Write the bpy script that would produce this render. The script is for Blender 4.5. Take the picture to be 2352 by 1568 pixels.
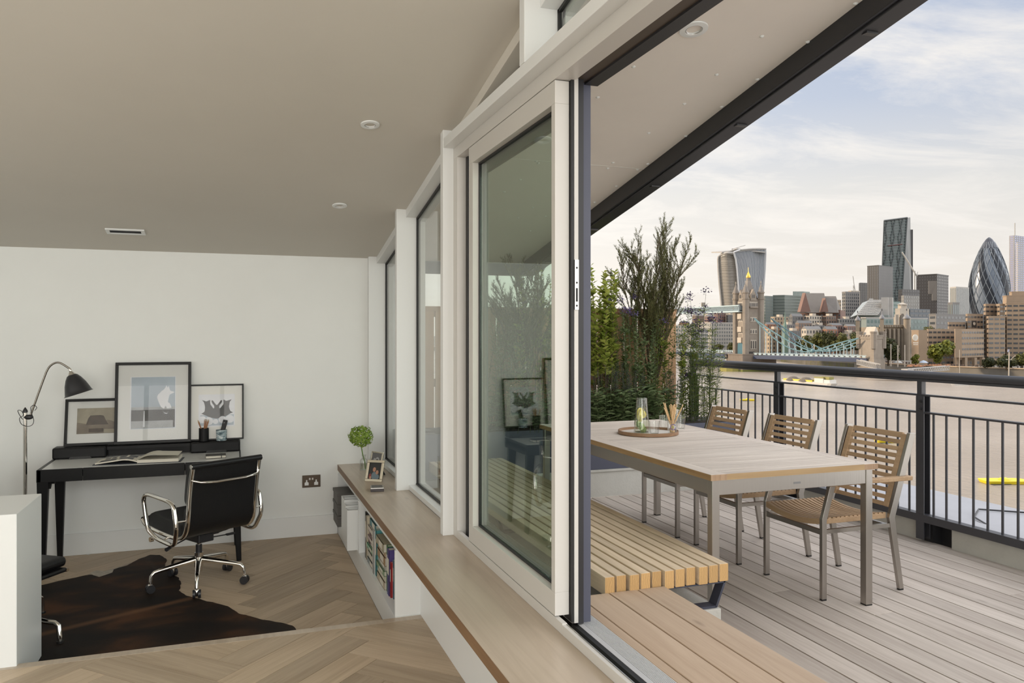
import bpy, math, random
from mathutils import Vector, Matrix, noise
for o in list(bpy.data.objects): bpy.data.objects.remove(o, do_unlink=True)
SC = bpy.context.scene; COL = SC.collection
PI = math.pi; rad = math.radians
# ------------------------------------------------------------ camera
H = 1.41; FPX = 1798.0; YAW = rad(19.48); HY = 767.0
cd = bpy.data.cameras.new('camera'); cam = bpy.data.objects.new('camera', cd); COL.objects.link(cam)
cam.location = (0, 0, H); cam.rotation_euler = (PI / 2, 0, -YAW)
cd.sensor_width = 36; cd.lens = 36 * FPX / 2352; cd.shift_y = (HY - 784) / 2352
cd.clip_start = .05; cd.clip_end = 9000
SC.camera = cam
vs = SC.view_settings; vs.view_transform = 'Standard'; vs.look = 'None'; vs.gamma = 1; vs.use_curve_mapping = False
vs.exposure = 0.0
# ------------------------------------------------------------ sky
SUN_AZ, SUN_EL = rad(-56), rad(20)
SUND = Vector((math.sin(SUN_AZ) * math.cos(SUN_EL), math.cos(SUN_AZ) * math.cos(SUN_EL), math.sin(SUN_EL)))
W = bpy.data.worlds.new('World'); SC.world = W; W.use_nodes = True
NT = W.node_tree; NT.nodes.clear()
def nn(nt, t, **k):
    n = nt.nodes.new(t)
    for a, b in k.items():
        if a.startswith('i_'): n.inputs[a[2:].replace('_', ' ')].default_value = b
        elif a[0] == 'n' and a[1:].isdigit(): n.inputs[int(a[1:])].default_value = b
        else: setattr(n, a, b)
    return n
def ramp(nt, stops, interp='LINEAR'):
    r = nt.nodes.new('ShaderNodeValToRGB'); r.color_ramp.interpolation = interp
    e = r.color_ramp.elements
    while len(e) < len(stops): e.new(.5)
    for q, (p, c) in zip(e, stops): q.position = p; q.color = (*c, 1) if len(c) == 3 else c
    return r
def build_sky():
    L = NT.links.new
    tc = nn(NT, 'ShaderNodeTexCoord'); sep = nn(NT, 'ShaderNodeSeparateXYZ'); L(tc.outputs['Generated'], sep.inputs[0])
    base = ramp(NT, [(0, (.84, .775, .70)), (.08, (.86, .815, .755)), (.17, (.75, .745, .73)), (.27, (.49, .56, .69)), (.40, (.37, .46, .64)), (1, (.30, .39, .58))])
    L(sep.outputs[2], base.inputs[0])
    # clouds projected on a high flat layer
    ad = nn(NT, 'ShaderNodeMath', operation='ADD', n1=.10); L(sep.outputs[2], ad.inputs[0])
    mx = nn(NT, 'ShaderNodeMath', operation='MAXIMUM', n1=.03); L(ad.outputs[0], mx.inputs[0])
    dv = nn(NT, 'ShaderNodeVectorMath', operation='DIVIDE'); cb = nn(NT, 'ShaderNodeCombineXYZ')
    for i in range(3): L(mx.outputs[0], cb.inputs[i])
    L(tc.outputs['Generated'], dv.inputs[0]); L(cb.outputs[0], dv.inputs[1])
    mp = nn(NT, 'ShaderNodeMapping'); L(dv.outputs[0], mp.inputs[0]); mp.inputs['Scale'].default_value = (1.0, 1.7, .001); mp.inputs['Rotation'].default_value = (0, 0, rad(20))
    mp.inputs['Location'].default_value = (2.2, 1.1, 0)
    n1 = nn(NT, 'ShaderNodeTexNoise', i_Scale=1.1, i_Detail=9.0, i_Roughness=.62, i_Distortion=.5); L(mp.outputs[0], n1.inputs['Vector'])
    cr = ramp(NT, [(.46, (0, 0, 0)), (.68, (.85, .85, .85))]); L(n1.outputs[0], cr.inputs[0])
    mix = nn(NT, 'ShaderNodeMix', data_type='RGBA'); L(cr.outputs[0], mix.inputs[0]); L(base.outputs[0], mix.inputs[6])
    mix.inputs[7].default_value = (.93, .89, .84, 1)
    # broad glow round the hazy sun
    sv = nn(NT, 'ShaderNodeVectorMath', operation='DOT_PRODUCT'); L(tc.outputs['Generated'], sv.inputs[0]); sv.inputs[1].default_value = SUND
    m0 = nn(NT, 'ShaderNodeMath', operation='MULTIPLY_ADD', n1=.5, n2=.5); L(sv.outputs['Value'], m0.inputs[0])
    pw = nn(NT, 'ShaderNodeMath', operation='POWER', n1=3.5); L(m0.outputs[0], pw.inputs[0])
    gl = nn(NT, 'ShaderNodeMix', data_type='RGBA', blend_type='ADD'); gl.inputs[7].default_value = (.95, .86, .72, 1)
    L(pw.outputs[0], gl.inputs[0]); L(mix.outputs[2], gl.inputs[6])
    bg = nn(NT, 'ShaderNodeBackground'); bg.inputs[1].default_value = 1.0; L(gl.outputs[2], bg.inputs[0])
    out = nn(NT, 'ShaderNodeOutputWorld'); L(bg.outputs[0], out.inputs[0])
build_sky()
sl = bpy.data.lights.new('sun', 'SUN'); sl.energy = 4.2; sl.color = (1, .80, .58); sl.angle = rad(3)
so = bpy.data.objects.new('sun', sl); COL.objects.link(so); so.rotation_euler = (-SUND).to_track_quat('-Z', 'Y').to_euler()
# fill lamps added outside unseen openings to brighten the room
def area(name, loc, rot, sx, sy, e, col=(1, .97, .92)):
    l = bpy.data.lights.new(name, 'AREA'); l.shape = 'RECTANGLE'; l.size = sx; l.size_y = sy; l.energy = e; l.color = col
    o = bpy.data.objects.new(name, l); COL.objects.link(o); o.location = loc; o.rotation_euler = rot
    return o
area('rear_window_fill', (-.9, -3.80, 1.85), (PI / 2, 0, 0), 4.2, 2.9, 185, (1, .96, .9))
area('side_fill', (-3.80, 1.2, 1.2), (PI / 2, 0, -PI / 2), 7.0, 2.2, 26, (1, .96, .91))
area('bay_window_fill', (1.42, -1.65, 1.75), (PI / 2, 0, PI / 2), 3.8, 2.6, 270, (.93, .97, 1))
# second wide sun added as soft fill on the terrace and room
s2 = bpy.data.lights.new('fill_sun', 'SUN'); s2.energy = 3.5; s2.color = (1, .97, .93); s2.angle = rad(110)
o2 = bpy.data.objects.new('fill_sun', s2); COL.objects.link(o2); o2.rotation_euler = Vector((-.62, .42, -.66)).to_track_quat('-Z', 'Y').to_euler()
# ------------------------------------------------------------ helpers
def ray(u, v):
    s, c = math.sin(YAW), math.cos(YAW); a = (u - 1176) / FPX
    return Vector((s + a * c, c - a * s, (HY - v) / FPX))
def P(u, v, d):               # surveyed point: picture direction and its distance along the view axis
    return Vector((0, 0, H)) + ray(u, v) * d
def PZ(u, v, z):
    r = ray(u, v); return Vector((0, 0, H)) + r * ((z - H) / r.z)
class MB:
    def __init__(s): s.v = []; s.f = []; s.x = None
    def add(s, vs, fs):
        b = len(s.v); s.v += [tuple(p) for p in vs]; s.f += [tuple(b + i for i in f) for f in fs]; return s
    def box(s, x0, x1, y0, y1, z0, z1):
        return s.add([(x, y, z) for z in (z0, z1) for y in (y0, y1) for x in (x0, x1)],
                     [(0, 2, 3, 1), (4, 5, 7, 6), (0, 1, 5, 4), (2, 6, 7, 3), (0, 4, 6, 2), (1, 3, 7, 5)])
    def bar(s, p0, p1, w, h, up=(0, 0, 1), w1=None, h1=None):
        p0, p1 = Vector(p0), Vector(p1); d = (p1 - p0).normalized(); up = Vector(up)
        if abs(d.dot(up)) > .98: up = Vector((0, 1, 0))
        a = d.cross(up).normalized(); b = a.cross(d)
        w1 = w if w1 is None else w1; h1 = h if h1 is None else h1
        q = []
        for p, ww, hh in ((p0, w, h), (p1, w1, h1)):
            for i, j in ((-1, -1), (1, -1), (1, 1), (-1, 1)): q.append(p + a * (i * ww / 2) + b * (j * hh / 2))
        return s.add(q, [(0, 1, 2, 3), (7, 6, 5, 4), (0, 4, 5, 1), (1, 5, 6, 2), (2, 6, 7, 3), (3, 7, 4, 0)])
    def tube(s, pts, r, n=8, closed=False, flat=1.0, up=(0, 0, 1)):
        pts = [Vector(p) for p in pts]; m = len(pts); rs = r if isinstance(r, (list, tuple)) else [r] * m
        b0 = len(s.v); prev = None
        for i, p in enumerate(pts):
            if closed: t = pts[(i + 1) % m] - pts[i - 1]
            else: t = pts[min(i + 1, m - 1)] - pts[max(i - 1, 0)]
            t.normalize()
            if prev is None:
                u = Vector(up)
                if abs(u.dot(t)) > .95: u = Vector((1, 0, 0)) if abs(t.x) < .9 else Vector((0, 1, 0))
                a = t.cross(u).normalized()
            else: a = (prev - t * prev.dot(t)).normalized()
            prev = a; b = t.cross(a)
            for k in range(n):
                g = 2 * PI * k / n; s.v.append(tuple(p + a * (math.cos(g) * rs[i]) + b * (math.sin(g) * rs[i] * flat)))
        for i in range(m if closed else m - 1):
            for k in range(n):
                j = (i + 1) % m
                s.f.append((b0 + i * n + k, b0 + i * n + (k + 1) % n, b0 + j * n + (k + 1) % n, b0 + j * n + k))
        if not closed:
            s.f.append(tuple(b0 + k for k in range(n))[::-1]); s.f.append(tuple(b0 + (m - 1) * n + k for k in range(n)))
        return s
    def lathe(s, prof, n=24, c=(0, 0, 0), M=None, cap=True):
        b0 = len(s.v); c = Vector(c)
        for r, z in prof:
            for k in range(n):
                g = 2 * PI * k / n; p = Vector((r * math.cos(g), r * math.sin(g), z))
                if M: p = M @ p
                s.v.append(tuple(p + c))
        for i in range(len(prof) - 1):
            for k in range(n): s.f.append((b0 + i * n + k, b0 + i * n + (k + 1) % n, b0 + (i + 1) * n + (k + 1) % n, b0 + (i + 1) * n + k))
        if cap:
            s.f.append(tuple(b0 + k for k in range(n))[::-1]); s.f.append(tuple(b0 + (len(prof) - 1) * n + k for k in range(n)))
        return s
    def prism(s, poly, z0, z1, top=None):
        n = len(poly); t = top or poly
        return s.add([(x, y, z0) for x, y in poly] + [(x, y, z1) for x, y in t],
                     [tuple(range(n))[::-1], tuple(range(n, 2 * n))] + [(i, (i + 1) % n, n + (i + 1) % n, n + i) for i in range(n)])
    def ext(s, poly, d):          # 3-D polygon extruded by vector d
        n = len(poly); d = Vector(d); poly = [Vector(p) for p in poly]
        return s.add(poly + [p + d for p in poly], [tuple(range(n))[::-1], tuple(range(n, 2 * n))] + [(i, (i + 1) % n, n + (i + 1) % n, n + i) for i in range(n)])
    def ell(s, c, r, nu=10, nv=7, M=None):
        b0 = len(s.v); c = Vector(c)
        for i in range(nv + 1):
            th = PI * i / nv
            for k in range(nu):
                g = 2 * PI * k / nu; p = Vector((r[0] * math.sin(th) * math.cos(g), r[1] * math.sin(th) * math.sin(g), r[2] * math.cos(th)))
                if M: p = M @ p
                s.v.append(tuple(p + c))
        for i in range(nv):
            for k in range(nu): s.f.append((b0 + i * nu + k, b0 + (i + 1) * nu + k, b0 + (i + 1) * nu + (k + 1) % nu, b0 + i * nu + (k + 1) % nu))
        return s
    def grid(s, fn, nu, nv, wrap=False):
        b0 = len(s.v)
        for j in range(nv + 1):
            for i in range(nu + 1): s.v.append(tuple(fn(i / nu, j / nv)))
        for j in range(nv):
            for i in range(nu):
                a = b0 + j * (nu + 1) + i; s.f.append((a, a + 1, a + nu + 2, a + nu + 1))
        return s
    def slab(s, fn, nrm, t, nu, nv):   # thick curved sheet
        g = [[Vector(fn(i / nu, j / nv)) for i in range(nu + 1)] for j in range(nv + 1)]; b0 = len(s.v); N = (nu + 1) * (nv + 1)
        for row in g:
            for p in row: s.v.append(tuple(p))
        for j, row in enumerate(g):
            for i, p in enumerate(row): s.v.append(tuple(p + Vector(nrm(i / nu, j / nv)) * t))
        I = lambda i, j: b0 + j * (nu + 1) + i
        for j in range(nv):
            for i in range(nu):
                s.f.append((I(i, j), I(i, j + 1), I(i + 1, j + 1), I(i + 1, j))); s.f.append(tuple(N + q for q in (I(i, j), I(i + 1, j), I(i + 1, j + 1), I(i, j + 1))))
        for i in range(nu):
            for j in (0, nv): a, b = I(i, j), I(i + 1, j); s.f.append((a, b, b + N, a + N) if j == 0 else (b, a, a + N, b + N))
        for j in range(nv):
            for i in (0, nu): a, b = I(i, j), I(i, j + 1); s.f.append((b, a, a + N, b + N) if i == 0 else (a, b, b + N, a + N))
        return s
    def mesh(s, name, mat, smooth=0, fix=True):
        me = bpy.data.meshes.new(name); me.from_pydata(s.v, [], s.f)
        if fix and len(s.f) < 60000:
            import bmesh
            b = bmesh.new(); b.from_mesh(me); bmesh.ops.recalc_face_normals(b, faces=b.faces); b.to_mesh(me); b.free()
        if mat: me.materials.append(mat)
        if smooth:
            me.shade_smooth(); me.set_sharp_from_angle(angle=rad(smooth))
        me.update(); return me
def smooth_path(pts, k=5):
    pts = [Vector(p) for p in pts]; out = []
    for i in range(len(pts) - 1):
        a, b, c, d = pts[max(i - 1, 0)], pts[i], pts[i + 1], pts[min(i + 2, len(pts) - 1)]
        for j in range(k):
            t = j / k; out.append(.5 * (2 * b + (c - a) * t + (2 * a - 5 * b + 4 * c - d) * t * t + (3 * b - a - 3 * c + d) * t ** 3))
    return out + [pts[-1]]
def link(name, me, parent=None, loc=None, rz=None, bevel=0):
    o = bpy.data.objects.new(name, me); COL.objects.link(o)
    if parent: o.parent = parent
    if loc is not None: o.location = loc
    if rz is not None: o.rotation_euler = (0, 0, rz)
    if bevel:
        m = o.modifiers.new('b', 'BEVEL'); m.width = bevel; m.segments = 2; m.limit_method = 'ANGLE'
    return o
def tag(o, label=None, cat=None, group=None, kind=None):
    if label: o['label'] = label
    if cat: o['category'] = cat
    if group: o['group'] = group
    if kind: o['kind'] = kind
    return o
def thing(name, label, cat, loc=(0, 0, 0), rz=0, group=None, kind=None):
    o = bpy.data.objects.new(name, None); COL.objects.link(o); o.location = loc; o.rotation_euler = (0, 0, rz); o.empty_display_size = .1
    return tag(o, label, cat, group, kind)
def part(par, name, mb, mat, smooth=0, bevel=0, world=False, label=None, stuff=False, fix=True):
    """mesh child; world=True when the builder holds scene coordinates"""
    if world:
        ch = []; p = par
        while p: ch.append(p); p = p.parent
        M = Matrix.Identity(4)
        for q in reversed(ch): M = M @ (Matrix.Translation(q.location) @ q.rotation_euler.to_matrix().to_4x4())
        I = M.inverted(); mb.v = [tuple(I @ Vector(p)) for p in mb.v]
    o = link(name, mb.mesh(name, mat, smooth, fix), par, bevel=bevel)
    if label: o['label'] = label
    if stuff: o['kind'] = 'stuff'
    return o
def solo(name, mb, mat, label=None, cat=None, group=None, kind=None, smooth=0, bevel=0, fix=True):
    n = len(mb.v); c = Vector((sum(p[0] for p in mb.v) / n, sum(p[1] for p in mb.v) / n, min(p[2] for p in mb.v)))
    mb.v = [(p[0] - c.x, p[1] - c.y, p[2] - c.z) for p in mb.v]
    o = link(name, mb.mesh(name, mat, smooth, fix), None, c, bevel=bevel)
    return tag(o, label, cat, group, kind)
def struct(name, mb, mat, smooth=0, bevel=0, label=None): return solo(name, mb, mat, label, None, None, 'structure', smooth, bevel)
def kids(o): return [c for c in bpy.data.objects if c.parent == o]
def copy_tree(o, loc, rz=None, label=None, group=None):
    def rec(a, p):
        c = a.copy(); COL.objects.link(c); c.parent = p
        for k in a.children: rec(k, c)
        return c
    bpy.context.view_layer.update()
    r = rec(o, None); r.location = loc
    if rz is not None: r.rotation_euler = (0, 0, rz)
    if label: r['label'] = label
    if group: r['group'] = group
    return r
# ------------------------------------------------------------ materials
def mk(name):
    m = bpy.data.materials.new(name); m.use_nodes = True; nt = m.node_tree
    b = nt.nodes['Principled BSDF']; return m, nt, b
def pm(name, col, rough=.5, metal=0, spec=.5, coat=0, nz=None, bump=None, emit=None, mapsc=(1, 1, 1)):
    """plain material; nz=(scale, amount) tonal variation, bump=(scale, strength)"""
    m, nt, b = mk(name); L = nt.links.new
    b.inputs['Base Color'].default_value = (*col, 1); b.inputs['Roughness'].default_value = rough; b.inputs['Metallic'].default_value = metal
    b.inputs['Specular IOR Level'].default_value = spec; b.inputs['Coat Weight'].default_value = coat
    if nz or bump:
        tc = nn(nt, 'ShaderNodeTexCoord'); mp = nn(nt, 'ShaderNodeMapping'); mp.inputs['Scale'].default_value = mapsc; L(tc.outputs['Object'], mp.inputs[0])
    if nz:
        t = nn(nt, 'ShaderNodeTexNoise', i_Scale=nz[0], i_Detail=6.0, i_Roughness=.6); L(mp.outputs[0], t.inputs['Vector'])
        a = nz[1]; r = ramp(nt, [(.3, tuple(c * (1 - a) for c in col)), (.7, tuple(min(1, c * (1 + a)) for c in col))]); L(t.outputs[0], r.inputs[0]); L(r.outputs[0], b.inputs['Base Color'])
    if bump:
        t = nn(nt, 'ShaderNodeTexNoise', i_Scale=bump[0], i_Detail=4.0); L(mp.outputs[0], t.inputs['Vector'])
        bb = nn(nt, 'ShaderNodeBump', i_Strength=bump[1], i_Distance=.01); L(t.outputs[0], bb.inputs['Height']); L(bb.outputs[0], b.inputs['Normal'])
    if emit: b.inputs['Emission Color'].default_value = (*emit[0], 1); b.inputs['Emission Strength'].default_value = emit[1]
    return m
def wood(name, ca, cb, axis='Y', sc=1.0, rough=.55, var=.12, spec=.35, knots=.0, endc=None):
    """planed timber: long streaks along one axis, slow tonal drift, a few knots, a different tone for every board"""
    m, nt, b = mk(name); L = nt.links.new
    tc = nn(nt, 'ShaderNodeTexCoord'); oi = nn(nt, 'ShaderNodeObjectInfo')
    of = nn(nt, 'ShaderNodeVectorMath', operation='SCALE'); of.inputs[0].default_value = (37, 91, 53); L(oi.outputs['Random'], of.inputs['Scale'])
    ad = nn(nt, 'ShaderNodeVectorMath', operation='ADD'); L(tc.outputs['Object'], ad.inputs[0]); L(of.outputs[0], ad.inputs[1])
    mp = nn(nt, 'ShaderNodeMapping'); i = 'XYZ'.index(axis); s = [34 * sc] * 3; s[i] = 1.5 * sc; mp.inputs['Scale'].default_value = s; L(ad.outputs[0], mp.inputs[0])
    t = nn(nt, 'ShaderNodeTexNoise', i_Scale=1.0, i_Detail=8.0, i_Roughness=.68, i_Distortion=.8); L(mp.outputs[0], t.inputs['Vector'])
    mp2 = nn(nt, 'ShaderNodeMapping'); s2 = [5 * sc] * 3; s2[i] = .8 * sc; mp2.inputs['Scale'].default_value = s2; L(ad.outputs[0], mp2.inputs[0])
    t2 = nn(nt, 'ShaderNodeTexNoise', i_Scale=1.0, i_Detail=3.0); L(mp2.outputs[0], t2.inputs['Vector'])
    mxx = nn(nt, 'ShaderNodeMix', data_type='FLOAT'); mxx.inputs[0].default_value = .45; L(t.outputs[0], mxx.inputs[2]); L(t2.outputs[0], mxx.inputs[3])
    r = ramp(nt, [(.36, cb), (.60, ca)]); L(mxx.outputs[0], r.inputs[0])
    if endc:      # end grain on the sawn faces across the axis
        se = nn(nt, 'ShaderNodeSeparateXYZ'); L(tc.outputs['Normal'], se.inputs[0]); ae = nn(nt, 'ShaderNodeMath', operation='ABSOLUTE'); L(se.outputs[i], ae.inputs[0]); st_ = nn(nt, 'ShaderNodeMath', operation='GREATER_THAN', n1=.8); L(ae.outputs[0], st_.inputs[0])
        wv = nn(nt, 'ShaderNodeTexWave', i_Scale=38.0, i_Distortion=6.0, i_Detail=3.0); L(ad.outputs[0], wv.inputs['Vector']); er = ramp(nt, [(.2, tuple(c * .80 for c in endc)), (.8, endc)]); L(wv.outputs[0], er.inputs[0])
        em = nn(nt, 'ShaderNodeMix', data_type='RGBA'); L(st_.outputs[0], em.inputs[0]); L(r.outputs[0], em.inputs[6]); L(er.outputs[0], em.inputs[7]); rr = em.outputs[2]
    else: rr = r.outputs[0]
    hs = nn(nt, 'ShaderNodeHueSaturation'); L(rr, hs.inputs['Color'])
    mr = nn(nt, 'ShaderNodeMapRange'); mr.inputs[3].default_value = 1 - var; mr.inputs[4].default_value = 1 + var; L(oi.outputs['Random'], mr.inputs[0]); L(mr.outputs[0], hs.inputs['Value'])
    if knots:
        v = nn(nt, 'ShaderNodeTexVoronoi', i_Scale=1.0); mp3 = nn(nt, 'ShaderNodeMapping'); s3 = [7 * sc] * 3; s3[i] = 2.2 * sc; mp3.inputs['Scale'].default_value = s3
        L(ad.outputs[0], mp3.inputs[0]); L(mp3.outputs[0], v.inputs['Vector'])
        kr = ramp(nt, [(.03, (1, 1, 1)), (.09, (0, 0, 0))]); L(v.outputs['Distance'], kr.inputs[0])
        km = nn(nt, 'ShaderNodeMix', data_type='RGBA'); km.inputs[7].default_value = tuple(c * .45 for c in cb) + (1,)
        sc_ = nn(nt, 'ShaderNodeMath', operation='MULTIPLY', n1=knots); L(kr.outputs[0], sc_.inputs[0]); L(sc_.outputs[0], km.inputs[0]); L(hs.outputs[0], km.inputs[6]); L(km.outputs[2], b.inputs['Base Color'])
    else: L(hs.outputs[0], b.inputs['Base Color'])
    bb = nn(nt, 'ShaderNodeBump', i_Strength=.12, i_Distance=.004); L(t.outputs[0], bb.inputs['Height']); L(bb.outputs[0], b.inputs['Normal'])
    b.inputs['Roughness'].default_value = rough; b.inputs['Specular IOR Level'].default_value = spec
    return m
def glass(name, tint=(.80, .90, .84), refl=1.0, rough=0.0):
    """pane: clear tinted transmission plus mirror reflection by angle"""
    m = bpy.data.materials.new(name); m.use_nodes = True; nt = m.node_tree; nt.nodes.clear(); L = nt.links.new
    tr = nn(nt, 'ShaderNodeBsdfTransparent'); tr.inputs[0].default_value = (*tint, 1); g = nn(nt, 'ShaderNodeBsdfGlossy'); g.inputs['Roughness'].default_value = rough
    fr = nn(nt, 'ShaderNodeFresnel'); ge = nn(nt, 'ShaderNodeNewGeometry'); mr = nn(nt, 'ShaderNodeMapRange'); mr.inputs[3].default_value = 1.5; mr.inputs[4].default_value = 1 / 1.5; L(ge.outputs['Backfacing'], mr.inputs[0]); L(mr.outputs[0], fr.inputs[0]); mu = nn(nt, 'ShaderNodeMath', operation='MULTIPLY', n1=refl, use_clamp=True); L(fr.outputs[0], mu.inputs[0])
    mx = nn(nt, 'ShaderNodeMixShader'); L(mu.outputs[0], mx.inputs[0]); L(tr.outputs[0], mx.inputs[1]); L(g.outputs[0], mx.inputs[2])
    o = nn(nt, 'ShaderNodeOutputMaterial'); L(mx.outputs[0], o.inputs[0]); return m
def leafm(name, col, col2, tr=.35):
    m, nt, b = mk(name); L = nt.links.new
    g = nn(nt, 'ShaderNodeNewGeometry'); r = ramp(nt, [(0, col), (1, col2)]); L(g.outputs['Random Per Island'], r.inputs[0]); L(r.outputs[0], b.inputs['Base Color'])
    b.inputs['Roughness'].default_value = .5; b.inputs['Specular IOR Level'].default_value = .3
    t = nn(nt, 'ShaderNodeBsdfTranslucent'); L(r.outputs[0], t.inputs[0]); mx = nn(nt, 'ShaderNodeMixShader'); mx.inputs[0].default_value = tr
    L(b.outputs[0], mx.inputs[1]); L(t.outputs[0], mx.inputs[2]); L(mx.outputs[0], nt.nodes['Material Output'].inputs[0]); return m
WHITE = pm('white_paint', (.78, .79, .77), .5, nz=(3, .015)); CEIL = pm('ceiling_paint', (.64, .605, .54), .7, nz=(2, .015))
TRIMW = pm('satin_white', (.76, .77, .76), .35); ALUW = pm('pale_lacquered_aluminium', (.58, .56, .525), .35, .0)
BLKR = pm('black_rubber', (.012, .012, .012), .5); CHR = pm('polished_chrome', (.80, .77, .73), .08, 1); STEEL = pm('brushed_steel', (.43, .405, .375), .30, 1, bump=(90, .05), mapsc=(1, 1, .05))
ALU = pm('aluminium', (.62, .61, .59), .28, 1); BLUE = pm('blue_grey_powder_coat', (.075, .08, .115), .45); BLKM = pm('black_metal', (.02, .02, .023), .4)
RAILM = pm('dark_grey_railing_paint', (.045, .045, .052), .38); LEATH = pm('black_leather', (.006, .006, .0068), .42, spec=.35, bump=(160, .12)); BLKW = pm('black_lacquer', (.006, .006, .0065), .4, spec=.25)
FLOORW = wood('oak_floor', (.52, .41, .295), (.37, .28, .19), 'Y', 1, .5, .17, .35, .4); LEDGEW = wood('oak_worktop', (.52, .43, .335), (.40, .32, .24), 'Y', .8, .3, .03, .5, .35)
LEDGEF = wood('oak_edge', (.25, .145, .075), (.16, .09, .045), 'Y', 1, .45, .05)
DECKW = wood('weathered_deck', (.50, .445, .395), (.35, .30, .26), 'Y', 1.0, .7, .11, .25, .35); STEPW = wood('cedar_step', (.50, .385, .285), (.39, .285, .20), 'Y', .8, .65, .06, .3, .4)
BENCHW = wood('larch_bench', (.68, .55, .40), (.50, .385, .26), 'Y', 1.2, .6, .1, .3, endc=(.56, .35, .15)); TEAKT = wood('silvered_teak', (.60, .53, .46), (.44, .375, .32), 'X', 1.2, .6, .07, .3)
TEAKE = wood('teak_edge', (.40, .25, .12), (.27, .155, .07), 'Y', 1.2, .55, .08); TEAKC = wood('teak_chair', (.44, .30, .18), (.31, .20, .11), 'Y', 1.6, .55, .1)
GLASS = glass('door_glass', (.80, .91, .84), 1.5); GLASW = glass('window_glass', (.93, .965, .95), 1.2); GLASC = glass('clear_glass', (.985, .99, .985), 1.6)
CONC = pm('pale_render', (.50, .49, .45), .8, nz=(6, .06), bump=(60, .2))
# ============================================================ room shell
YB = 6.63
def cz(y): return 2.049 + .181 * (YB - y)
LF, PF, LEDGE = -.246, -.103, .325
GROUTF = pm('floor_joint', (.10, .07, .045), .8)
def clip(poly, x0, x1, y0, y1):
    for ax, lim, sg in ((0, x0, 1), (0, x1, -1), (1, y0, 1), (1, y1, -1)):
        out = []
        for i in range(len(poly)):
            a, b = poly[i], poly[(i + 1) % len(poly)]; da = (a[ax] - lim) * sg; db = (b[ax] - lim) * sg
            if da >= 0: out.append(a)
            if da * db < 0:
                t = da / (da - db); out.append((a[0] + (b[0] - a[0]) * t, a[1] + (b[1] - a[1]) * t))
        poly = out
        if len(poly) < 3: return []
    return poly
def herring(root, x0, x1, y0, y1, z, w, L, ox, oy):
    g = .0015; cs = math.cos(PI / 4)
    R = lambda p: (ox + (p[0] - p[1]) * cs, oy + (p[0] + p[1]) * cs)
    n = 0; N = round(L / w); rnd = random.Random(3)
    for k in range(-70, 71):
        for m_ in range(-5, 6):
            for hv in (0, 1):      # interlocking blocks on a square lattice of the block width
                x = k * w + 2 * L * m_
                q = (x, k * w, x + L, (k + 1) * w) if hv == 0 else (x, (k - 2 * N + 1) * w, x + w, (k - N + 1) * w)
                a = [(q[0] + g, q[1] + g), (q[2] - g, q[1] + g), (q[2] - g, q[3] - g), (q[0] + g, q[3] - g)]
                pl = clip([R(p) for p in a], x0, x1, y0, y1)
                if len(pl) < 3: continue
                A = abs(sum(pl[i][0] * pl[(i + 1) % len(pl)][1] - pl[(i + 1) % len(pl)][0] * pl[i][1] for i in range(len(pl)))) / 2
                if A < .0012: continue
                cx = sum(p[0] for p in pl) / len(pl); cy = sum(p[1] for p in pl) / len(pl)
                th = PI / 4 if hv else -PI / 4      # local Y runs along the block
                M = Matrix.Rotation(-th, 2); loc = [tuple(M @ Vector((p[0] - cx, p[1] - cy))) for p in pl]
                dz = rnd.uniform(-.0004, .0004); m = MB().prism(loc, -.014, dz)
                o = link('plank', m.mesh('plank', FLOORW), root, (cx - root.location.x, cy - root.location.y, z - root.location.z), th); n += 1
    return n
fl = struct('floor', MB().box(-3.6, 1.15, 4.10, YB + .1, LF - .12, LF - .014), GROUTF)
herring(fl, -2.2, .805, 4.14, YB, LF, .165, .825, .13, 5.2)
fl2 = struct('floor', MB().box(-3.6, 1.0, -3.7, 4.10, LF - .12, PF - .014).box(-3.6, 1.0, 4.10, 4.139, LF, PF - .014), GROUTF)
herring(fl2, -2.2, .943, 1.6, 4.085, PF, .165, .825, .04, 3.765)
part(fl2, 'nosing', MB().box(-3.6, .943, 4.087, 4.142, PF - .02, PF + .001), LEDGEW, world=True)
struct('wall_back', MB().box(-3.6, 1.30, YB, YB + .2, LF - .1, 2.4), WHITE)
wl = MB().box(-3.75, -3.6, -3.7, YB + .2, LF - .1, .1).box(-3.75, -3.6, -3.7, YB + .2, 2.3, 4.2).box(-3.75, -3.6, 4.7, YB + .2, .1, 2.3).box(-3.75, -3.6, -3.7, -2.3, .1, 2.3)  # unseen window opening added only to let the side fill lamp in
for y in (.0, 2.35): wl.box(-3.72, -3.63, y - .04, y + .04, .1, 2.3)
struct('wall_left', wl, WHITE)
wr = MB(); wr.box(-3.6, -3.0, -3.75, -3.6, LF, 4.2).box(1.2, 1.5, -3.75, -3.6, LF, 4.2).box(-3.0, 1.2, -3.75, -3.6, LF, .4).box(-3.0, 1.2, -3.75, -3.6, 3.3, 4.2)
for x in (-1.65, -.25): wr.box(x - .04, x + .04, -3.72, -3.64, .4, 3.3)
struct('wall_rear', wr, WHITE)
def slope(x0, x1, y0, y1, t0, t1):      # slab following the roof pitch between offsets t0..t1
    return [(x, y, cz(y) + t) for t in (t0, t1) for y in (y0, y1) for x in (x0, x1)], [(0, 2, 3, 1), (4, 5, 7, 6), (0, 1, 5, 4), (2, 6, 7, 3), (0, 4, 6, 2), (1, 3, 7, 5)]
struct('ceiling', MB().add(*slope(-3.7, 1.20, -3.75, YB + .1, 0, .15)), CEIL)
solo('overhanging_roof', MB().add(*slope(-3.8, 2.60, -3.75, 6.9, .16, .24)), BLKM, kind='structure')
b = MB().box(-3.6, .80, YB - .016, YB, LF, -.085); struct('baseboard_back', b, TRIMW, bevel=.002)
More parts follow.
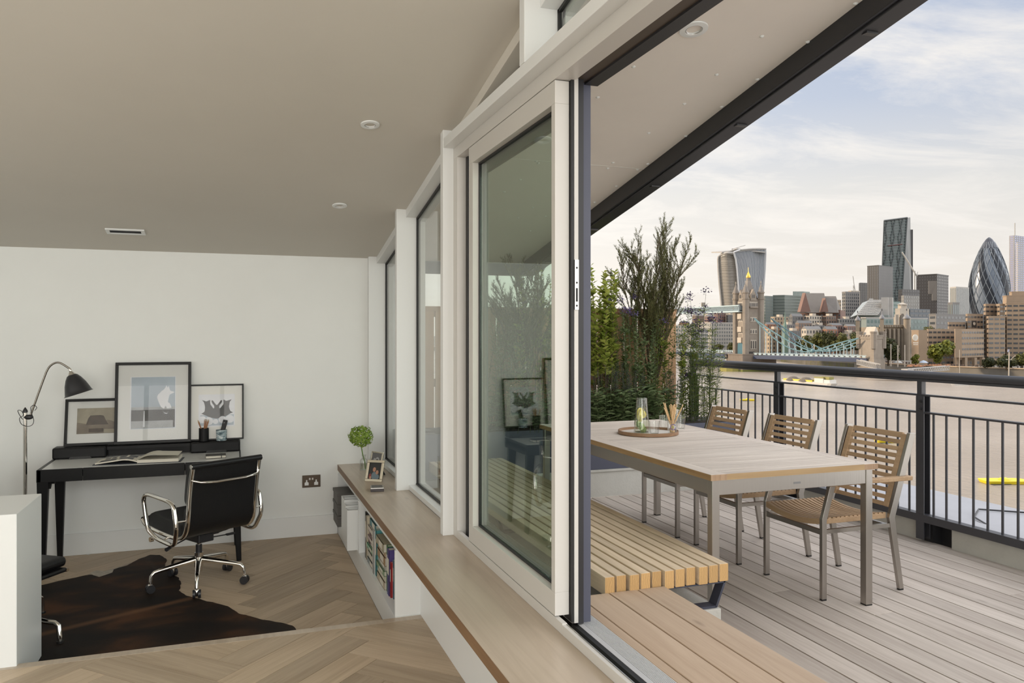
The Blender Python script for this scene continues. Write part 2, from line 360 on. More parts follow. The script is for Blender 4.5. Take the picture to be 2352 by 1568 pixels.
# half-height boxed balustrade at the head of the step
struct('wall_half', MB().box(-3.6, -.938, 4.114, 4.60, LF, .591), TRIMW, bevel=.003)
# panel under the worktop beside the raised floor
struct('wall_right', MB().box(.943, 1.08, -3.6, 4.15, LF, .277), TRIMW)
# oak worktop / window seat
lg = struct('sill_worktop', MB().box(.806, 1.14, -3.6, YB, .278, LEDGE), LEDGEW, bevel=.002, label='long pale oak worktop running under the windows')
part(lg, 'edge_band', MB().box(.804, .806, -3.6, YB, .2785, LEDGE - .001), LEDGEF, world=True)
# fixed glazing bays between white fins
fins = [(6.575, 6.63), (5.377, 5.432), (4.094, 4.149), (2.838, 2.893), (.30, .355), (-.97, -.915), (-2.24, -2.185)]
for i, (a, c) in enumerate(fins):
    z0 = 2.412 if i == 3 else LEDGE; 
    if i == 3: z0 = 2.462
    m = MB(); v, f = slope(1.054, 1.20, a, c, 0, .02); v = [(x, y, z0) for x, y, _ in v[:4]] + v[4:]; m.add(v, f); struct('trim_%d' % (i + 1), m, TRIMW, bevel=.002)
def window(n, y0, y1, z0=LEDGE):
    t = thing('window_%d' % n, None, None, (1.19, y0, z0), kind='structure')
    fr = MB(); x0, x1 = 1.14, 1.20
    fr.box(x0, x1, y0, y1, z0, z0 + .035)                          # bottom profile
    v, f = slope(x0 - .02, x1, y0, y1, -.055, 0); fr.add(v, f)      # head follows the pitch
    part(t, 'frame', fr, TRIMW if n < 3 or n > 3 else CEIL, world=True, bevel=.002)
    g = MB()
    for a, c in ((y0, y0 + .008), (y1 - .012, y1)):
        v, f = slope(1.193, 1.207, a, c, -.075, -.055); g.add([(x, y, z0 + .035) for x, y, _ in v[:4]] + v[4:], f)
    g.box(1.190, 1.207, y0, y1, z0 + .035, z0 + .044); v, f = slope(1.193, 1.207, y0, y1, -.069, -.055); g.add(v, f)
    part(t, 'gasket', g, BLKR, world=True)
    p = MB(); v, f = slope(1.200, 1.206, y0 + .01, y1 - .01, 0, -.06); p.add([(x, y, z0 + .046) for x, y, _ in v[:4]] + v[4:], f); part(t, 'pane', p, GLASW, world=True)
    o = MB(); o.box(1.215, 1.25, y0, y1, z0 - .04, z0 + .05); v, f = slope(1.215, 1.25, y0, y1, -.09, 0); o.add(v, f)
    for a, c in ((y0, y0 + .03), (y1 - .03, y1)):
        v, f = slope(1.215, 1.25, a, c, -.075, -.055); o.add([(x, y, z0 + .035) for x, y, _ in v[:4]] + v[4:], f)
    part(t, 'outer_frame', o, ALUW, world=True)
window(1, 5.432, 6.575); window(2, 4.149, 5.377); window(3, 2.893, 4.094, 2.462); window(4, .355, 2.838, 2.462); window(5, -.915, .30); window(6, -2.185, -.97); window(7, -3.6, -2.24)
# transom beam over the sliding door
struct('trim_8', MB().box(1.056, 1.25, .30, 4.094, 2.412, 2.462), TRIMW, bevel=.002)
# ---------------- sliding door
d = thing('door_1', None, None, (1.112, 4.094, LEDGE), kind='structure')
f = MB(); f.box(1.112, 1.19, .36, 4.094, 2.351, 2.412).box(1.112, 1.19, 4.018, 4.094, LEDGE, 2.351).box(1.112, 1.132, 2.60, 4.018, LEDGE, .366)
f.box(1.112, 1.128, .36, 2.60, LEDGE, .362); part(d, 'outer_frame', f, ALUW, world=True, bevel=.0015)
f = MB(); f.box(1.19, 1.245, .36, 4.094, 2.36, 2.41).box(1.19, 1.29, .36, 2.72, 2.41, 2.50); part(d, 'head_track', f, pm('bronze_channel', (.10, .078, .06), .4, .3), world=True)
f = MB(); f.box(1.245, 1.30, .36, 2.70, 2.352, 2.43).box(1.225, 1.245, .36, 2.70, 2.37, 2.40)
for k in range(5): f.box(1.30, 1.303, .36, 2.70, 2.358 + k * .014, 2.364 + k * .014)
part(d, 'outer_head_profile', f, BLKM, world=True)
f = MB(); f.box(1.135, 1.18, 3.80, 4.018, LEDGE, .34).box(1.185, 1.23, 4.03, 4.094, .34, 2.36).box(1.16, 1.185, 3.98, 4.018, .34, 2.351); part(d, 'jamb_seal', f, BLKR, world=True)
def panel(par, name, y0, y1, x0, x1, z0, z1, st, mat, out, gx, gl):
    s = part(par, name, MB().box(x0, x1, y0, y1, z0, z0 + st).box(x0, x1, y0, y1, z1 - st, z1).box(x0, x1, y1 - st * .8, y1, z0 + st, z1 - st).box(x0, x1, y0, y0 + .035, z0 + st, z1 - st), mat, world=True, bevel=.0015)
    g = MB(); a, c, e, h = y0 + .035, y1 - st * .8, z0 + st, z1 - st
    for q in ((a, a + .008, e, h), (c - .008, c, e, h), (a, c, e, e + .009), (a, c, h - .010, h)): g.box(gx - .007, gx + .008, q[0], q[1], q[2], q[3])
    part(s, 'gasket', g, BLKR, world=True)
    part(s, 'pane', MB().box(gx, gx + .006, a + .01, c - .01, e + .01, h - .01), gl, world=True)
    if out:
        o = MB(); 
        for q in ((a, a + .045, e, h), (c - .012, c, e, h), (a, c, e, e + .022), (a, c, h - .05, h)): o.box(x1, x1 + .02, q[0], q[1], q[2], q[3])
        part(s, 'outer_bead', o, out, world=True)
    return s
sp = panel(d, 'sliding_panel', 2.671, 3.800, 1.113, 1.170, .369, 2.348, .085, ALUW, pm('dark_bead', (.045, .055, .05), .4), 1.150, GLASS)
# meeting stile of the fixed outer leaf
f = MB(); f.box(1.172, 1.182, 2.655, 2.72, .345, 2.38); part(d, 'seal', f, BLKR, world=True)
f = MB(); f.box(1.184, 1.200, 2.655, 2.72, .34, 2.375); part(d, 'stile_strip', f, ALUW, world=True)
f = MB(); f.box(1.202, 1.226, 2.665, 2.74, .33, 2.38); part(d, 'dark_stile', f, BLKM, world=True)
f = MB(); f.box(1.226, 1.272, 2.70, 2.76, .318, 2.37); part(d, 'outer_stile', f, BLUE, world=True, bevel=.001, label='blue grey outer stile')
f = MB(); f.box(1.183, 1.199, 2.648, 2.655, 1.50, 1.685); lk = part(d, 'lock_plate', f, ALU, world=True, label='steel lock plate with keyholes')
f = MB(); 
for z in (1.515, 1.60, 1.655): f.tube([(1.191, 2.6475, z), (1.191, 2.650, z)], .004, 8)
f.box(1.187, 1.195, 2.6475, 2.649, 1.53, 1.58); part(lk, 'keyhole', f, BLKR, world=True)
# threshold
f = MB(); f.box(1.128, 1.131, .36, 2.66, .318, .364); part(d, 'track_lip', f, ALU, world=True)
f = MB(); f.box(1.131, 1.150, .36, 2.66, .30, .318); part(d, 'guide_rail', f, STEEL, world=True)
f = MB(); f.box(1.150, 1.153, .36, 2.66, .30, .335); part(d, 'guide_fin', f, ALU, world=True)
f = MB(); f.box(1.153, 1.188, .36, 2.66, .29, .305); part(d, 'drain_channel', f, pm('olive_channel', (.23, .24, .20), .5), world=True)
f = MB(); f.box(1.188, 1.207, .36, 2.69, .29, .326); part(d, 'brush_seal', f, BLKR, world=True)
f = MB(); f.box(1.207, 1.228, .36, 2.69, .29, .327); part(d, 'sill_bar', f, pm('sill_bar_alu', (.60, .60, .60), .4, .3), world=True)
f = MB(); f.box(1.230, 1.303, .36, 4.1, .29, .314)
for k in range(12): f.box(1.232 + k * .006, 1.2348 + k * .006, .36, 4.1, .314, .321)
part(d, 'ribbed_plate', f, pm('ribbed_aluminium', (.72, .72, .72), .45, .35), world=True, label='ribbed aluminium threshold plate')
# outside wall below the glazing, unseen block added to keep sun off the terrace
struct('wall_outside', MB().box(1.14, 1.22, -3.6, 6.7, -.1, .28), CONC)
nb = MB().box(-8, .95, 7.1, 24, -1, 6.2); struct('sun_block_wall', nb, CONC)
# ---------------- soffit outside
sf = struct('ceiling_soffit', MB().add(*slope(1.21, 2.455, -3.75, 6.70, .012, .10)), pm('soffit_board', (.80, .74, .68), .6, nz=(3, .02)))
def at_soffit(u, v):
    r = ray(u, v); z0 = 2.061; t = (z0 + .181 * YB - H) / (r.z + .181 * r.y); return Vector((0, 0, H)) + r * t
js = MB(); yj = at_soffit(1352, 378).y; v, f2 = slope(1.22, 2.455, yj - .003, yj + .003, .0105, .013); js.add(v, f2); part(sf, 'panel_joint', js, pm('pale_joint', (.72, .69, .65), .5), world=True)
fs = MB().ell((0, 0, 0), (.011, .011, .007), 8, 4).mesh('fixing_cap', TRIMW, 60)
for u, v in [(1455, 153), (1646, 171), (1373, 223), (1572, 238), (1658, 245), (1750, 83), (1740, 182), (1490, 305), (1575, 312), (1408, 373), (1396, 386), (1488, 376), (1464, 389), (1353, 424), (1416, 427), (1366, 464), (1965, 8), (1855, 96), (1231, 370), (1236, 374), (1195, 412), (1158, 440), (1224, 476), (1190, 500), (1218, 530), (1253, 496)]:
    p = at_soffit(u, v); link('fixing_cap', fs, sf, p - sf.location)
gt = MB(); v, f2 = slope(2.455, 2.475, -3.75, 6.72, -.085, .17); gt.add(v, f2); v, f2 = slope(2.475, 2.58, -3.75, 6.72, -.095, -.03); gt.add(v, f2); v, f2 = slope(1.0, 2.58, 6.70, 6.74, -.09, .17); gt.add(v, f2)
v, f2 = slope(2.56, 2.60, -3.75, 6.72, -.06, .17); gt.add(v, f2)
solo('roof_gutter', gt, BLKM, kind='structure', bevel=.004)
for k in range(6): part(sf, 'gutter_clip', MB().box(2.50, 2.56, 1.7 + k * .9, 1.73 + k * .9, cz(1.7 + k * .9) - .103, cz(1.7 + k * .9) - .09), BLKM, world=True)
def downlight(label, x, y, off, r=.045):
    t = thing('recessed_downlight', label, 'ceiling light', (x, y, cz(y) + off), group='recessed ceiling downlights'); t.rotation_euler = (math.atan(-.181), 0, 0)
    part(t, 'bezel', MB().lathe([(r, -.001), (r * .98, -.007), (r * .62, -.009), (r * .52, .0), (r * .5, .02)], 28, cap=False), TRIMW, 50)
    part(t, 'lamp', MB().lathe([(.001, .006), (r * .42, .004), (r * .5, .012)], 20, cap=False), pm('lamp_face', (.25, .22, .19), .2, .6), 40)
    part(t, 'fixing_ring', MB().tube([(r * .56 * math.cos(a), r * .56 * math.sin(a), -.006) for a in [k * PI / 8 for k in range(16)]], .002, 6, True), ALU, 50)
downlight('small white recessed downlight in the interior ceiling, above the second fin from the door', .665, 4.103, 0, .05)
downlight('small recessed downlight in the interior ceiling nearest the back wall', .664, 5.362, 0, .05)
downlight('white recessed downlight in the outdoor soffit over the bench', 1.87, 2.93, .012, .062)
vt = thing('ceiling_vent', 'slim rectangular air vent in the ceiling above the desk', 'vent', (-.73, 6.13, cz(6.13))); vt.rotation_euler = (math.atan(-.181), 0, 0)
part(vt, 'frame', MB().box(-.125, .125, -.055, -.035, -.012, -.001).box(-.125, .125, .035, .055, -.012, -.001).box(-.125, -.10, -.035, .035, -.012, -.001).box(.10, .125, -.035, .035, -.012, -.001), TRIMW, bevel=.002)
part(vt, 'duct', MB().box(-.10, .10, -.035, .035, -.004, -.001), BLKM)
for k in range(3): part(vt, 'slat', MB().box(-.10, .10, -.025 + k * .02, -.021 + k * .02, -.010, -.004), BLKM)
# ============================================================ interior furniture
def arc(c, r, a0, a1, n, f): return [f(c[0] + r * math.cos(rad(a0 + (a1 - a0) * k / n)), c[1] + r * math.sin(rad(a0 + (a1 - a0) * k / n))) for k in range(n + 1)]
# ---- bookcase under the worktop
bc = thing('low_bookcase', 'low white built-in bookcase under the oak worktop', 'bookcase', (.805, 5.4, LF))
part(bc, 'plinth', MB().box(.807, 1.0, 4.143, YB, LF, -.118), TRIMW, world=True)
part(bc, 'bottom_shelf', MB().box(.805, 1.10, 4.143, YB, -.118, -.10), TRIMW, world=True)
part(bc, 'top_panel', MB().box(.812, 1.10, 4.15, YB, .252, .277), TRIMW, world=True)
part(bc, 'back_panel', MB().box(1.09, 1.10, 4.15, YB, -.10, .252), TRIMW, world=True)
for a, c in ((4.15, 4.172), (5.447, 5.462), (5.470, 5.485), (6.600, 6.622)): part(bc, 'side_panel', MB().box(.806, 1.09, a, c, -.10, .252), TRIMW, world=True, bevel=.001)
GREYB = pm('grey_card', (.115, .108, .10), .6)
for k, lb in enumerate(('bottom grey card storage box in the low bookcase', 'middle grey card storage box in the low bookcase', 'topmost grey card storage box in the stack under the worktop')):
    t = thing('storage_box', lb, 'box', (.90, 6.36, -.10 + k * .088), group='grey storage boxes in the bookcase')
    part(t, 'body', MB().box(-.145, .15, -.135, .135, 0, .062), GREYB, bevel=.002); part(t, 'lid', MB().box(-.150, .155, -.14, .14, .062, .0865), GREYB, bevel=.002)
for k, (y, xo, h) in enumerate([(5.96, .757, .29), (5.83, .75, .30), (5.70, .742, .285), (5.57, .736, .28)]):
    t = thing('magazine_file', ('white magazine file next to the grey boxes', 'second white magazine file from the grey boxes', 'third white magazine file from the grey boxes', 'white magazine file nearest the bookcase divider')[k], 'file', (xo, y, -.10), group='white magazine files')
    part(t, 'spine', MB().box(0, .006, -.045, .045, 0, h), TRIMW, bevel=.001); part(t, 'side', MB().box(.006, .24, -.045, -.041, 0, h), TRIMW); part(t, 'side', MB().box(.006, .24, .041, .045, 0, h), TRIMW); part(t, 'bottom', MB().box(.006, .24, -.041, .041, 0, .004), TRIMW)
PAGE = pm('page_edges', (.66, .62, .53), .8, bump=(200, .3), mapsc=(1, 1, 1))
bkm = {}
def book(label, c, x0, x1, y0, y1, z0, z1, spine='x'):
    """closed book; spine='x' spine faces the room (-x)"""
    if c not in bkm: bkm[c] = pm('book_cover', c, .45, nz=(14, .10))
    t = thing('book', label, 'book', ((x0 + x1) / 2, (y0 + y1) / 2, z0), group='books on the low shelf'); m = bkm[c]; th = .0025
    c_ = MB()
    if y1 - y0 < z1 - z0: c_.box(x0, x1, y0, y0 + th, z0, z1).box(x0, x1, y1 - th, y1, z0, z1).box(x0, x0 + th, y0, y1, z0, z1)
    else: c_.box(x0, x1, y0, y1, z0, z0 + th).box(x0, x1, y0, y1, z1 - th, z1).box(x0, x0 + th, y0, y1, z0, z1)
    part(t, 'cover', c_, m, world=True); part(t, 'pages', MB().box(x0 + th, x1 - .004, y0 + .003, y1 - .003, z0 + .003, z1 - .003), PAGE, world=True)
    if y1 - y0 < z1 - z0: part(t, 'title_band', MB().box(x0 - .0006, x0, y0 + .004, y1 - .004, z0 + (z1 - z0) * .45, z0 + (z1 - z0) * .8), PAGE, world=True)
    else: part(t, 'title_band', MB().box(x0 - .0006, x0, y0 + (y1 - y0) * .2, y0 + (y1 - y0) * .6, z0 + .006, z1 - .006), PAGE, world=True)
zb = -.10
book('tall black upright book at the far end of the book row', (.012, .012, .012), .83, 1.05, 5.30, 5.33, zb, zb + .31)
book('upright cream hardback beside the tall black book', (.55, .48, .36), .83, 1.05, 5.265, 5.298, zb, zb + .29)
z = zb
for lb, c, h, dx in [('grey hardback lying at the bottom of the far book stack', (.25, .28, .28), .035, 0), ('cream book lying on the bottom grey one in the far stack', (.55, .53, .45), .04, .004), ('dark brown paperback lying in the far stack', (.10, .065, .055), .022, .01), ('mint green hardback lying in the far stack', (.22, .42, .28), .030, -.004),
                     ('dark maroon book lying on the mint green one', (.12, .06, .06), .025, .006), ('pale mauve book lying in the middle of the far stack', (.50, .38, .36), .028, .002), ('brown and cream book lying high in the far stack', (.20, .13, .12), .030, .012), ('cream art book near the top of the far stack', (.58, .50, .42), .035, .003), ('teal hardback on top of the far book stack', (.08, .22, .24), .045, .014)]:
    book(lb, c, .83 + dx, 1.06, 4.99, 5.235 - dx, z, z + h); z += h
book('upright white spiral bound book between the two book stacks', (.52, .50, .47), .82, 1.02, 4.93, 4.972, zb, zb + .27)
book('upright teal and orange book behind the beige box stack', (.07, .26, .27), .83, 1.05, 4.885, 4.925, zb, zb + .285)
z = zb
for lb, c, h, dx in [('tan box file lying at the bottom of the near stack', (.44, .36, .25), .045, 0), ('cream picture book lying in the near stack', (.60, .55, .42), .035, .004), ('green and white book lying in the near stack', (.24, .34, .20), .03, -.003), ('pale grey book lying in the near stack', (.42, .42, .38), .03, .006), ('brown hardback lying in the near stack', (.34, .22, .12), .05, .002), ('tan hardback lying under the topmost olive box', (.45, .32, .20), .03, .005), ('olive beige lettered box topping the near book stack', (.36, .32, .22), .05, -.006)]:
    book(lb, c, .83 + dx, 1.06, 4.60, 4.86, z, z + h); z += h
book('upright dark green book by the near stack', (.05, .16, .05), .84, 1.05, 4.545, 4.592, zb, zb + .27)
book('upright purple wrapped book next to the dark green one', (.085, .06, .22), .835, 1.05, 4.485, 4.54, zb, zb + .265)
book('thin red upright book near the end panel', (.42, .03, .03), .84, 1.03, 4.455, 4.48, zb, zb + .20)
book('thin blue grey upright book nearest the end panel', (.16, .26, .32), .85, 1.03, 4.425, 4.45, zb, zb + .22)
# ---- things on the worktop
vz = thing('flower_bottle', 'clear square glass bottle vase holding a green hydrangea on the worktop', 'vase', (.965, 6.26, LEDGE + .001))
part(vz, 'bottle', MB().lathe([(.030, 0), (.033, .006), (.033, .075), (.029, .088), (.016, .096), (.015, .118), (.019, .121), (.019, .126), (.013, .126), (.012, .097), (.029, .080), (.029, .008), (.002, .006)], 16, cap=False), GLASC, 40)
part(vz, 'water', MB().lathe([(.001, .009), (.0285, .009), (.0285, .055), (.001, .055)], 16, cap=False), glass('water_fill', (.93, .96, .92), .6), 40)
hy = thing('hydrangea_flower', 'single round lime green hydrangea head in the glass bottle', 'flower', (.965, 6.26, LEDGE + .012)); rn = random.Random(5)
part(hy, 'stem', MB().tube([(.012, -.008, .001), (.006, -.004, .06), (-.01, 0, .12), (-.022, .0, .19), (-.024, 0, .23)], .0042, 8), pm('green_stem', (.10, .19, .03), .5), 50)
m = MB(); C = Vector((-.026, 0, .262))
for k in range(520):
    zz = 1 - 2 * (k + .5) / 520; a = k * 2.39996; r = math.sqrt(1 - zz * zz); n = Vector((r * math.cos(a), r * math.sin(a), zz)); rr = .088 + .024 * noise.noise(n * 3.2)
    p = C + Vector((n.x * rr, n.y * rr, n.z * rr * .86)); t = n.orthogonal().normalized(); t.rotate(Matrix.Rotation(rn.uniform(0, 6), 3, n)); b2 = n.cross(t); s = rn.uniform(.009, .014)
    tip = n * s * rn.uniform(-.5, .4); q = [p, p + t * s + b2 * s * .6 + tip, p + b2 * s * 1.6 + tip * .3 + n * .003, p - t * s + b2 * s * .6 + tip]; m.add(q, [(0, 1, 2, 3)])
part(hy, 'petals', m, leafm('hydrangea_petal', (.16, .27, .03), (.36, .48, .10), .3), 0, stuff=True, fix=False)
SILV = pm('silver_frame', (.62, .57, .46), .25, 1)
def oval(mb, c, r, ax, ay, nrm, n=14):
    ax, ay, nrm = Vector(ax), Vector(ay), Vector(nrm); c = Vector(c); mb.add([c + ax * (r[0] * math.cos(2 * PI * k / n)) + ay * (r[1] * math.sin(2 * PI * k / n)) for k in range(n)], [tuple(range(n))])
def easel(name, label, cat, loc, rz, w, h, tilt, fw, art, fm=SILV):
    t = thing(name, label, cat, loc, rz); T = Matrix.Rotation(-tilt, 4, 'X'); tr = lambda mb: (setattr(mb, 'v', [tuple(T @ Vector(p)) for p in mb.v]), mb)[1]
    part(t, 'moulding', tr(MB().box(-w / 2, w / 2, 0, .012, 0, fw).box(-w / 2, w / 2, 0, .012, h - fw, h).box(-w / 2, -w / 2 + fw, 0, .012, fw, h - fw).box(w / 2 - fw, w / 2, 0, .012, fw, h - fw)), fm, bevel=.002)
    part(t, 'backing', tr(MB().box(-w / 2 + .002, w / 2 - .002, .008, .014, .002, h - .002)), BLKR)
    for nm, mt, fn in art:
        mb = MB(); fn(mb); part(t, nm, tr(mb), mt, fix=False)
    part(t, 'easel_leg', MB().add([(-.02, .014 + h * .6 * math.sin(tilt), h * .62), (.02, .014 + h * .6 * math.sin(tilt), h * .62), (.028, h * .55, 0), (-.028, h * .55, 0), (-.02, .018 + h * .6 * math.sin(tilt), h * .62), (.02, .018 + h * .6 * math.sin(tilt), h * .62), (.028, h * .55 + .004, 0), (-.028, h * .55 + .004, 0)], [(0, 1, 2, 3), (7, 6, 5, 4), (0, 4, 5, 1), (1, 5, 6, 2), (2, 6, 7, 3), (3, 7, 4, 0)]), BLKR)
    return t
G1 = pm('grey_print', (.13, .13, .13), .35); G2 = pm('light_grey_print', (.42, .42, .42), .35); SK = pm('warm_skin_print', (.42, .22, .14), .35); DK = pm('dark_print', (.02, .02, .02), .3); BLP = pm('blue_print', (.13, .18, .21), .35); RDP = pm('red_print', (.22, .04, .03), .35)
X3, Z3, N3 = (1, 0, 0), (0, 0, 1), (0, -1, 0)
easel('photo_frame', 'tall silver photo frame with a black and white wedding couple', 'picture frame', (.985, 5.98, LEDGE + .001), rad(-58), .13, .19, rad(16), .012,
      [('print', G1, lambda m: m.box(-.053, .053, .005, .008, .012, .178)), ('veil', G2, lambda m: (oval(m, (.012, .0045, .10), (.030, .05), X3, Z3, N3),)), ('figure', DK, lambda m: (oval(m, (-.020, .0042, .07), (.022, .06), X3, Z3, N3), oval(m, (.012, .0040, .118), (.013, .017), X3, Z3, N3))), ('face', G2, lambda m: (oval(m, (-.018, .0036, .125), (.011, .015), X3, Z3, N3), oval(m, (.012, .0034, .112), (.010, .014), X3, Z3, N3)))])
easel('photo_frame', 'small silver photo frame with a colour portrait, before the taller one', 'picture frame', (.955, 5.765, LEDGE + .001), rad(-34), .135, .160, rad(20), .020,
      [('print', DK, lambda m: m.box(-.043, .043, .005, .008, .02, .136)), ('clothes', BLP, lambda m: (oval(m, (-.002, .0045, .045), (.020, .028), X3, Z3, N3), oval(m, (.022, .0044, .036), (.018, .02), X3, Z3, N3))), ('dress', RDP, lambda m: (oval(m, (-.032, .0043, .04), (.010, .02), X3, Z3, N3),)), ('face', SK, lambda m: (oval(m, (-.004, .0038, .090), (.012, .017), X3, Z3, N3), oval(m, (.020, .0037, .070), (.011, .016), X3, Z3, N3), oval(m, (-.028, .0036, .030), (.008, .010), X3, Z3, N3)))])
bx = thing('lidded_box', 'small dark box with a silver photo lid on the worktop', 'box', (.93, 5.44, LEDGE + .001), rad(-8))
part(bx, 'body', MB().box(-.045, .045, -.055, .055, 0, .020), pm('dark_wood_box', (.03, .022, .025), .3), bevel=.001); part(bx, 'lid', MB().box(-.045, .045, -.055, .055, .020, .026), ALU, bevel=.001); part(bx, 'print', MB().box(-.036, .036, -.046, .046, .026, .0265), G1)
# ---- wall socket
so_ = thing('double_socket', 'bronze double power socket low on the back wall', 'socket', (.592, YB, .20))
part(so_, 'plate', MB().box(-.073, .073, -.008, 0, -.05, .05), pm('bronze_plate', (.10, .075, .055), .35, .7), bevel=.002)
for sx in (-.038, .038):
    part(so_, 'socket_insert', MB().ext([(sx - .016, -.008, -.032), (sx + .016, -.008, -.032), (sx + .016, -.008, -.010), (sx + .005, -.008, -.004), (sx + .005, -.008, .012), (sx - .005, -.008, .012), (sx - .005, -.008, -.004), (sx - .016, -.008, -.010)], (0, -.0015, 0)), TRIMW)
    part(so_, 'switch', MB().box(-.008 + (sx * .3), .004 + (sx * .3), -.012, -.008, .012, .028), ALU)
# ---- desk
dk = thing('writing_desk', 'black writing desk with pale grey top and raised rear compartments', 'desk', (-.61, 6.3, LF)); DX0, DX1, DY0, DY1, DZ = -1.262, .042, 6.03, 6.575, .494
part(dk, 'desktop', MB().box(DX0 + .03, DX1 - .012, DY0 + .018, DY1, DZ - .012, DZ + .001), pm('grey_laminate', (.62, .62, .60), .28), world=True)
m = MB()
for a, c in ((DX0, DX0 + .03), (DX1 - .012, DX1)): m.box(a, c, DY0, DY1, DZ - .085, DZ)
m.box(DX0, DX1, DY1 - .02, DY1, DZ - .085, DZ - .002).box(DX0 + .03, DX1, DY0 + .03, DY1, DZ - .06, DZ - .013); part(dk, 'frame', m, BLKW, world=True, bevel=.004)
for a, c, nm in ((DX0 + .004, -.986, 'drawer'), (-.983, -.338, 'drawer'), (-.335, DX1 - .004, 'drawer')): part(dk, nm, MB().box(a, c, DY0, DY0 + .018, DZ - .086, DZ), BLKW, world=True, bevel=.002)
for x, y, dx in ((DX0 + .036, DY0 + .030, -.004), (DX1 - .045, DY0 + .035, .03), (DX0 + .05, DY1 - .045, .0), (DX1 - .05, DY1 - .045, .02)):
    part(dk, 'leg', MB().bar((x, y, DZ - .08), (x + dx, y, LF), .07, .055, (0, 1, 0), .034, .034), BLKW, world=True, bevel=.006)
m = MB(); m.tube([(DX0 + .03 + .075, DY0 + .03, DZ - .085), (DX0 + .075, DY0 + .03, DZ - .09), (DX0 + .065, DY0 + .03, DZ - .13)], .018, 8); part(dk, 'corner_bracket', m, BLKW, 40, world=True)
def hutch(x0, x1, cap):
    h = part(dk, 'compartment', MB().box(x0, x1, 6.47, DY1 + .02, DZ + .002, DZ + .086), BLKW, world=True, bevel=.012)
    part(h, 'finger_pull', MB().add([(x0 + .30 * (x1 - x0), 6.466, DZ + .002), (x0 + .74 * (x1 - x0), 6.466, DZ + .002), (x0 + .70 * (x1 - x0), 6.466, DZ + .020), (x0 + .34 * (x1 - x0), 6.466, DZ + .020), (x0 + .30 * (x1 - x0), 6.475, DZ + .002), (x0 + .74 * (x1 - x0), 6.475, DZ + .002), (x0 + .70 * (x1 - x0), 6.475, DZ + .020), (x0 + .34 * (x1 - x0), 6.475, DZ + .020)], [(0, 1, 2, 3), (0, 4, 5, 1), (1, 5, 6, 2), (2, 6, 7, 3), (3, 7, 4, 0)]), BLKR, world=True)
hutch(DX0 + .008, -.90, 0); hutch(-.325, DX1 - .004, 1)
part(dk, 'recess_shelf', MB().box(-.90, -.325, 6.50, DY1 + .02, DZ + .055, DZ + .078).box(-.90, -.325, 6.56, DY1 + .02, DZ, DZ + .06), BLKW, world=True)
# ---- framed pictures leaning on the wall
HZ = DZ + .088; PAPER = pm('mount_paper', (.62, .62, .60), .6)
PGL = glass('picture_glass', (.985, .985, .985), .32)
def framed(label, x0, x1, z0, z1, y0, y1, fw, art, mount=PAPER, dp=.022):
    w = x1 - x0; hh = z1 - z0; t = thing('framed_picture', label, 'picture', ((x0 + x1) / 2, y0, z0), group='framed pictures leaning on the desk'); a = math.atan2(y1 - y0, hh); L = math.hypot(hh, y1 - y0); t.rotation_euler = (-a, 0, 0)
    part(t, 'frame', MB().box(-w / 2, w / 2, -dp, 0, 0, fw).box(-w / 2, w / 2, -dp, 0, L - fw, L).box(-w / 2, -w / 2 + fw, -dp, 0, fw, L - fw).box(w / 2 - fw, w / 2, -dp, 0, fw, L - fw), BLKW, bevel=.0015)
    part(t, 'mount', MB().box(-w / 2 + fw, w / 2 - fw, -.008, -.002, fw, L - fw), mount)
    for nm, mt, fn in art:
        mb = MB(); fn(mb, w, L); part(t, nm, mb, mt, fix=False)
    part(t, 'glazing', MB().box(-w / 2 + fw, w / 2 - fw, -.0150, -.0140, fw, L - fw), PGL); return t
def poly(mb, pts, y, w, L): mb.add([((p[0] - .5) * w, y, p[1] * L) for p in pts], [tuple(range(len(pts)))])
def rect(y, a, b, c, d_): return lambda m, w, L: poly(m, [(a, c), (b, c), (b, d_), (a, d_)], y, w, L)
SKY1 = pm('print_pale_blue', (.34, .40, .46), .5, nz=(5, .12)); DG = pm('print_charcoal', (.035, .033, .032), .5, nz=(18, .5)); LG = pm('print_mid_grey', (.30, .31, .32), .5, nz=(16, .25)); WH = pm('print_white', (.66, .67, .70), .5, nz=(20, .06)); SEP = pm('print_sepia', (.14, .11, .08), .5, nz=(14, .35)); SEPS = pm('print_sepia_sky', (.25, .22, .16), .5, nz=(8, .3)); SEPD = pm('print_dark_sepia', (.055, .038, .028), .5, nz=(30, .4))
fig = [(.60, .44), (.57, .50), (.545, .56), (.56, .60), (.59, .62), (.60, .64), (.64, .66), (.66, .69), (.67, .71), (.68, .68), (.70, .70), (.71, .67), (.72, .64), (.76, .63), (.78, .62), (.74, .605), (.71, .59), (.70, .55), (.69, .50), (.72, .48), (.74, .43), (.68, .42), (.66, .46), (.64, .42)]
framed('largest black framed picture, centre of three, blue and charcoal print', -.853, -.322, HZ, 1.192, 6.515, 6.600, .021,
       [('print_border', WH, rect(-.0085, .195, .795, .175, .82)), ('print_sky', SKY1, rect(-.009, .21, .785, .18, .815)), ('print_ground', DG, rect(-.0095, .21, .785, .19, .44)), ('print_horizon', LG, rect(-.010, .21, .785, .41, .445)), ('print_foreground', LG, rect(-.010, .21, .76, .185, .275)),
        ('print_figure', WH, lambda m, w, L: poly(m, fig, -.0105, w, L)), ('print_drip', WH, lambda m, w, L: (poly(m, [(.375, .40), (.385, .40), (.39, .20), (.365, .20)], -.0105, w, L), poly(m, [(.62, .395), (.65, .36), (.68, .355), (.70, .39), (.68, .362), (.65, .367)], -.0105, w, L)))])
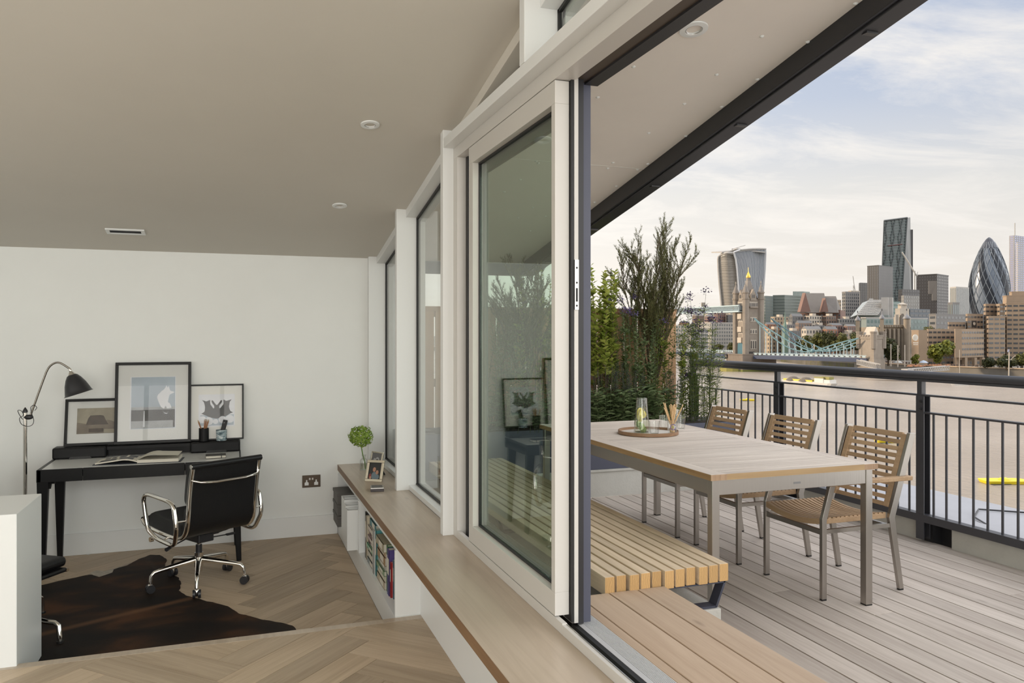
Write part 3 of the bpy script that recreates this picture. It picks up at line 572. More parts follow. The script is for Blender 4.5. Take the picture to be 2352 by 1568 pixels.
framed('lower left black framed picture, brown engraving of a rocky landscape', -1.187, -.72, HZ, .922, 6.53, 6.602, .019,
       [('print_sky', SEPS, rect(-.009, .17, .83, .25, .80)), ('print_land', SEP, lambda m, w, L: poly(m, [(.17, .25), (.83, .25), (.83, .52), (.70, .50), (.62, .54), (.50, .50), (.30, .46), (.17, .50)], -.0095, w, L)), ('print_rock', SEPD, lambda m, w, L: poly(m, [(.30, .44), (.62, .44), (.58, .54), (.55, .63), (.50, .645), (.36, .64), (.33, .58)], -.010, w, L)), ('print_reflection', SEPD, rect(-.010, .34, .55, .28, .36)), ('print_light', SEPS, rect(-.0102, .56, .83, .26, .34))])
bat = [(.0, .50), (.06, .48), (.14, .54), (.16, .70), (.12, .86), (.06, .93), (.20, .88), (.30, .93), (.31, .78), (.40, .64), (.43, .66), (.42, .74), (.36, .82), (.34, .90), (.38, .91), (.44, .82), (.48, .76), (.52, .76), (.56, .82), (.62, .91), (.66, .90), (.64, .82), (.58, .74), (.57, .66), (.60, .64), (.70, .78), (.70, .93), (.78, .88), (.94, .93), (.88, .84), (.86, .68), (.90, .54), (.98, .49), (.90, .46), (.78, .38), (.70, .34), (.50, .30), (.30, .34), (.2, .40), (.08, .46)]
framed('lower right thin framed picture with a black winged animal print', -.352, .064, HZ, 1.013, 6.545, 6.604, .0115,
       [('print_plate', WH, rect(-.009, .20, .84, .24, .82)), ('print_lower', SKY1, rect(-.0095, .23, .82, .26, .45)), ('print_creature', DG, lambda m, w, L: poly(m, [(.22 + p[0] * .60, .22 + p[1] * .54) for p in bat], -.010, w, L)), ('print_cloud', WH, lambda m, w, L: [poly(m, [(cx + r * math.cos(a) / w * .4, cy + r * math.sin(a) / L * .4) for a in [k * PI / 8 for k in range(16)]], -.0103, w, L) for cx, cy, r in ((.27, .37, .07), (.38, .34, .08), (.50, .33, .05), (.62, .36, .07), (.75, .37, .08))])], pm('mount_ivory', (.66, .65, .60), .6))
# ---- items on the desk
pc = thing('pencil_cup', 'round black cup of pencils on the right desk compartment', 'cup', (-.228, 6.50, HZ + .001))
part(pc, 'cup', MB().lathe([(.034, 0), (.036, .002), (.036, .100), (.033, .100), (.032, .004), (.001, .003)], 24, cap=False), BLKW, 40)
PEN = pm('cedar_pencil', (.33, .15, .07), .5)
for k, (a, t_) in enumerate([(2.9, .34), (3.3, .30), (.3, .12), (1.2, .10), (.0, .24), (.15, .28), (5.6, .2)]):
    p = Vector((-.228, 6.50, HZ + .006)); dr = Vector((math.cos(a) * math.sin(t_), math.sin(a) * math.sin(t_) * .4, math.cos(t_))).normalized(); base = p - Vector((dr.x, dr.y, 0)) * .03
    o = thing('pencil', 'natural cedar pencil standing in the black desk cup', 'pencil', base, group='pencils in the black cup')
    part(o, 'shaft', MB().tube([base, base + dr * .150], .0036, 6), PEN, world=True); part(o, 'point', MB().tube([base + dr * .150, base + dr * .168], [.0036, .0006], 6), pm('pencil_tip', (.50, .36, .22), .5), world=True)
c2 = thing('marbled_cup', 'blue and white marbled cup on the right desk compartment', 'cup', (-.100, 6.50, HZ + .001))
mm, nt, bb_ = mk('marbled_glaze'); wv = nn(nt, 'ShaderNodeTexNoise', i_Scale=14.0, i_Detail=4.0, i_Distortion=2.0); tc = nn(nt, 'ShaderNodeTexCoord'); mp = nn(nt, 'ShaderNodeMapping'); mp.inputs['Scale'].default_value = (1, 1, 3); nt.links.new(tc.outputs['Object'], mp.inputs[0]); nt.links.new(mp.outputs[0], wv.inputs['Vector']); rp = ramp(nt, [(.38, (.07, .11, .13)), (.5, (.34, .43, .46)), (.62, (.62, .66, .66))]); nt.links.new(wv.outputs[0], rp.inputs[0]); nt.links.new(rp.outputs[0], bb_.inputs['Base Color']); bb_.inputs['Roughness'].default_value = .25
part(c2, 'cup', MB().lathe([(.036, 0), (.038, .004), (.041, .083), (.038, .083), (.034, .006), (.001, .005)], 24, cap=False), mm, 40)
rm = thing('remote_control', 'slim black remote control standing in the marbled cup', 'remote', (-.100, 6.50, HZ + .008))
part(rm, 'body', MB().bar((-.008, 0, 0), (.030, .01, .150), .034, .014, (0, 1, 0)), BLKW, bevel=.003); part(rm, 'label_print', MB().bar((.0165, -.0035, .128), (.0225, -.0030, .131), .002, .002), TRIMW)
nbk = thing('notebook', 'small dark notebook with elastic band on the right of the desk', 'notebook', (-.135, 6.20, DZ + .002), rad(2))
part(nbk, 'cover', MB().box(-.07, .07, -.05, .05, 0, .003).box(-.07, .07, -.05, .05, .019, .022).box(-.07, .07, .047, .05, 0, .022), pm('notebook_cover', (.045, .038, .03), .5)); part(nbk, 'pages', MB().box(-.068, .068, -.048, .047, .003, .019), PAGE); part(nbk, 'elastic_band', MB().box(.036, .041, -.0515, .0515, -.0005, .0228), BLKR)
ob = thing('open_book', 'large open art book lying on the desk', 'book', (-.645, 6.19, DZ + .0015), rad(-4))
def leaf(side):
    def fn(u, v):
        x = u * .27; hgt = (.030 * math.sin(min(1, u * 2.2) * PI * .55) * (1 - u * .75) + .012 * (1 - u)) if side < 0 else (.040 * math.sin(min(1, u * 2.0) * PI * .6) * (1 - u * .35) + .020)
        return (side * x, (v - .5) * .20, .006 + hgt)
    return fn
part(ob, 'cover', MB().box(-.285, -.004, -.105, .105, 0, .0035).box(.004, .285, -.105, .105, 0, .0035), pm('book_board', (.045, .05, .065), .5))
part(ob, 'left_page_block', MB().slab(leaf(-1), lambda u, v: (0, 0, -1), .008, 24, 4), PAGE, 60)
part(ob, 'right_page_block', MB().box(.0, .27, -.10, .10, .004, .026), PAGE, bevel=.001); part(ob, 'turned_page', MB().slab(leaf(1), lambda u, v: (0, 0, -1), .0012, 24, 4), pm('curling_page', (.60, .57, .48), .7), 60)
m = MB(); lf = leaf(-1)
for (u0, u1, v0, v1) in ((.08, .28, .55, .95), (.34, .52, .55, .95), (.58, .70, .6, .9), (.74, .86, .6, .9), (.12, .46, .08, .48), (.52, .92, .08, .48)): m.grid(lambda a, c: Vector(lf(u0 + (u1 - u0) * a, v0 + (v1 - v0) * c)) + Vector((0, 0, .0008)), 6, 2)
part(ob, 'printed_plates', m, pm('plate_ink', (.10, .10, .11), .5, nz=(60, .5)), fix=False)
# ---- floor lamp
lp = thing('floor_lamp', 'chrome floor lamp with bell shaped black shade beside the desk', 'lamp', (-1.385, 6.3, LF))
part(lp, 'base', MB().lathe([(.12, 0), (.12, .012), (.10, .022), (.02, .03), (.015, .05)], 32), CHR, 40); part(lp, 'pole', MB().tube([(0, 0, .03), (0, 0, 1.11)], .0125, 14), CHR, 50)
part(lp, 'finial', MB().lathe([(.011, 1.105), (.016, 1.11), (.016, 1.12), (.008, 1.135), (.001, 1.145)], 16), BLKM, 40); part(lp, 'clamp', MB().ell((.022, -.004, 1.075), (.030, .018, .018), 14, 8), BLKM, 60)
jp = Vector((.030, 0, 1.085)); pts = [(.034, 0, 1.09), (.075, 0, 1.22), (.115, 0, 1.345), (.135, 0, 1.40), (.155, 0, 1.432), (.185, 0, 1.452), (.21, 0, 1.453), (.235, 0, 1.440), (.275, 0, 1.410)]
part(lp, 'arm', MB().tube(smooth_path(pts), .0068, 10), pm('dark_chrome', (.28, .26, .23), .2, 1), 60)
ax = Vector((.30, 0, -.92)).normalized(); Ms = Vector((0, 0, 1)).rotation_difference(-ax).to_matrix(); tp = Vector((.278, 0, 1.400))
part(lp, 'knuckle', MB().lathe([(.008, .012), (.012, .004), (.010, -.008), (.020, -.022), (.026, -.034), (.024, -.038)], 18, tp, Ms), CHR, 40)
sh = [(.026, -.036), (.034, -.040), (.052, -.066), (.070, -.105), (.082, -.145), (.090, -.172), (.098, -.178)]
part(lp, 'shade', MB().lathe(sh, 36, tp, Ms, cap=False), BLKM, 60); part(lp, 'shade_lining', MB().lathe([(r - .003, z_) for r, z_ in sh], 36, tp, Ms, cap=False), pm('white_enamel', (.6, .6, .58), .3), 60)
part(lp, 'bulb', MB().ell(tp + ax * .11, (.022, .022, .03), 12, 8), pm('pearl_bulb', (.7, .7, .66), .3), 60)
part(lp, 'cable', MB().tube(smooth_path([(-.012, -.012, 1.06), (-.035, -.012, 1.10), (-.040, -.012, 1.125), (-.020, -.012, 1.12), (-.008, -.014, 1.09), (-.030, -.016, 1.07), (-.020, -.016, 1.03), (.015, -.016, 1.012), (.045, -.014, 1.02), (.055, -.010, 1.05), (.045, -.008, 1.09), (.035, -.006, 1.14), (.055, -.006, 1.158), (.072, -.006, 1.14), (.06, -.006, 1.12)]), .0022, 6), BLKR, 60)
# ---- executive desk chair
def office_chair(loc, rz, label):
    t = thing('office_chair', label, 'chair', loc, rz)
    prof = [(.275, .432), (.235, .405), (.15, .388), (0, .375), (-.14, .372), (-.215, .390), (-.258, .44), (-.276, .52), (-.288, .62), (-.305, .73), (-.332, .84)]
    def at(s):      # smooth interpolation along the side profile
        k = s * (len(prof) - 1); i = min(int(k), len(prof) - 2); f_ = k - i
        p0, p1, p2, p3 = prof[max(i - 1, 0)], prof[i], prof[i + 1], prof[min(i + 2, len(prof) - 1)]
        return Vector([.5 * (2 * p1[q] + (p2[q] - p0[q]) * f_ + (2 * p0[q] - 5 * p1[q] + 4 * p2[q] - p3[q]) * f_ ** 2 + (3 * p1[q] - p0[q] - 3 * p2[q] + p3[q]) * f_ ** 3) for q in (0, 1)])
    def nr(s): a, c = at(max(s - .01, 0)), at(min(s + .01, 1)); d_ = (c - a).normalized(); return Vector((-d_.y, d_.x)) * -1
    for sx in (-.235, .235): part(t, 'side_rail', MB().tube([(sx, at(k / 40).x, at(k / 40).y) for k in range(41)], .0135, 10, flat=1.15, up=(1, 0, 0)), CHR, 60)
    for k, (s0, s1) in enumerate(((0.015, .43),)): pass
    def pad(name, s0, s1, th, w=.236, rnd=.2):
        def fn(side):
            def g(u, v):
                s = s0 + (s1 - s0) * v; x = (u * 2 - 1); e = (1 - abs(x) ** 14) ** .5 * (1 - abs(2 * v - 1) ** 10) ** .5; p = at(s); n = nr(s); b_ = th * e + .004
                q = p + n * (b_ if side else .003); return (x * w, q.x, q.y)
            return g
        m = MB(); m.grid(fn(1), 20, 24); m.grid(fn(0), 20, 24); part(t, name, m, LEATH, 75)
    pad('seat_cushion', .03, .46, .082); pad('back_cushion', .50, .75, .10); pad('back_cushion', .755, .985, .105)
    part(t, 'back_sheet', MB().slab(lambda u, v: ((u * 2 - 1) * .222, at(.02 + .96 * v).x - nr(.02 + .96 * v).x * .006, at(.02 + .96 * v).y - nr(.02 + .96 * v).y * .006), lambda u, v: (0, nr(.02 + .96 * v).x, nr(.02 + .96 * v).y), .008, 4, 48), LEATH, 60)
    a_ = at(1); part(t, 'top_roll', MB().tube([(-.245, a_.x, a_.y), (.245, a_.x, a_.y)], .019, 14), LEATH, 50); a0 = at(0); part(t, 'front_roll', MB().tube([(-.240, a0.x, a0.y), (.240, a0.x, a0.y)], .017, 14), LEATH, 50)
    for sx in (-.247, .247): part(t, 'end_cap', MB().tube([(sx - .003, a_.x, a_.y), (sx + .003, a_.x, a_.y)], .014, 12), CHR, 50)
    s_ = .92; h = at(s_); part(t, 'back_stretcher', MB().tube([(-.235, h.x - .008, h.y), (-.20, h.x - .045, h.y - .012), (-.10, h.x - .058, h.y - .02), (.10, h.x - .058, h.y - .02), (.20, h.x - .045, h.y - .012), (.235, h.x - .008, h.y)], .012, 8, flat=.7), CHR, 60)
    def rl(p, n=6, r=.35):      # rounded closed loop
        out = []
        for i in range(len(p)):
            a, b_, c = Vector(p[i - 1]), Vector(p[i]), Vector(p[(i + 1) % len(p)]); q0 = b_ + (a - b_) * r; q1 = b_ + (c - b_) * r
            for k in range(n + 1): f_ = k / n; out.append(q0 * (1 - f_) ** 2 + b_ * 2 * f_ * (1 - f_) + q1 * f_ ** 2)
        return out
    for sx in (-1, 1):
        x = sx * .302; lp_ = rl([(x, .150, .635), (x, -.225, .615), (x, -.262, .46), (x * .93, -.20, .338), (x * .93, .02, .355), (x * .97, .105, .405)], 6, .28)
        ar = part(t, 'armrest', MB().tube(lp_, .0125, 10, True, flat=1.15, up=(1, 0, 0)), CHR, 60)
        part(ar, 'peg', MB().tube([(sx * .235, -.262, .50), (x, -.258, .50)], .006, 8).tube([(sx * .235, -.05, .365), (x * .93, -.05, .350)], .006, 8).tube([(x * .93, .06, .345), (x * .93 + sx * .02, .06, .345)], .016, 12), CHR, 50)
    part(t, 'seat_bar', MB().tube([(-.235, -.10, .372), (-.15, -.07, .345), (.15, -.07, .345), (.235, -.10, .372)], .011, 8).tube([(-.235, .12, .382), (-.12, .06, .345), (.12, .06, .345), (.235, .12, .382)], .011, 8), BLKM, 50)
    part(t, 'tilt_mechanism', MB().box(-.055, .055, -.09, .09, .290, .345).box(-.05, .12, -.05, .0, .318, .350).tube([(.12, -.02, .335), (.22, -.02, .350)], .022, 10), BLKM, bevel=.008)
    part(t, 'tilt_lever', MB().tube([(-.05, .03, .315), (-.16, -.01, .300), (-.20, -.03, .297)], .0045, 8).tube([(-.20, -.03, .297), (-.255, -.055, .290)], [.008, .013], 8), BLKM, 50); part(t, 'height_lever', MB().tube([(.04, -.01, .295), (.20, -.02, .290)], .004, 8).box(.19, .25, -.032, -.008, .284, .295), BLKM, 50)
    cb_ = part(t, 'gas_column', MB().tube([(0, 0, .29), (0, 0, .255)], .013, 14), CHR, 50); part(cb_, 'column_sleeve', MB().tube([(0, 0, .262), (0, 0, .205)], .020, 16), BLKM, 50); part(cb_, 'base_hub', MB().tube([(0, 0, .210), (0, 0, .115)], .028, 20).tube([(0, 0, .118), (0, 0, .085)], .022, 16), CHR, 50)
    for k in range(5):
        a = rad(-90 + 72 * k) - rz; c, s = math.cos(a), math.sin(a); e = Vector((c, s, 0))
        lg_ = part(t, 'base_leg', MB().tube([e * .02 + Vector((0, 0, .165)), e * .12 + Vector((0, 0, .150)), e * .24 + Vector((0, 0, .132)), e * .275 + Vector((0, 0, .125)), e * .292 + Vector((0, 0, .105)), e * .298 + Vector((0, 0, .060))], [.020, .018, .0145, .013, .012, .013], 12), CHR, 60)
        q = e * .300; sd = Vector((-s, c, 0)); cs_ = part(t, 'caster', MB().tube([q + Vector((0, 0, .060)), q + Vector((0, 0, .045))], .009, 8).ell(q + Vector((0, 0, .036)), (.017, .017, .026), 12, 8), CHR, 60)
        for sg in (-1, 1): part(cs_, 'caster_wheel', MB().tube([q + sd * (sg * .008) + Vector((0, 0, .0265)), q + sd * (sg * .024) + Vector((0, 0, .0265))], .0265, 18), BLKM, 40)
    return t
office_chair((-.226, 5.575, LF + .004), rad(33), 'black leather office chair with chrome frame on casters at the desk')
# ---- second seat, mostly behind the half wall
st = thing('lounge_stool', 'black leather stool with chrome four star base behind the half wall', 'stool', (-1.25, 4.93, LF + .003), rad(-34))
part(st, 'cushion', MB().box(-.26, .26, -.26, .26, .345, .405), LEATH, 60, bevel=.025); part(st, 'sling', MB().box(-.27, .27, -.25, .25, .318, .342), LEATH, 60, bevel=.010)
for sy in (-.24, .24): part(st, 'side_rail', MB().tube([(-.268, sy, .330), (.278, sy, .330)], .010, 10), CHR, 50)
part(st, 'column', MB().tube([(0, 0, .32), (0, 0, .14)], .022, 16), CHR, 50)
for k in range(4):
    a = rad(8.6 + 90 * k); e = Vector((math.cos(a), math.sin(a), 0)) * 1.25; l_ = part(st, 'base_leg', MB().tube([e * .02 + Vector((0, 0, .16)), e * .26 + Vector((0, 0, .112)), e * .30 + Vector((0, 0, .108)), e * .318 + Vector((0, 0, .095)), e * .325 + Vector((0, 0, .012))], [.018, .014, .013, .013, .014], 12), CHR, 60); part(l_, 'glide', MB().tube([e * .325 + Vector((0, 0, .012)), e * .325], .017, 14), BLKR, 50)
# ---- cowhide rug
pxs = [(95, 1345), (135, 1335), (175, 1327), (205, 1320), (228, 1322), (250, 1312), (290, 1300), (320, 1284), (345, 1275), (368, 1275), (381, 1284), (379, 1298), (388, 1316), (410, 1328), (416, 1341), (411, 1357), (430, 1369), (455, 1376), (498, 1387), (525, 1393), (548, 1409), (580, 1419), (612, 1425), (645, 1431), (670, 1438), (681, 1446), (674, 1452), (645, 1453), (600, 1459), (560, 1464)]
hp = [PZ(u, v, LF)[:2] for u, v in pxs] + [(.02, 4.42), (-.25, 4.34), (-.6, 4.32), (-1.0, 4.36), (-1.5, 4.42), (-2.0, 4.38), (-2.4, 4.6), (-2.25, 4.9), (-2.4, 5.25), (-2.1, 5.40), (-1.75, 5.30), (-1.4, 5.45)]
def rough(poly_, n=5, a=.010):
    out = []; 
    for i in range(len(poly_)):
        p, q = Vector(poly_[i]), Vector(poly_[(i + 1) % len(poly_)]); d_ = q - p; nrm = Vector((-d_.y, d_.x)).normalized(); k = max(2, int(d_.length / .02))
        for j in range(k): w_ = p + d_ * (j / k); out.append(tuple(w_ + nrm * a * noise.noise(Vector((w_.x * 18, w_.y * 18, 3)))))
    return out
hm, nt, bs = mk('cowhide'); L_ = nt.links.new; tc = nn(nt, 'ShaderNodeTexCoord'); mp = nn(nt, 'ShaderNodeMapping'); L_(tc.outputs['Object'], mp.inputs[0]); mp.inputs['Scale'].default_value = (1.6, 2.4, 1); t1 = nn(nt, 'ShaderNodeTexNoise', i_Scale=1.3, i_Detail=4.0, i_Distortion=.4); L_(mp.outputs[0], t1.inputs['Vector']); r1 = ramp(nt, [(.38, (.010, .008, .007)), (.50, (.022, .013, .009)), (.66, (.075, .032, .014))]); L_(t1.outputs[0], r1.inputs[0])
sA, sB = PZ(120, 1452, LF), PZ(455, 1371, LF); hc = Vector((sum(p[0] for p in hp) / len(hp), sum(p[1] for p in hp) / len(hp))); dd = (sB - sA).normalized(); ang = math.atan2(dd.y, dd.x)
mp2 = nn(nt, 'ShaderNodeMapping'); mp2.vector_type = 'TEXTURE'; mp2.inputs['Location'].default_value = (sA.x - hc.x, sA.y - hc.y, 0); mp2.inputs['Rotation'].default_value = (0, 0, ang); L_(tc.outputs['Object'], mp2.inputs[0]); sx_ = nn(nt, 'ShaderNodeSeparateXYZ'); L_(mp2.outputs[0], sx_.inputs[0]); ab = nn(nt, 'ShaderNodeMath', operation='ABSOLUTE'); L_(sx_.outputs[1], ab.inputs[0]); r2 = ramp(nt, [(.0, (.5, .5, .5)), (.012, (.42, .42, .42)), (.045, (0, 0, 0))]); L_(ab.outputs[0], r2.inputs[0]); mxh = nn(nt, 'ShaderNodeMix', data_type='RGBA'); mxh.inputs[7].default_value = (.20, .10, .05, 1); L_(r2.outputs[0], mxh.inputs[0]); L_(r1.outputs[0], mxh.inputs[6]); L_(mxh.outputs[2], bs.inputs['Base Color']); bs.inputs['Roughness'].default_value = .6; t3 = nn(nt, 'ShaderNodeTexNoise', i_Scale=220.0); L_(tc.outputs['Object'], t3.inputs['Vector']); bp = nn(nt, 'ShaderNodeBump', i_Strength=.35, i_Distance=.002); L_(t3.outputs[0], bp.inputs['Height']); L_(bp.outputs[0], bs.inputs['Normal']); bs.inputs['Specular IOR Level'].default_value = .12
rg = thing('cowhide_rug', 'dark brown and black cowhide rug on the lower floor', 'rug', (hc.x, hc.y, LF)); R_ = rough(hp); cc = Vector((0, 0))
part(rg, 'hide', MB().prism([(p[0] - hc.x, p[1] - hc.y) for p in R_], .0006, .0045), hm)
fr = MB(); FR = pm('white_hide_hair', (.42, .38, .32), .8, nz=(30, .2)); rn = random.Random(8)
def fringe(a, c):
    pa = [PZ(u, v, LF) for u, v in (a, c)]
    for k in range(150):
        p = pa[0].lerp(pa[1], rn.random()); d_ = (pa[1] - pa[0]).normalized(); n_ = Vector((-d_.y, d_.x, 0)) * (1 if pa[1].x > pa[0].x else -1); e = p + n_ * rn.uniform(.012, .03) * (1 if a[1] < 1400 else -1) + d_ * rn.uniform(-.01, .01); fr.add([(p.x - d_.x * .002, p.y - d_.y * .002, LF + .005), (p.x + d_.x * .002, p.y + d_.y * .002, LF + .005), (e.x, e.y, LF + .003)], [(0, 1, 2)])
fringe((200, 1322), (250, 1313)); fringe((250, 1313), (300, 1295)); fringe((540, 1465), (640, 1454)); part(rg, 'pale_fringe', fr, FR, world=True, stuff=True, fix=False)
part(rg, 'pale_patch', MB().prism([tuple(Vector(PZ(u, v, LF)[:2]) - hc) for u, v in ((206, 1317), (222, 1311), (240, 1313), (262, 1307), (258, 1316), (240, 1322), (228, 1326), (214, 1322))], .0046, .0054), FR)
# ============================================================ terrace
dkk = struct('deck_floor', MB().box(1.22, 4.42, -3.6, 6.14, -.12, -.028), pm('deck_void', (.02, .013, .008), .9))
rn = random.Random(2); x = 1.7205
for i in range(21):
    ys = [-3.6, rn.uniform(-1.5, .5), rn.uniform(1.2, 2.6) if i % 3 == 0 else 2.2 + (i * 1.37) % 3.2, 6.14]
    ys = sorted(ys); 
    if i < 8: ys = [-3.6, 1.2 + .3 * (i % 3), 6.14] if i != 3 else [-3.6, 2.25, 6.14]
    for a, c in zip(ys[:-1], ys[1:]):
        m = MB().box(-.0614, .0614, -(c - a) / 2 + .001, (c - a) / 2 - .001, -.022, 0); link('plank', m.mesh('plank', DECKW), dkk, (x + .0652 - dkk.location.x, (a + c) / 2 - dkk.location.y, -dkk.location.z), bevel=.0018)
    x += .1305
# leaf litter specks
# raised step outside the door
stp = thing('timber_step', 'raised pale timber step of wide boards along the open door', 'step', (1.53, 1.5, 0))
for i, (a, c) in enumerate(((1.3045, 1.345), (1.350, 1.481), (1.487, 1.616), (1.622, 1.750))):
    m = MB().box(-(c - a) / 2, (c - a) / 2, -3.2, 1.475, -.028, 0); link('plank', m.mesh('plank', STEPW), stp, ((a + c) / 2 - 1.53, 0, .32), bevel=.0025)
part(stp, 'riser', MB().box(1.722, 1.742, -1.7, 2.955, .0, .290).box(1.31, 1.722, 2.94, 2.955, 0, .290), STEPW, world=True)
part(stp, 'joist', MB().box(1.31, 1.72, -1.7, 2.93, .0, .288), pm('step_void', (.035, .022, .014), .9), world=True)
# bench of thick slats
bn = thing('slatted_bench', 'long low bench of eleven thick timber slats on angled steel brackets', 'bench', (1.775, 4.55, 0))
for i in range(11):
    xx = 1.4905 + .0568 * i; j = .006 * math.sin(i * 2.1)
    m = MB().box(-.0225, .0225, -1.575 + j, 1.60, -.078, 0); link('slat', m.mesh('slat', BENCHW), bn, (xx - 1.775, 0, .385), bevel=.0022)
SQ = pm('bench_bracket_steel', (.045, .05, .075), .4)
for y in (3.01, 4.55, 6.0):
    part(bn, 'bracket', MB().bar((1.53, y, .197), (2.020, y, .197), .055, .010).bar((2.020, y, .194), (2.066, y, .306), .055, .010).bar((1.55, y, .194), (1.50, y, .306), .055, .010).bar((1.50, y, .303), (2.066, y, .303), .055, .006), SQ, world=True)
    part(bn, 'bolt', MB().tube([(1.92, y, .202), (1.92, y, .208)], .006, 8), ALU, 40, world=True)
pl = MB().box(1.56, 2.037, 2.97, 6.12, 0, .191)
solo('concrete_plinth', pl, CONC, 'low pale concrete plinth under the slatted bench', 'plinth', bevel=.003)
# ---- dining table
TX0, TX1, TY0, TY1, TZ = 2.135, 3.144, 3.195, 5.42, .74
tb = thing('dining_table', 'long outdoor dining table with silvered timber top and steel frame', 'table', ((TX0 + TX1) / 2, (TY0 + TY1) / 2, 0)); bw = .088
for a, c in ((TX0, TX0 + bw), (TX1 - bw, TX1)):
    m = MB().box(-(c - a) / 2, (c - a) / 2, -(TY1 - TY0) / 2, (TY1 - TY0) / 2, -.030, 0); link('edge_board', m.mesh('edge_board', wood('silvered_teak_long', (.60, .53, .46), (.44, .375, .32), 'Y', 1.2, .6, .05)), tb, ((a + c) / 2 - tb.location.x, 0, TZ), bevel=.0015)
e_ = MB().box(TX0 - .0006, TX0, TY0 + .001, TY1 - .001, TZ - .029, TZ - .001); part(tb, 'raw_edge', e_, TEAKE, world=True, label='browner bare timber edge')
EG = wood('teak_end_grain', (.40, .27, .17), (.25, .15, .09), 'Z', 2.5, .6)
for a in (TX0, TX1 - bw): part(tb, 'end_grain', MB().box(a, a + bw, TY0 - .0006, TY0, TZ - .029, TZ - .001), EG, world=True)
n = 50; y0 = TY0 + .002; pw_ = (TY1 - TY0 - .004) / n; mb_ = MB().box(-(TX1 - TX0 - 2 * bw) / 2 + .001, (TX1 - TX0 - 2 * bw) / 2 - .001, -pw_ / 2 + .0016, pw_ / 2 - .0016, -.028, -.0004).mesh('slat', TEAKT)
for i in range(n): link('slat', mb_, tb, (0, y0 + pw_ * (i + .5) - tb.location.y, TZ))
part(tb, 'end_edge', MB().box(TX0 + bw, TX1 - bw, TY0 - .0006, TY0 + .002, TZ - .029, TZ - .001), wood('teak_front_edge', (.46, .32, .17), (.34, .22, .11), 'X', 1.5, .55), world=True)
ap = MB(); i_ = .022
ap.box(TX0 + i_, TX0 + i_ + .02, TY0 + .055, TY1 - .055, TZ - .105, TZ - .031).box(TX1 - i_ - .02, TX1 - i_, TY0 + .055, TY1 - .055, TZ - .105, TZ - .031).box(TX0 + .06, TX1 - .06, TY0 + i_, TY0 + i_ + .02, TZ - .105, TZ - .031).box(TX0 + .06, TX1 - .06, TY1 - i_ - .02, TY1 - i_, TZ - .105, TZ - .031)
part(tb, 'apron', ap, STEEL, world=True, bevel=.002); part(tb, 'badge', MB().box(2.63, 2.672, TY0 + i_ - .001, TY0 + i_, TZ - .078, TZ - .068), pm('badge', (.25, .25, .25), .4, 1), world=True)
for lx in (TX0 + .018, TX1 - .060):
    for ly in (TY0 + .018, TY1 - .060):
        l = part(tb, 'leg', MB().box(lx, lx + .042, ly, ly + .042, .006, TZ - .031), STEEL, world=True, bevel=.003); part(l, 'foot', MB().box(lx + .001, lx + .041, ly + .001, ly + .041, 0, .006), BLKR, world=True)
# ---- dining chairs
def dchair(label, loc):
    t = thing('dining_chair', label, 'chair', loc, group='slatted dining armchairs along the railing side'); hw = .245
    for s in (-1, 1):
        y = s * (hw - .011)
        l = part(t, 'front_leg', MB().add([(x, y + q, z) for q in (-.011, .011) for x, z in ((0, .008), (.030, .008), (.030, .42), (.088, .605), (.052, .605), (0, .43))], [(0, 1, 2, 3, 4, 5), (11, 10, 9, 8, 7, 6)] + [(i, i + 6, (i + 1) % 6 + 6, (i + 1) % 6) for i in range(6)]), STEEL, bevel=.002)
        part(l, 'foot', MB().box(.001, .029, y - .010, y + .010, 0, .008), BLKR)
        pts = [(.525, .008), (.555, .008), (.492, .40), (.640, .86), (.600, .862), (.452, .405)]
        l = part(t, 'rear_leg', MB().add([(x, y + q, z) for q in (-.011, .011) for x, z in pts], [(0, 1, 2, 3, 4, 5), (11, 10, 9, 8, 7, 6)] + [(i, i + 6, (i + 1) % 6 + 6, (i + 1) % 6) for i in range(6)]), STEEL, bevel=.002)
        part(l, 'foot', MB().box(.526, .554, y - .010, y + .010, 0, .008), BLKR)
        part(t, 'armrest', MB().box(.035, .60, s * hw - .020, s * hw + .020, .604, .628), TEAKC, bevel=.004)
        part(t, 'side_stretcher', MB().box(.02, .47, y - .008, y + .008, .352, .374), STEEL)
        part(t, 'seat_side_rail', MB().box(.04, .452, y - s * .022 - .010, y - s * .022 + .010, .398, .426), TEAKC, bevel=.003)
    part(t, 'front_stretcher', MB().box(.006, .026, -hw + .022, hw - .022, .345, .370), STEEL); part(t, 'rear_stretcher', MB().box(.455, .475, -hw + .022, hw - .022, .345, .365), STEEL)
    ns = 15; w_ = hw - .024
    def slat(xc, wd, th):
        return MB().slab(lambda u, v: (xc + (v - .5) * wd, (u * 2 - 1) * w_, .432 - .026 * (1 - (u * 2 - 1) ** 2)), lambda u, v: (0, 0, -1), th, 10, 1)
    part(t, 'front_rail', slat(.014, .024, .030), TEAKC, 40)
    sm = slat(0, .0185, .016).mesh('seat_slat', TEAKC, 40)
    for i in range(ns): link('seat_slat', sm, t, (.042 + i * .0285, 0, 0))
    bk = lambda s_: Vector((.485 + s_ * (.622 - .485), 0, .455 + s_ * (.855 - .455)))   # line up the back
    for s in (-1, 1):
        y = s * (hw - .045); part(t, 'back_stile', MB().bar(bk(.0) + Vector((-.006, y, 0)), bk(.985) + Vector((-.006, y, 0)), .036, .022, (1, 0, 0)), TEAKC, bevel=.002)
    for i in range(11):
        q = bk(.03 + i * .094); part(t, 'back_slat', MB().bar(q + Vector((-.006, -hw + .06, 0)), q + Vector((-.006, hw - .06, 0)), .014, .023 if i < 10 else .030, (.31, 0, .95)), TEAKC, bevel=.001)
    return t
c1 = dchair('nearest slatted dining armchair, at the near right corner of the table', (2.921, 3.593, .0005))
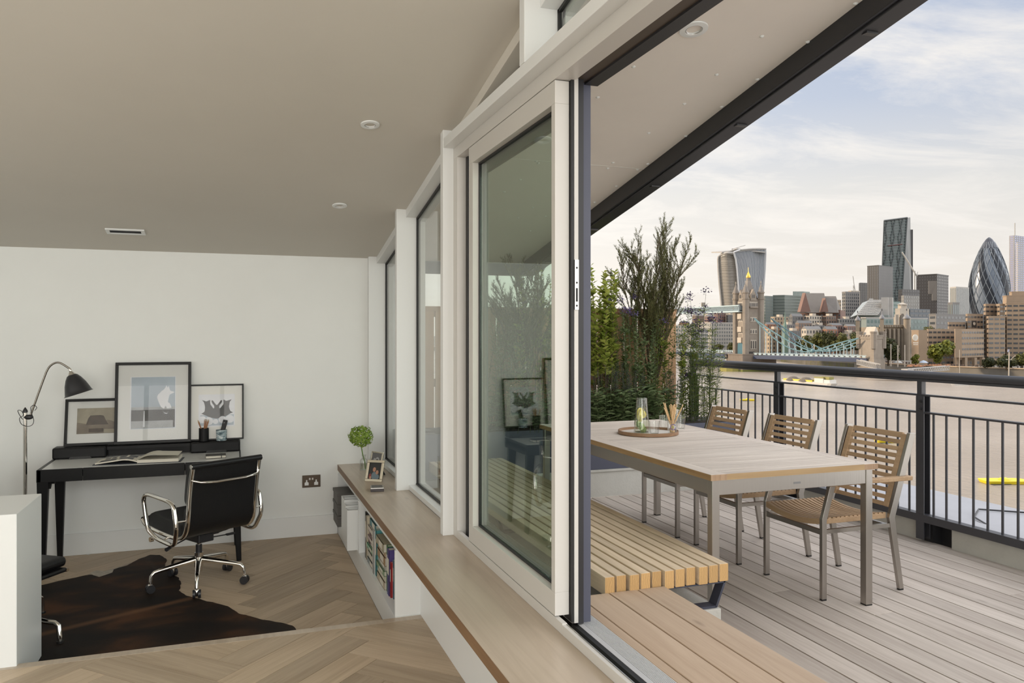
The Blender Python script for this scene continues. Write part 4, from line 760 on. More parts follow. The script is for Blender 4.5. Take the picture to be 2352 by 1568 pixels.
copy_tree(c1, (2.893, 4.290, .0005), label='middle slatted dining armchair on the railing side of the table')
copy_tree(c1, (2.873, 4.962, .0005), label='slatted dining armchair at the far end of the table, nearest the plants')
# ---- tray and drinks
tx, ty = 2.62, 4.66; ZT = TZ + .001
tr = thing('round_tray', 'round wooden tray on the dining table', 'tray', (tx, ty, ZT)); part(tr, 'rim', MB().lathe([(.196, 0), (.201, .002), (.201, .024), (.195, .024), (.194, .007)], 56, cap=False), wood('tray_wood', (.30, .18, .10), (.20, .11, .06), 'X', 1, .45), 40); part(tr, 'base', MB().lathe([(.001, 0), (.196, 0), (.196, .007), (.001, .007)], 56, cap=False), pm('tray_inlay', (.62, .58, .53), .35), 40)
S_, C_ = math.sin(YAW), math.cos(YAW)
def tray_at(u, v=990, z=TZ + .009): p = PZ(u, v, z); return p
pj = tray_at(1474, 994)
jg = thing('water_jug', 'glass jug of water with lemon and cucumber slices on the tray', 'jug', (pj.x, pj.y, ZT + .008))
part(jg, 'jug', MB().lathe([(.050, 0), (.054, .004), (.050, .06), (.043, .13), (.037, .20), (.035, .235), (.0335, .235), (.0355, .20), (.0415, .13), (.0485, .06), (.050, .008), (.001, .007)], 32, cap=False), GLASC, 50); part(jg, 'spout', MB().ell((.002, -.034, .232), (.010, .012, .008), 8, 6), GLASC, 60)
part(jg, 'water', MB().lathe([(.001, .009), (.0480, .009), (.0475, .06), (.0405, .13), (.0385, .158), (.001, .158)], 28, cap=False), glass('jug_water', (.93, .95, .86), .8), 50)
LEM = pm('lemon_flesh', (.88, .78, .22), .35, nz=(60, .15)); RND = pm('lemon_rind', (.78, .62, .06), .4); CUC = pm('cucumber_flesh', (.42, .52, .16), .4, nz=(40, .2)); CUR = pm('cucumber_skin', (.12, .24, .03), .4)
rn = random.Random(4)
for k in range(15):
    lem = k < 8; a = rn.uniform(0, 6.28); z = (.092 + rn.uniform(0, .050)) if lem else (.022 + rn.uniform(0, .060)); n_ = Vector((math.cos(a), math.sin(a), rn.uniform(-.5, .5))).normalized()
    if k == 0: n_ = Vector((.2, -1, .1)).normalized(); z = .125
    Mx = Vector((0, 0, 1)).rotation_difference(n_).to_matrix(); c = Vector((rn.uniform(-.006, .006), 0, z)) + n_ * rn.uniform(.008, .024); r = .027 if lem else .022
    o = thing('lemon_slice' if lem else 'cucumber_slice', ('lemon slice floating in the glass jug' if lem else 'cucumber slice in the lower half of the glass jug'), 'fruit slice' if lem else 'vegetable slice', (pj.x, pj.y, ZT + .008), group='lemon slices in the jug' if lem else 'cucumber slices in the jug')
    part(o, 'flesh', MB().lathe([(.001, 0), (r - .002, 0), (r - .002, .004), (.001, .004)], 18, c, Mx, cap=False), LEM if lem else CUC, 40); part(o, 'rind', MB().lathe([(r - .002, 0), (r, .001), (r, .003), (r - .002, .004)], 18, c, Mx, cap=False), RND if lem else CUR, 40)
def tumbler(u, v, label, h=.088, r=.037, mark=False, grp='water glasses on the tray'):
    p = tray_at(u, v); t = thing('drinking_glass', label, 'glass', (p.x, p.y, ZT + .008), group=grp)
    part(t, 'glass', MB().lathe([(r * .72, 0), (r * .75, .003), (r, h), (r * .94, h), (r * .70, .009), (.001, .008)], 28, cap=False), GLASC, 50)
    if mark:
        ring = MB()
        for q in range(22):
            a0, a1 = 2 * PI * q / 24 + .5, 2 * PI * (q + .8) / 24 + .5
            for rr0, rr1, al in ((.016, .0195, None),):
                def pt(rr, a): th = -PI / 2 - .35 + rr * math.cos(a) / (r * .9); return (r * .90 * math.cos(th), r * .90 * math.sin(th), h * .55 + rr * math.sin(a))
                ring.add([pt(rr0, a0), pt(rr1, a0), pt(rr1, a1), pt(rr0, a1)], [(0, 1, 2, 3)])
        part(t, 'blue_emblem', ring, pm('blue_print', (.02, .03, .42), .4), fix=False)
        st_ = MB(); 
        for q in range(5):
            a0 = q * 2 * PI / 5; st_.add([pt(.004, a0 - .5), pt(.010, a0), pt(.004, a0 + .5)], [(0, 1, 2)])
        part(t, 'green_emblem', st_, pm('green_print', (.12, .30, .03), .4), fix=False)
    return t
tumbler(1503, 998, 'clear tumbler beside the jug, at the front of the tray'); tumbler(1526, 985, 'clear tumbler behind the breadstick glass, left of it', .095); tumbler(1564, 986, 'clear tumbler at the right of the tray, with another glass behind it', .098, .034); tumbler(1556, 974, 'rearmost clear tumbler on the tray', .105, .034)
bg_ = tumbler(1544, 997, 'tumbler with a blue ring emblem holding the breadsticks', .092, .036, True)
BRD = pm('breadstick', (.62, .42, .22), .7, nz=(50, .2), bump=(120, .3)); bp_ = tray_at(1544, 997); rn = random.Random(9)
for k in range(16):
    a = 2 * PI * k / 16 + .3; tl = .30 + .12 * rn.random() if k % 3 else .14; b0 = Vector((bp_.x - math.cos(a) * .014, bp_.y - math.sin(a) * .012, ZT + .020 + .002 * (k % 3))); dr = Vector((math.cos(a) * math.sin(tl) * 1.25, math.sin(a) * math.sin(tl), math.cos(tl))).normalized(); L0 = rn.uniform(.17, .205)
    q = [b0 + dr * (L0 * s_ / 5) + Vector((rn.uniform(-.002, .002), rn.uniform(-.002, .002), 0)) for s_ in range(6)]
    solo('breadstick', MB().tube(q, [.0035, .0042, .0036, .0042, .004, .003], 7), BRD, 'long thin breadstick standing in the emblem glass', 'breadstick', 'breadsticks in the glass', smooth=60)
# ---- railing
RX = 4.41
rl_ = thing('terrace_railing', 'dark metal railing along the river edge of the terrace', 'railing', (RX, 4.1, 0))
part(rl_, 'handrail', MB().tube([(RX, -3.0, 1.128), (RX, 6.95, 1.128)], .030, 20), RAILM, 60, world=True); part(rl_, 'under_rail', MB().box(RX - .022, RX + .022, -3.0, 6.95, 1.088, 1.104), RAILM, world=True)
part(rl_, 'middle_rail', MB().box(RX - .022, RX + .022, -3.0, 6.95, .990, 1.002), RAILM, world=True); part(rl_, 'upper_baluster_rail', MB().box(RX - .022, RX + .022, -3.0, 6.95, .872, .884), RAILM, world=True)
part(rl_, 'bottom_rail', MB().box(RX - .030, RX + .030, -3.0, 6.95, .176, .190).box(RX - .030, RX - .024, -3.0, 6.95, .140, .176).box(RX + .024, RX + .030, -3.0, 6.95, .140, .176), RAILM, world=True)
bmsh = MB().tube([(0, 0, 0), (0, 0, .684)], .0078, 8).mesh('baluster', RAILM, 60); posts = [-1.9, -.4, 1.1, 2.6, 4.10, 5.60, 6.93]
for a, c in zip(posts[:-1], posts[1:]):
    k = round((c - a) / .1)
    for i in range(1, k): link('baluster', bmsh, rl_, (0, a + (c - a) * i / k - 4.1, .189))
bolt = MB().tube([(0, 0, 0), (0, -.010, 0)], .009, 10).mesh('bolt', BLKM, 40)
for y in posts:
    p_ = part(rl_, 'post', MB().box(RX - .020, RX + .018, y - .02, y + .018, .99, 1.10).box(RX - .028, RX - .020, y - .045, y + .02, .02, .99).box(RX - .020, RX + .038, y - .0, y + .016, .02, .99).box(RX + .030, RX + .038, y - .04, y + .02, .02, .99), RAILM, world=True, bevel=.0015)
    for z in (.955, .905):
        link('bolt', bolt, p_, (.004, y - 4.1, z)); o = link('bolt', bolt, p_, (-.028, y - 4.125, z)); o.rotation_euler = (0, 0, -PI / 2)
    part(p_, 'bracket', MB().box(RX + .038, RX + .12, y - .06, y + .10, -.02, .12), BLKM, world=True)
up = MB()
for a, c in ((-3.6, 1.12), (1.40, 2.58), (2.90, 3.88), (4.12, 5.36), (5.62, 6.9)): up.box(RX + .02, RX + .30, a, c, -.1, .135)
solo('parapet_upstand', up, CONC, kind='structure', bevel=.004)
solo('parapet_recess', MB().box(RX + .12, RX + .3, -3.6, 6.9, -.1, .130), BLKM, kind='structure')
led = MB().box(RX + .05, RX + .31, -3.6, 8.5, .135, .142); led.box(RX + .30, 5.53, -3.6, 9, -.6, .10)
solo('parapet_roof_ledge', led, pm('grey_roof_membrane', (.40, .40, .42), .55, nz=(4, .05)), kind='structure')
solo('roof_cable', MB().tube([(4.72, 3.75, .108), (4.95, 4.15, .112), (5.2, 4.32, .112), (5.45, 4.1, .112), (5.53, 3.6, .112)], .006, 8), BLKM, 'thin dark cable looped over the grey roof ledge', 'cable', smooth=60)
# ---- planter and fence
PY = 6.143
solo('planter', MB().box(1.25, 4.36, PY + .004, 6.62, .235, .60), BLUE, 'long blue grey metal planter at the end of the terrace', 'planter', bevel=.004)
solo('planter_base', MB().box(1.22, 4.42, PY, 6.66, 0, .218).box(1.22, 4.42, PY - .012, 6.66, .218, .235), CONC, kind='structure')
solo('planter_soil', MB().grid(lambda u, v: (1.27 + u * 3.07, 6.16 + v * .44, .603 + .012 * noise.noise(Vector((u * 20, v * 5, 0)))), 60, 8), pm('soil', (.03, .02, .012), .9, nz=(40, .4)), 'dark soil filling the planter', 'soil', kind='stuff')
fn = thing('timber_fence', 'tan vertical board fence behind the plants', 'fence', (2.7, 6.66, .2)); FW = wood('fence_board', (.54, .34, .19), (.43, .25, .13), 'Z', 1, .7, .06)
x = 1.22
while x < 4.0:
    w_ = min(.128, 4.05 - x); m = MB().box(-w_ / 2, w_ / 2, -.009, .009, -.72, .72); link('board', m.mesh('board', FW), fn, (x + w_ / 2 - 2.7, .0, .725), bevel=.001); x += w_ + .014
part(fn, 'rail', MB().box(1.22, 4.05, 6.672, 6.70, 1.56, 1.652).box(1.22, 4.05, 6.672, 6.70, .95, 1.02).box(1.22, 4.05, 6.672, 6.70, .35, .42), FW, world=True); part(fn, 'top_rail', MB().box(1.22, 4.05, 6.642, 6.651, 1.61, 1.652), FW, world=True)
# ---- plants
def plantset(name, label, cat, loc, grp=None): return thing(name, label, cat, loc, 0, grp)
def leafq(m, p, d, n, L, w, fold=.15, seg=1):
    d = d.normalized(); sd = d.cross(n); 
    if sd.length < 1e-4: sd = d.orthogonal()
    sd.normalize(); up = sd.cross(d)
    m.add([p, p + d * L * .45 + sd * w + up * fold * w, p + d * L - up * L * .12, p + d * L * .45 - sd * w + up * fold * w], [(0, 1, 2), (0, 2, 3)])
def stems(loc, h, ns, spread, rn, lean=.15, sag=.0, seg=6, z0=0):
    out = []
    for k in range(ns):
        a = rn.uniform(0, 6.28); r = spread * math.sqrt(rn.random()); b = Vector((math.cos(a) * r, math.sin(a) * r * .5, z0)); hh = h * rn.uniform(.78, 1.0); l = rn.uniform(0, lean); a2 = a + rn.uniform(-.6, .6)
        out.append([b + Vector((math.cos(a2) * l * hh * (s / seg) ** 1.5, math.sin(a2) * .5 * l * hh * (s / seg) ** 1.5, hh * s / seg)) + Vector((rn.uniform(-.006, .006), rn.uniform(-.006, .006), 0)) for s in range(seg + 1)])
    return out
def onst(st, t):
    k = t * (len(st) - 1); i = min(int(k), len(st) - 2); return st[i].lerp(st[i + 1], k - i), (st[i + 1] - st[i]).normalized()
STM = pm('plant_stem', (.06, .075, .03), .7); STB = pm('woody_stem', (.09, .06, .035), .8)
L1 = leafm('leaf_mid_green', (.08, .13, .03), (.26, .30, .06), .4); L2 = leafm('leaf_yellow_green', (.20, .27, .04), (.48, .50, .12), .45); L3 = leafm('leaf_grey_green', (.10, .15, .06), (.27, .33, .16), .4); L4 = leafm('leaf_dark_green', (.05, .09, .03), (.15, .20, .05), .4); L5 = leafm('conifer_spray', (.06, .075, .03), (.24, .23, .09), .35); PUR = leafm('purple_floret', (.05, .035, .12), (.16, .11, .28), .2); DPU = leafm('dark_seed_head', (.02, .014, .03), (.06, .035, .08), .1)
def leafy(name, label, cat, x, y, z, h, ns, spread, mat, LL, LW, per, rn, t0=.05, droop=.0, lean=.12, smat=STM, side=2.0, tip=None, grp=None, sr=.003, branch=0):
    t = plantset(name, label, cat, (x, y, z), grp); S = stems(None, h, ns, spread, rn, lean); ms = MB(); ml = MB(); mt = MB()
    for st in list(S):
        for b_ in range(branch):
            tt = rn.uniform(.25, .85); p, d = onst(st, tt); a = rn.uniform(0, 6.28); e = p + Vector((math.cos(a) * .12, math.sin(a) * .07, rn.uniform(.10, .22))) * (h * .55) * (1.1 - tt); S.append([p.lerp(e, q / 4) + Vector((0, 0, .01 * math.sin(q))) for q in range(5)])
    for st in S:
        ms.tube(st, [sr * (1 - .6 * i / len(st)) for i in range(len(st))], 4); k = int(per * (1 if len(st) > 5 else .4))
        for i in range(k):
            tt = t0 + (1 - t0) * (i + rn.random()) / k; p, d = onst(st, min(tt, .999)); a = i * 2.4 + rn.uniform(-.4, .4); o = Vector((math.cos(a), math.sin(a), rn.uniform(.1, .7) - droop)); q = (o + d * .4).normalized(); s = rn.uniform(.65, 1.1) * (1 - .35 * tt); leafq(ml, p, q, Vector((rn.uniform(-.4, .4), rn.uniform(-.4, .4), 1)), LL * s, LW * s)
        if tip: tip(mt, st, rn)
    part(t, 'stems', ms, smat, 60, fix=False, stuff=True); part(t, 'leaves', ml, mat, fix=False, stuff=True)
    if tip and mt.f: part(t, 'flower_heads', mt, tip.mat, fix=False, stuff=True)
    return t
def cluster(r, n, mat):
    def f(m, st, rn):
        if rn.random() < (.55 if len(st) < 6 else .1): return
        c = st[-1]
        for i in range(n):
            v = Vector((rn.gauss(0, 1), rn.gauss(0, 1), rn.gauss(0, .5))) * r * .55; p = c + v; s = r * rn.uniform(.2, .42); d = Vector((rn.uniform(-1, 1), rn.uniform(-1, 1), rn.uniform(-1, 1))); leafq(m, p, d, Vector((0, 0, 1)), s, s * .5)
    f.mat = mat; return f
def spike(L, n, mat):
    def f(m, st, rn):
        if len(st) < 6: return
        for i in range(n):
            q = i / n; p, d = onst(st, 1 - L * q); a = i * 2.4; o = Vector((math.cos(a), math.sin(a), .2)); leafq(m, p + o * .004, o, Vector((0, 0, 1)), .014, .006)
    f.mat = mat; return f
PUR = leafm('purple_floret', (.08, .055, .16), (.22, .17, .34), .2); DPU = leafm('dark_seed_head', (.03, .02, .05), (.10, .06, .15), .1)
rn = random.Random(21); ZP = .60
def PX(u, y): r = ray(u, 767); return r.x * y / r.y
# tall conifer with feathery upright sprays
def conifer(x, y, z, rn, label, limbs, zt=.40):
    t = plantset('conifer', label, 'tree', (x, y, z)); ms = MB(); ml = MB()
    def limb(p0, d0, L, r, lev):
        pts = [p0]; d = d0.normalized(); sg = 6
        for i in range(sg): d = (d + Vector((rn.uniform(-.10, .10), rn.uniform(-.10, .10), .05))).normalized(); pts.append(pts[-1] + d * L / sg)
        ms.tube(pts, [r * (1 - .8 * i / sg) for i in range(sg + 1)], 4)
        if lev < 2:
            k = 12 if lev == 0 else 7
            for i in range(k):
                tt = .18 + .8 * (i + rn.random()) / k; p, dd_ = onst(pts, min(.99, tt)); a = rn.uniform(0, 6.28); o = (dd_ * 1.0 + Vector((math.cos(a), math.sin(a), .15)) * .55); limb(p, o, L * (.34 if lev == 0 else .42) * (1.15 - .5 * tt), r * .45, lev + 1)
        nl = int(L * (250 if lev == 2 else 90))
        for i in range(nl):
            tt = (i + rn.random()) / nl
            if lev == 0 and tt < .35: continue
            p, dd_ = onst(pts, min(.999, tt)); a = i * 2.4; o = dd_ + Vector((math.cos(a), math.sin(a), .1)) * .55; leafq(ml, p, o, Vector((math.sin(a), 0, 1)), rn.uniform(.018, .034), .0036)
    for dx, L in limbs: limb(Vector((dx * .12, rn.uniform(-.03, .03), .40)), Vector((dx, rn.uniform(-.1, .1), 1)), L, .010, 0)
    part(t, 'trunk', MB().tube([(0, 0, 0), (.01, 0, .2), (0, 0, .5)], [.022, .018, .014], 8), STB, 60); part(t, 'branches', ms, STB, 60, fix=False, stuff=True); part(t, 'foliage', ml, L5, fix=False, stuff=True)
conifer(PX(1502, 6.42), 6.42, ZP, random.Random(3), 'tall dark conifer with feathery upright branches rising above the fence', ((.06, 1.32), (.13, 1.20), (.20, 1.16), (.28, 1.04), (.0, 1.05), (.36, .90), (-.17, 1.02), (-.24, 1.16), (-.31, 1.08), (-.13, .74)))
conifer(PX(1205, 6.42), 6.42, ZP, random.Random(9), 'bushy conifer seen only through the sliding door glass', ((.0, .98), (.10, .92), (.20, .85), (-.10, .90), (-.2, .82), (.32, .70), (-.32, .70)))
leafy('broadleaf_shrub', 'pale yellow green oval leaved shrub beside the door stile', 'shrub', PX(1385, 6.35), 6.35, ZP, 1.42, 12, .15, L2, .085, .034, 74, random.Random(1), t0=.35, lean=.10, smat=STB, sr=.005, branch=3)
leafy('broadleaf_shrub', 'oval leaved shrub seen only through the sliding door glass, left of the pale one', 'shrub', PX(1230, 6.4), 6.4, ZP, 1.55, 8, .16, L2, .07, .020, 46, random.Random(31), t0=.2, lean=.14, smat=STB, sr=.005, branch=4)
leafy('broadleaf_shrub', 'low arching shrub at the left end of the planter', 'shrub', PX(1110, 6.4), 6.4, ZP, 1.15, 9, .18, L1, .07, .014, 40, random.Random(32), t0=.1, lean=.35, smat=STB, branch=2)
for k, (u, h, ns, mt, lb) in enumerate([(1412, 1.02, 16, L1, 'mid green leafy stems left of the conifer trunk'), (1460, 1.08, 16, L3, 'grey green narrow leaved bush in front of the conifer'), (1500, 1.02, 13, L1, 'mid green bush under the conifer'), (1560, 1.00, 8, L2, 'yellow green leafy stems by the right end of the fence'), (1180, .95, 18, L3, 'grey green bush behind the sliding door glass'), (1290, .95, 16, L1, 'green leafy bush hidden behind the door stile')]):
    leafy('leafy_perennial', lb, 'plant', PX(u, 6.38), 6.38 - .06 * (k % 2), ZP, h, ns, .16, mt, .066, .0120 + .003 * (k % 2), 62, random.Random(40 + k), t0=.02, lean=.16, droop=.15, sr=.0028, branch=1, grp='leafy perennials in the planter')
leafy('buddleia', 'purple flowering bush with small clustered heads before the conifer', 'plant', PX(1478, 6.25), 6.25, ZP, 1.16, 9, .22, L4, .055, .009, 26, random.Random(61), t0=.1, lean=.14, tip=cluster(.045, 40, PUR), sr=.0028)
for k, (u, h, mt, lb, sp) in enumerate([(1392, .56, L4, 'violet salvia spikes at the left of the planter', PUR), (1455, .52, L4, 'violet salvia spikes behind the glass jug', PUR), (1550, .50, L4, 'violet salvia spikes beside the fence end', PUR)]):
    leafy('salvia', lb, 'plant', PX(u, 6.2), 6.2, ZP, h, 12, .13, mt, .045, .007, 14, random.Random(70 + k), lean=.12, tip=spike(.42, 34, sp), grp='violet salvias in the planter')
for k, (u, h, ns, lb) in enumerate([(1600, 1.26, 6, 'tallest wispy verbena with dark purple heads against the bridge tower'), (1622, 1.12, 6, 'wispy verbena leaning over the handrail'), (1582, 1.18, 5, 'wispy verbena at the right edge of the fence')]):
    leafy('verbena', lb, 'plant', PX(u, 6.30), 6.30, ZP, h, ns, .07, L1, .085, .0045, 26, random.Random(80 + k), t0=.0, lean=.13 if k < 2 else .08, tip=cluster(.050, 34, DPU), sr=.0026, branch=3, droop=.2, grp='wispy verbenas at the right end of the planter')
for k, (u, h, ns, lb) in enumerate([(1590, .95, 14, 'narrow leaved stems filling the right end of the planter'), (1622, .78, 13, 'narrow leaved arching stems spilling toward the railing')]):
    leafy('willow_leaf_perennial', lb, 'plant', PX(u, 6.28), 6.28, ZP, h, ns, .12, L4 if k == 0 else L1, .085, .005, 44, random.Random(90 + k), lean=.22, droop=.35, sr=.0026)
for k, (u, lb) in enumerate([(1368, 'broad leaved grey green sage at the left of the planter front'), (1400, 'broad leaved grey green sage, second from the door stile'), (1432, 'broad leaved grey green sage left of the glass jug'), (1470, 'broad leaved grey green sage behind the glass jug'), (1508, 'broad leaved sage behind the breadsticks'), (1330, 'broad leaved sage hidden behind the door stile'), (1240, 'broad leaved sage seen through the door glass'), (1160, 'broad leaved sage at the left end behind the door glass')]):
    leafy('sage_plant', lb, 'plant', PX(u, 6.20), 6.20, ZP - .02, .36, 17, .15, L3, .13, .028, 14, random.Random(100 + k), t0=.15, lean=.5, droop=.45, grp='broad leaved sages along the planter front')
# ============================================================ river, bridge and city
ZW = -22.4; ZG = -17.6
wm, nt, bs = mk('river_water'); L_ = nt.links.new; tc = nn(nt, 'ShaderNodeTexCoord'); mp = nn(nt, 'ShaderNodeMapping'); mp.inputs['Scale'].default_value = (.8, .36, 1); mp.inputs['Rotation'].default_value = (0, 0, rad(-20)); L_(tc.outputs['Object'], mp.inputs[0])
t1 = nn(nt, 'ShaderNodeTexNoise', i_Scale=1.0, i_Detail=7.0, i_Roughness=.62); L_(mp.outputs[0], t1.inputs['Vector']); bp = nn(nt, 'ShaderNodeBump', i_Strength=.9, i_Distance=.8); L_(t1.outputs[0], bp.inputs['Height']); L_(bp.outputs[0], bs.inputs['Normal'])
t2 = nn(nt, 'ShaderNodeTexNoise', i_Scale=.02, i_Detail=3.0); L_(tc.outputs['Object'], t2.inputs['Vector']); r = ramp(nt, [(.35, (.32, .275, .225)), (.65, (.39, .34, .285))]); L_(t2.outputs[0], r.inputs[0]); L_(r.outputs[0], bs.inputs['Base Color']); bs.inputs['Roughness'].default_value = .22; bs.inputs['IOR'].default_value = 1.33
solo('river', MB().box(-900, 1500, 12, 1300, ZW - 2, ZW), wm, kind='structure')
def ground(u, v): return PZ(u, v, ZW)
bank = [P(700, 767, 1250), P(1420, 767, 980), P(1640, 767, 800), P(1760, 767, 720), P(1850, 767, 612), P(1962, 767, 545), P(2060, 767, 495), P(2200, 767, 452), P(2420, 767, 415), P(3200, 767, 380)]
bk = [(p.x, p.y) for p in bank]
far_ = [(6000, 800), (6000, 7000), (-5000, 7000), (-4000, 2500)]
EMB = pm('embankment_stone', (.24, .19, .13), .8, nz=(.3, .2)); 
cg = MB().prism(bk + far_, ZW - 1, ZG); solo('far_bank_ground', cg, pm('bank_ground', (.17, .155, .13), .9, nz=(.05, .3)), kind='structure')
cn = MB()
for a, c in zip(bk[:-1], bk[1:]): cn.bar((a[0], a[1], ZG + .2), (c[0], c[1], ZG + .2), 1.2, .6)
solo('quay_coping', cn, pm('coping', (.42, .32, .22), .8), kind='structure')
def frontbox(a, c, z0, z1, off, mat, name, label, cat):
    A, B = Vector(a), Vector(c); d = (B - A).normalized(); n = Vector((d.y, -d.x)); n = n if n.y < 0 else -n
    m = MB().prism([tuple(A), tuple(B), tuple(B + n * off), tuple(A + n * off)], z0, z1); return solo(name, m, mat, label, cat)
ALG = pm('algae_wall', (.20, .21, .035), .9, nz=(.5, .35)); frontbox(bk[3], bk[4], ZW - .5, ZG - 1.6, 1.2, ALG, 'mossy_quay_wall', 'green mossy foreshore wall right of the bridge tower', 'quay wall'); frontbox(bk[4], bk[5], ZW - .5, ZG - 1.4, 1.2, ALG, 'mossy_quay_wall', 'green mossy foreshore wall below the bridge side span', 'quay wall')
pile = MB().box(-.45, .45, -.45, .45, ZW - .5, ZG - .3).mesh('mooring_pile', pm('dark_timber', (.03, .022, .016), .9)); rn = random.Random(6)
for k in range(34):
    i = 3 if k < 20 else 4; a, c = Vector(bk[i]), Vector(bk[i + 1]); s = (k + .3 + .4 * rn.random()) / 20 if i == 3 else .45 * (k - 20 + .3 + .4 * rn.random()) / 14; p = a.lerp(c, s); d = (c - a).normalized(); n = Vector((d.y, -d.x)); n = n if n.y < 0 else -n; p = p + n * 2.0
    tag(link('mooring_pile', pile, None, (p.x, p.y, 0)), 'dark timber pile against the green quay wall', 'pile', 'timber piles along the mossy quay')
# ---- generic building
def bmat(name, c, r=.7, nz=.08, s=.15, metal=0): return pm(name, tuple(q * .82 for q in c), r, metal, nz=(s, nz))
GL = {}
def gm(c, r=.25):
    k = (c, r)
    if k not in GL: GL[k] = pm('facade_glass', c, r, 0, .6)
    return GL[k]
def building(name, label, uL, uC, uR, vt, dC, dL, dR, wall, win=None, grid=None, zb=ZG, sc=(.7, .55), cat='building', proud=.12, cap=None, group=None, roofmat=None, fins=None):
    """box whose nearest vertical edge stands at uC; left face to uL, right face to uR"""
    C = P(uC, 767, dC); A = P(uL, 767, dL); B = P(uR, 767, dR); zt = P(uC, vt, dC).z; D = A + B - C
    t = thing(name, label, cat, (C.x, C.y, zb), group=group); pl = [(C.x, C.y), (B.x, B.y), (D.x, D.y), (A.x, A.y)]
    part(t, 'walls', MB().prism(pl, zb, zt), wall, world=True)
    if grid:
        m = MB(); f = MB(); ph, pw = grid
        for Q, R in ((C, A), (C, B)):
            Q2, R2 = Vector((Q.x, Q.y)), Vector((R.x, R.y)); L = (R2 - Q2).length
            if L < min(pw, 6) * 1.2: continue
            d = (R2 - Q2) / L; n = Vector((d.y, -d.x)); cc = Vector(((C.x + D.x) / 2, (C.y + D.y) / 2))
            if n.dot(Q2 - cc) < 0: n = -n
            nx = max(1, int(L / pw)); nz = max(1, int((zt - zb - 2) / ph)); sx = L / nx; sz = (zt - zb) / nz
            for i in range(nx):
                for j in range(nz):
                    a = Q2 + d * (i + (1 - sc[0]) / 2) * sx; c = Q2 + d * (i + (1 + sc[0]) / 2) * sx; z0 = zb + (j + (1 - sc[1]) / 2) * sz; z1 = zb + (j + (1 + sc[1]) / 2) * sz
                    m.add([(a.x + n.x * proud, a.y + n.y * proud, z0), (c.x + n.x * proud, c.y + n.y * proud, z0), (c.x + n.x * proud, c.y + n.y * proud, z1), (a.x + n.x * proud, a.y + n.y * proud, z1)], [(0, 1, 2, 3)])
        part(t, 'windows', m, win, world=True, fix=False, stuff=True)
    if cap:
        k = .06; g = [(x + (x - C.x) * 0, y) for x, y in pl]; cx = sum(p[0] for p in pl) / 4; cy = sum(p[1] for p in pl) / 4
        part(t, 'roof', MB().prism([(cx + (x - cx) * 1.02, cy + (y - cy) * 1.02) for x, y in pl], zt, zt + cap), roofmat or wall, world=True)
    return t, C, A, B, D, zt
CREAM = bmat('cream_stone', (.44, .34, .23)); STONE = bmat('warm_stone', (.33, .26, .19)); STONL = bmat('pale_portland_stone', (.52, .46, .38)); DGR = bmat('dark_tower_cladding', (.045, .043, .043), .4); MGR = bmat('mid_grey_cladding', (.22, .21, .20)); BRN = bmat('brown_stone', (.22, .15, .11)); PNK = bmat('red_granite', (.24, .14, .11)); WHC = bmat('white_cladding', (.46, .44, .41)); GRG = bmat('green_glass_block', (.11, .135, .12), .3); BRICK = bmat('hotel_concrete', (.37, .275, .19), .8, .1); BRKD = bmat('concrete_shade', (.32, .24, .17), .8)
DW = gm((.05, .055, .06)); GW = gm((.13, .19, .18)); BW = gm((.16, .22, .29)); LW = gm((.30, .33, .33))
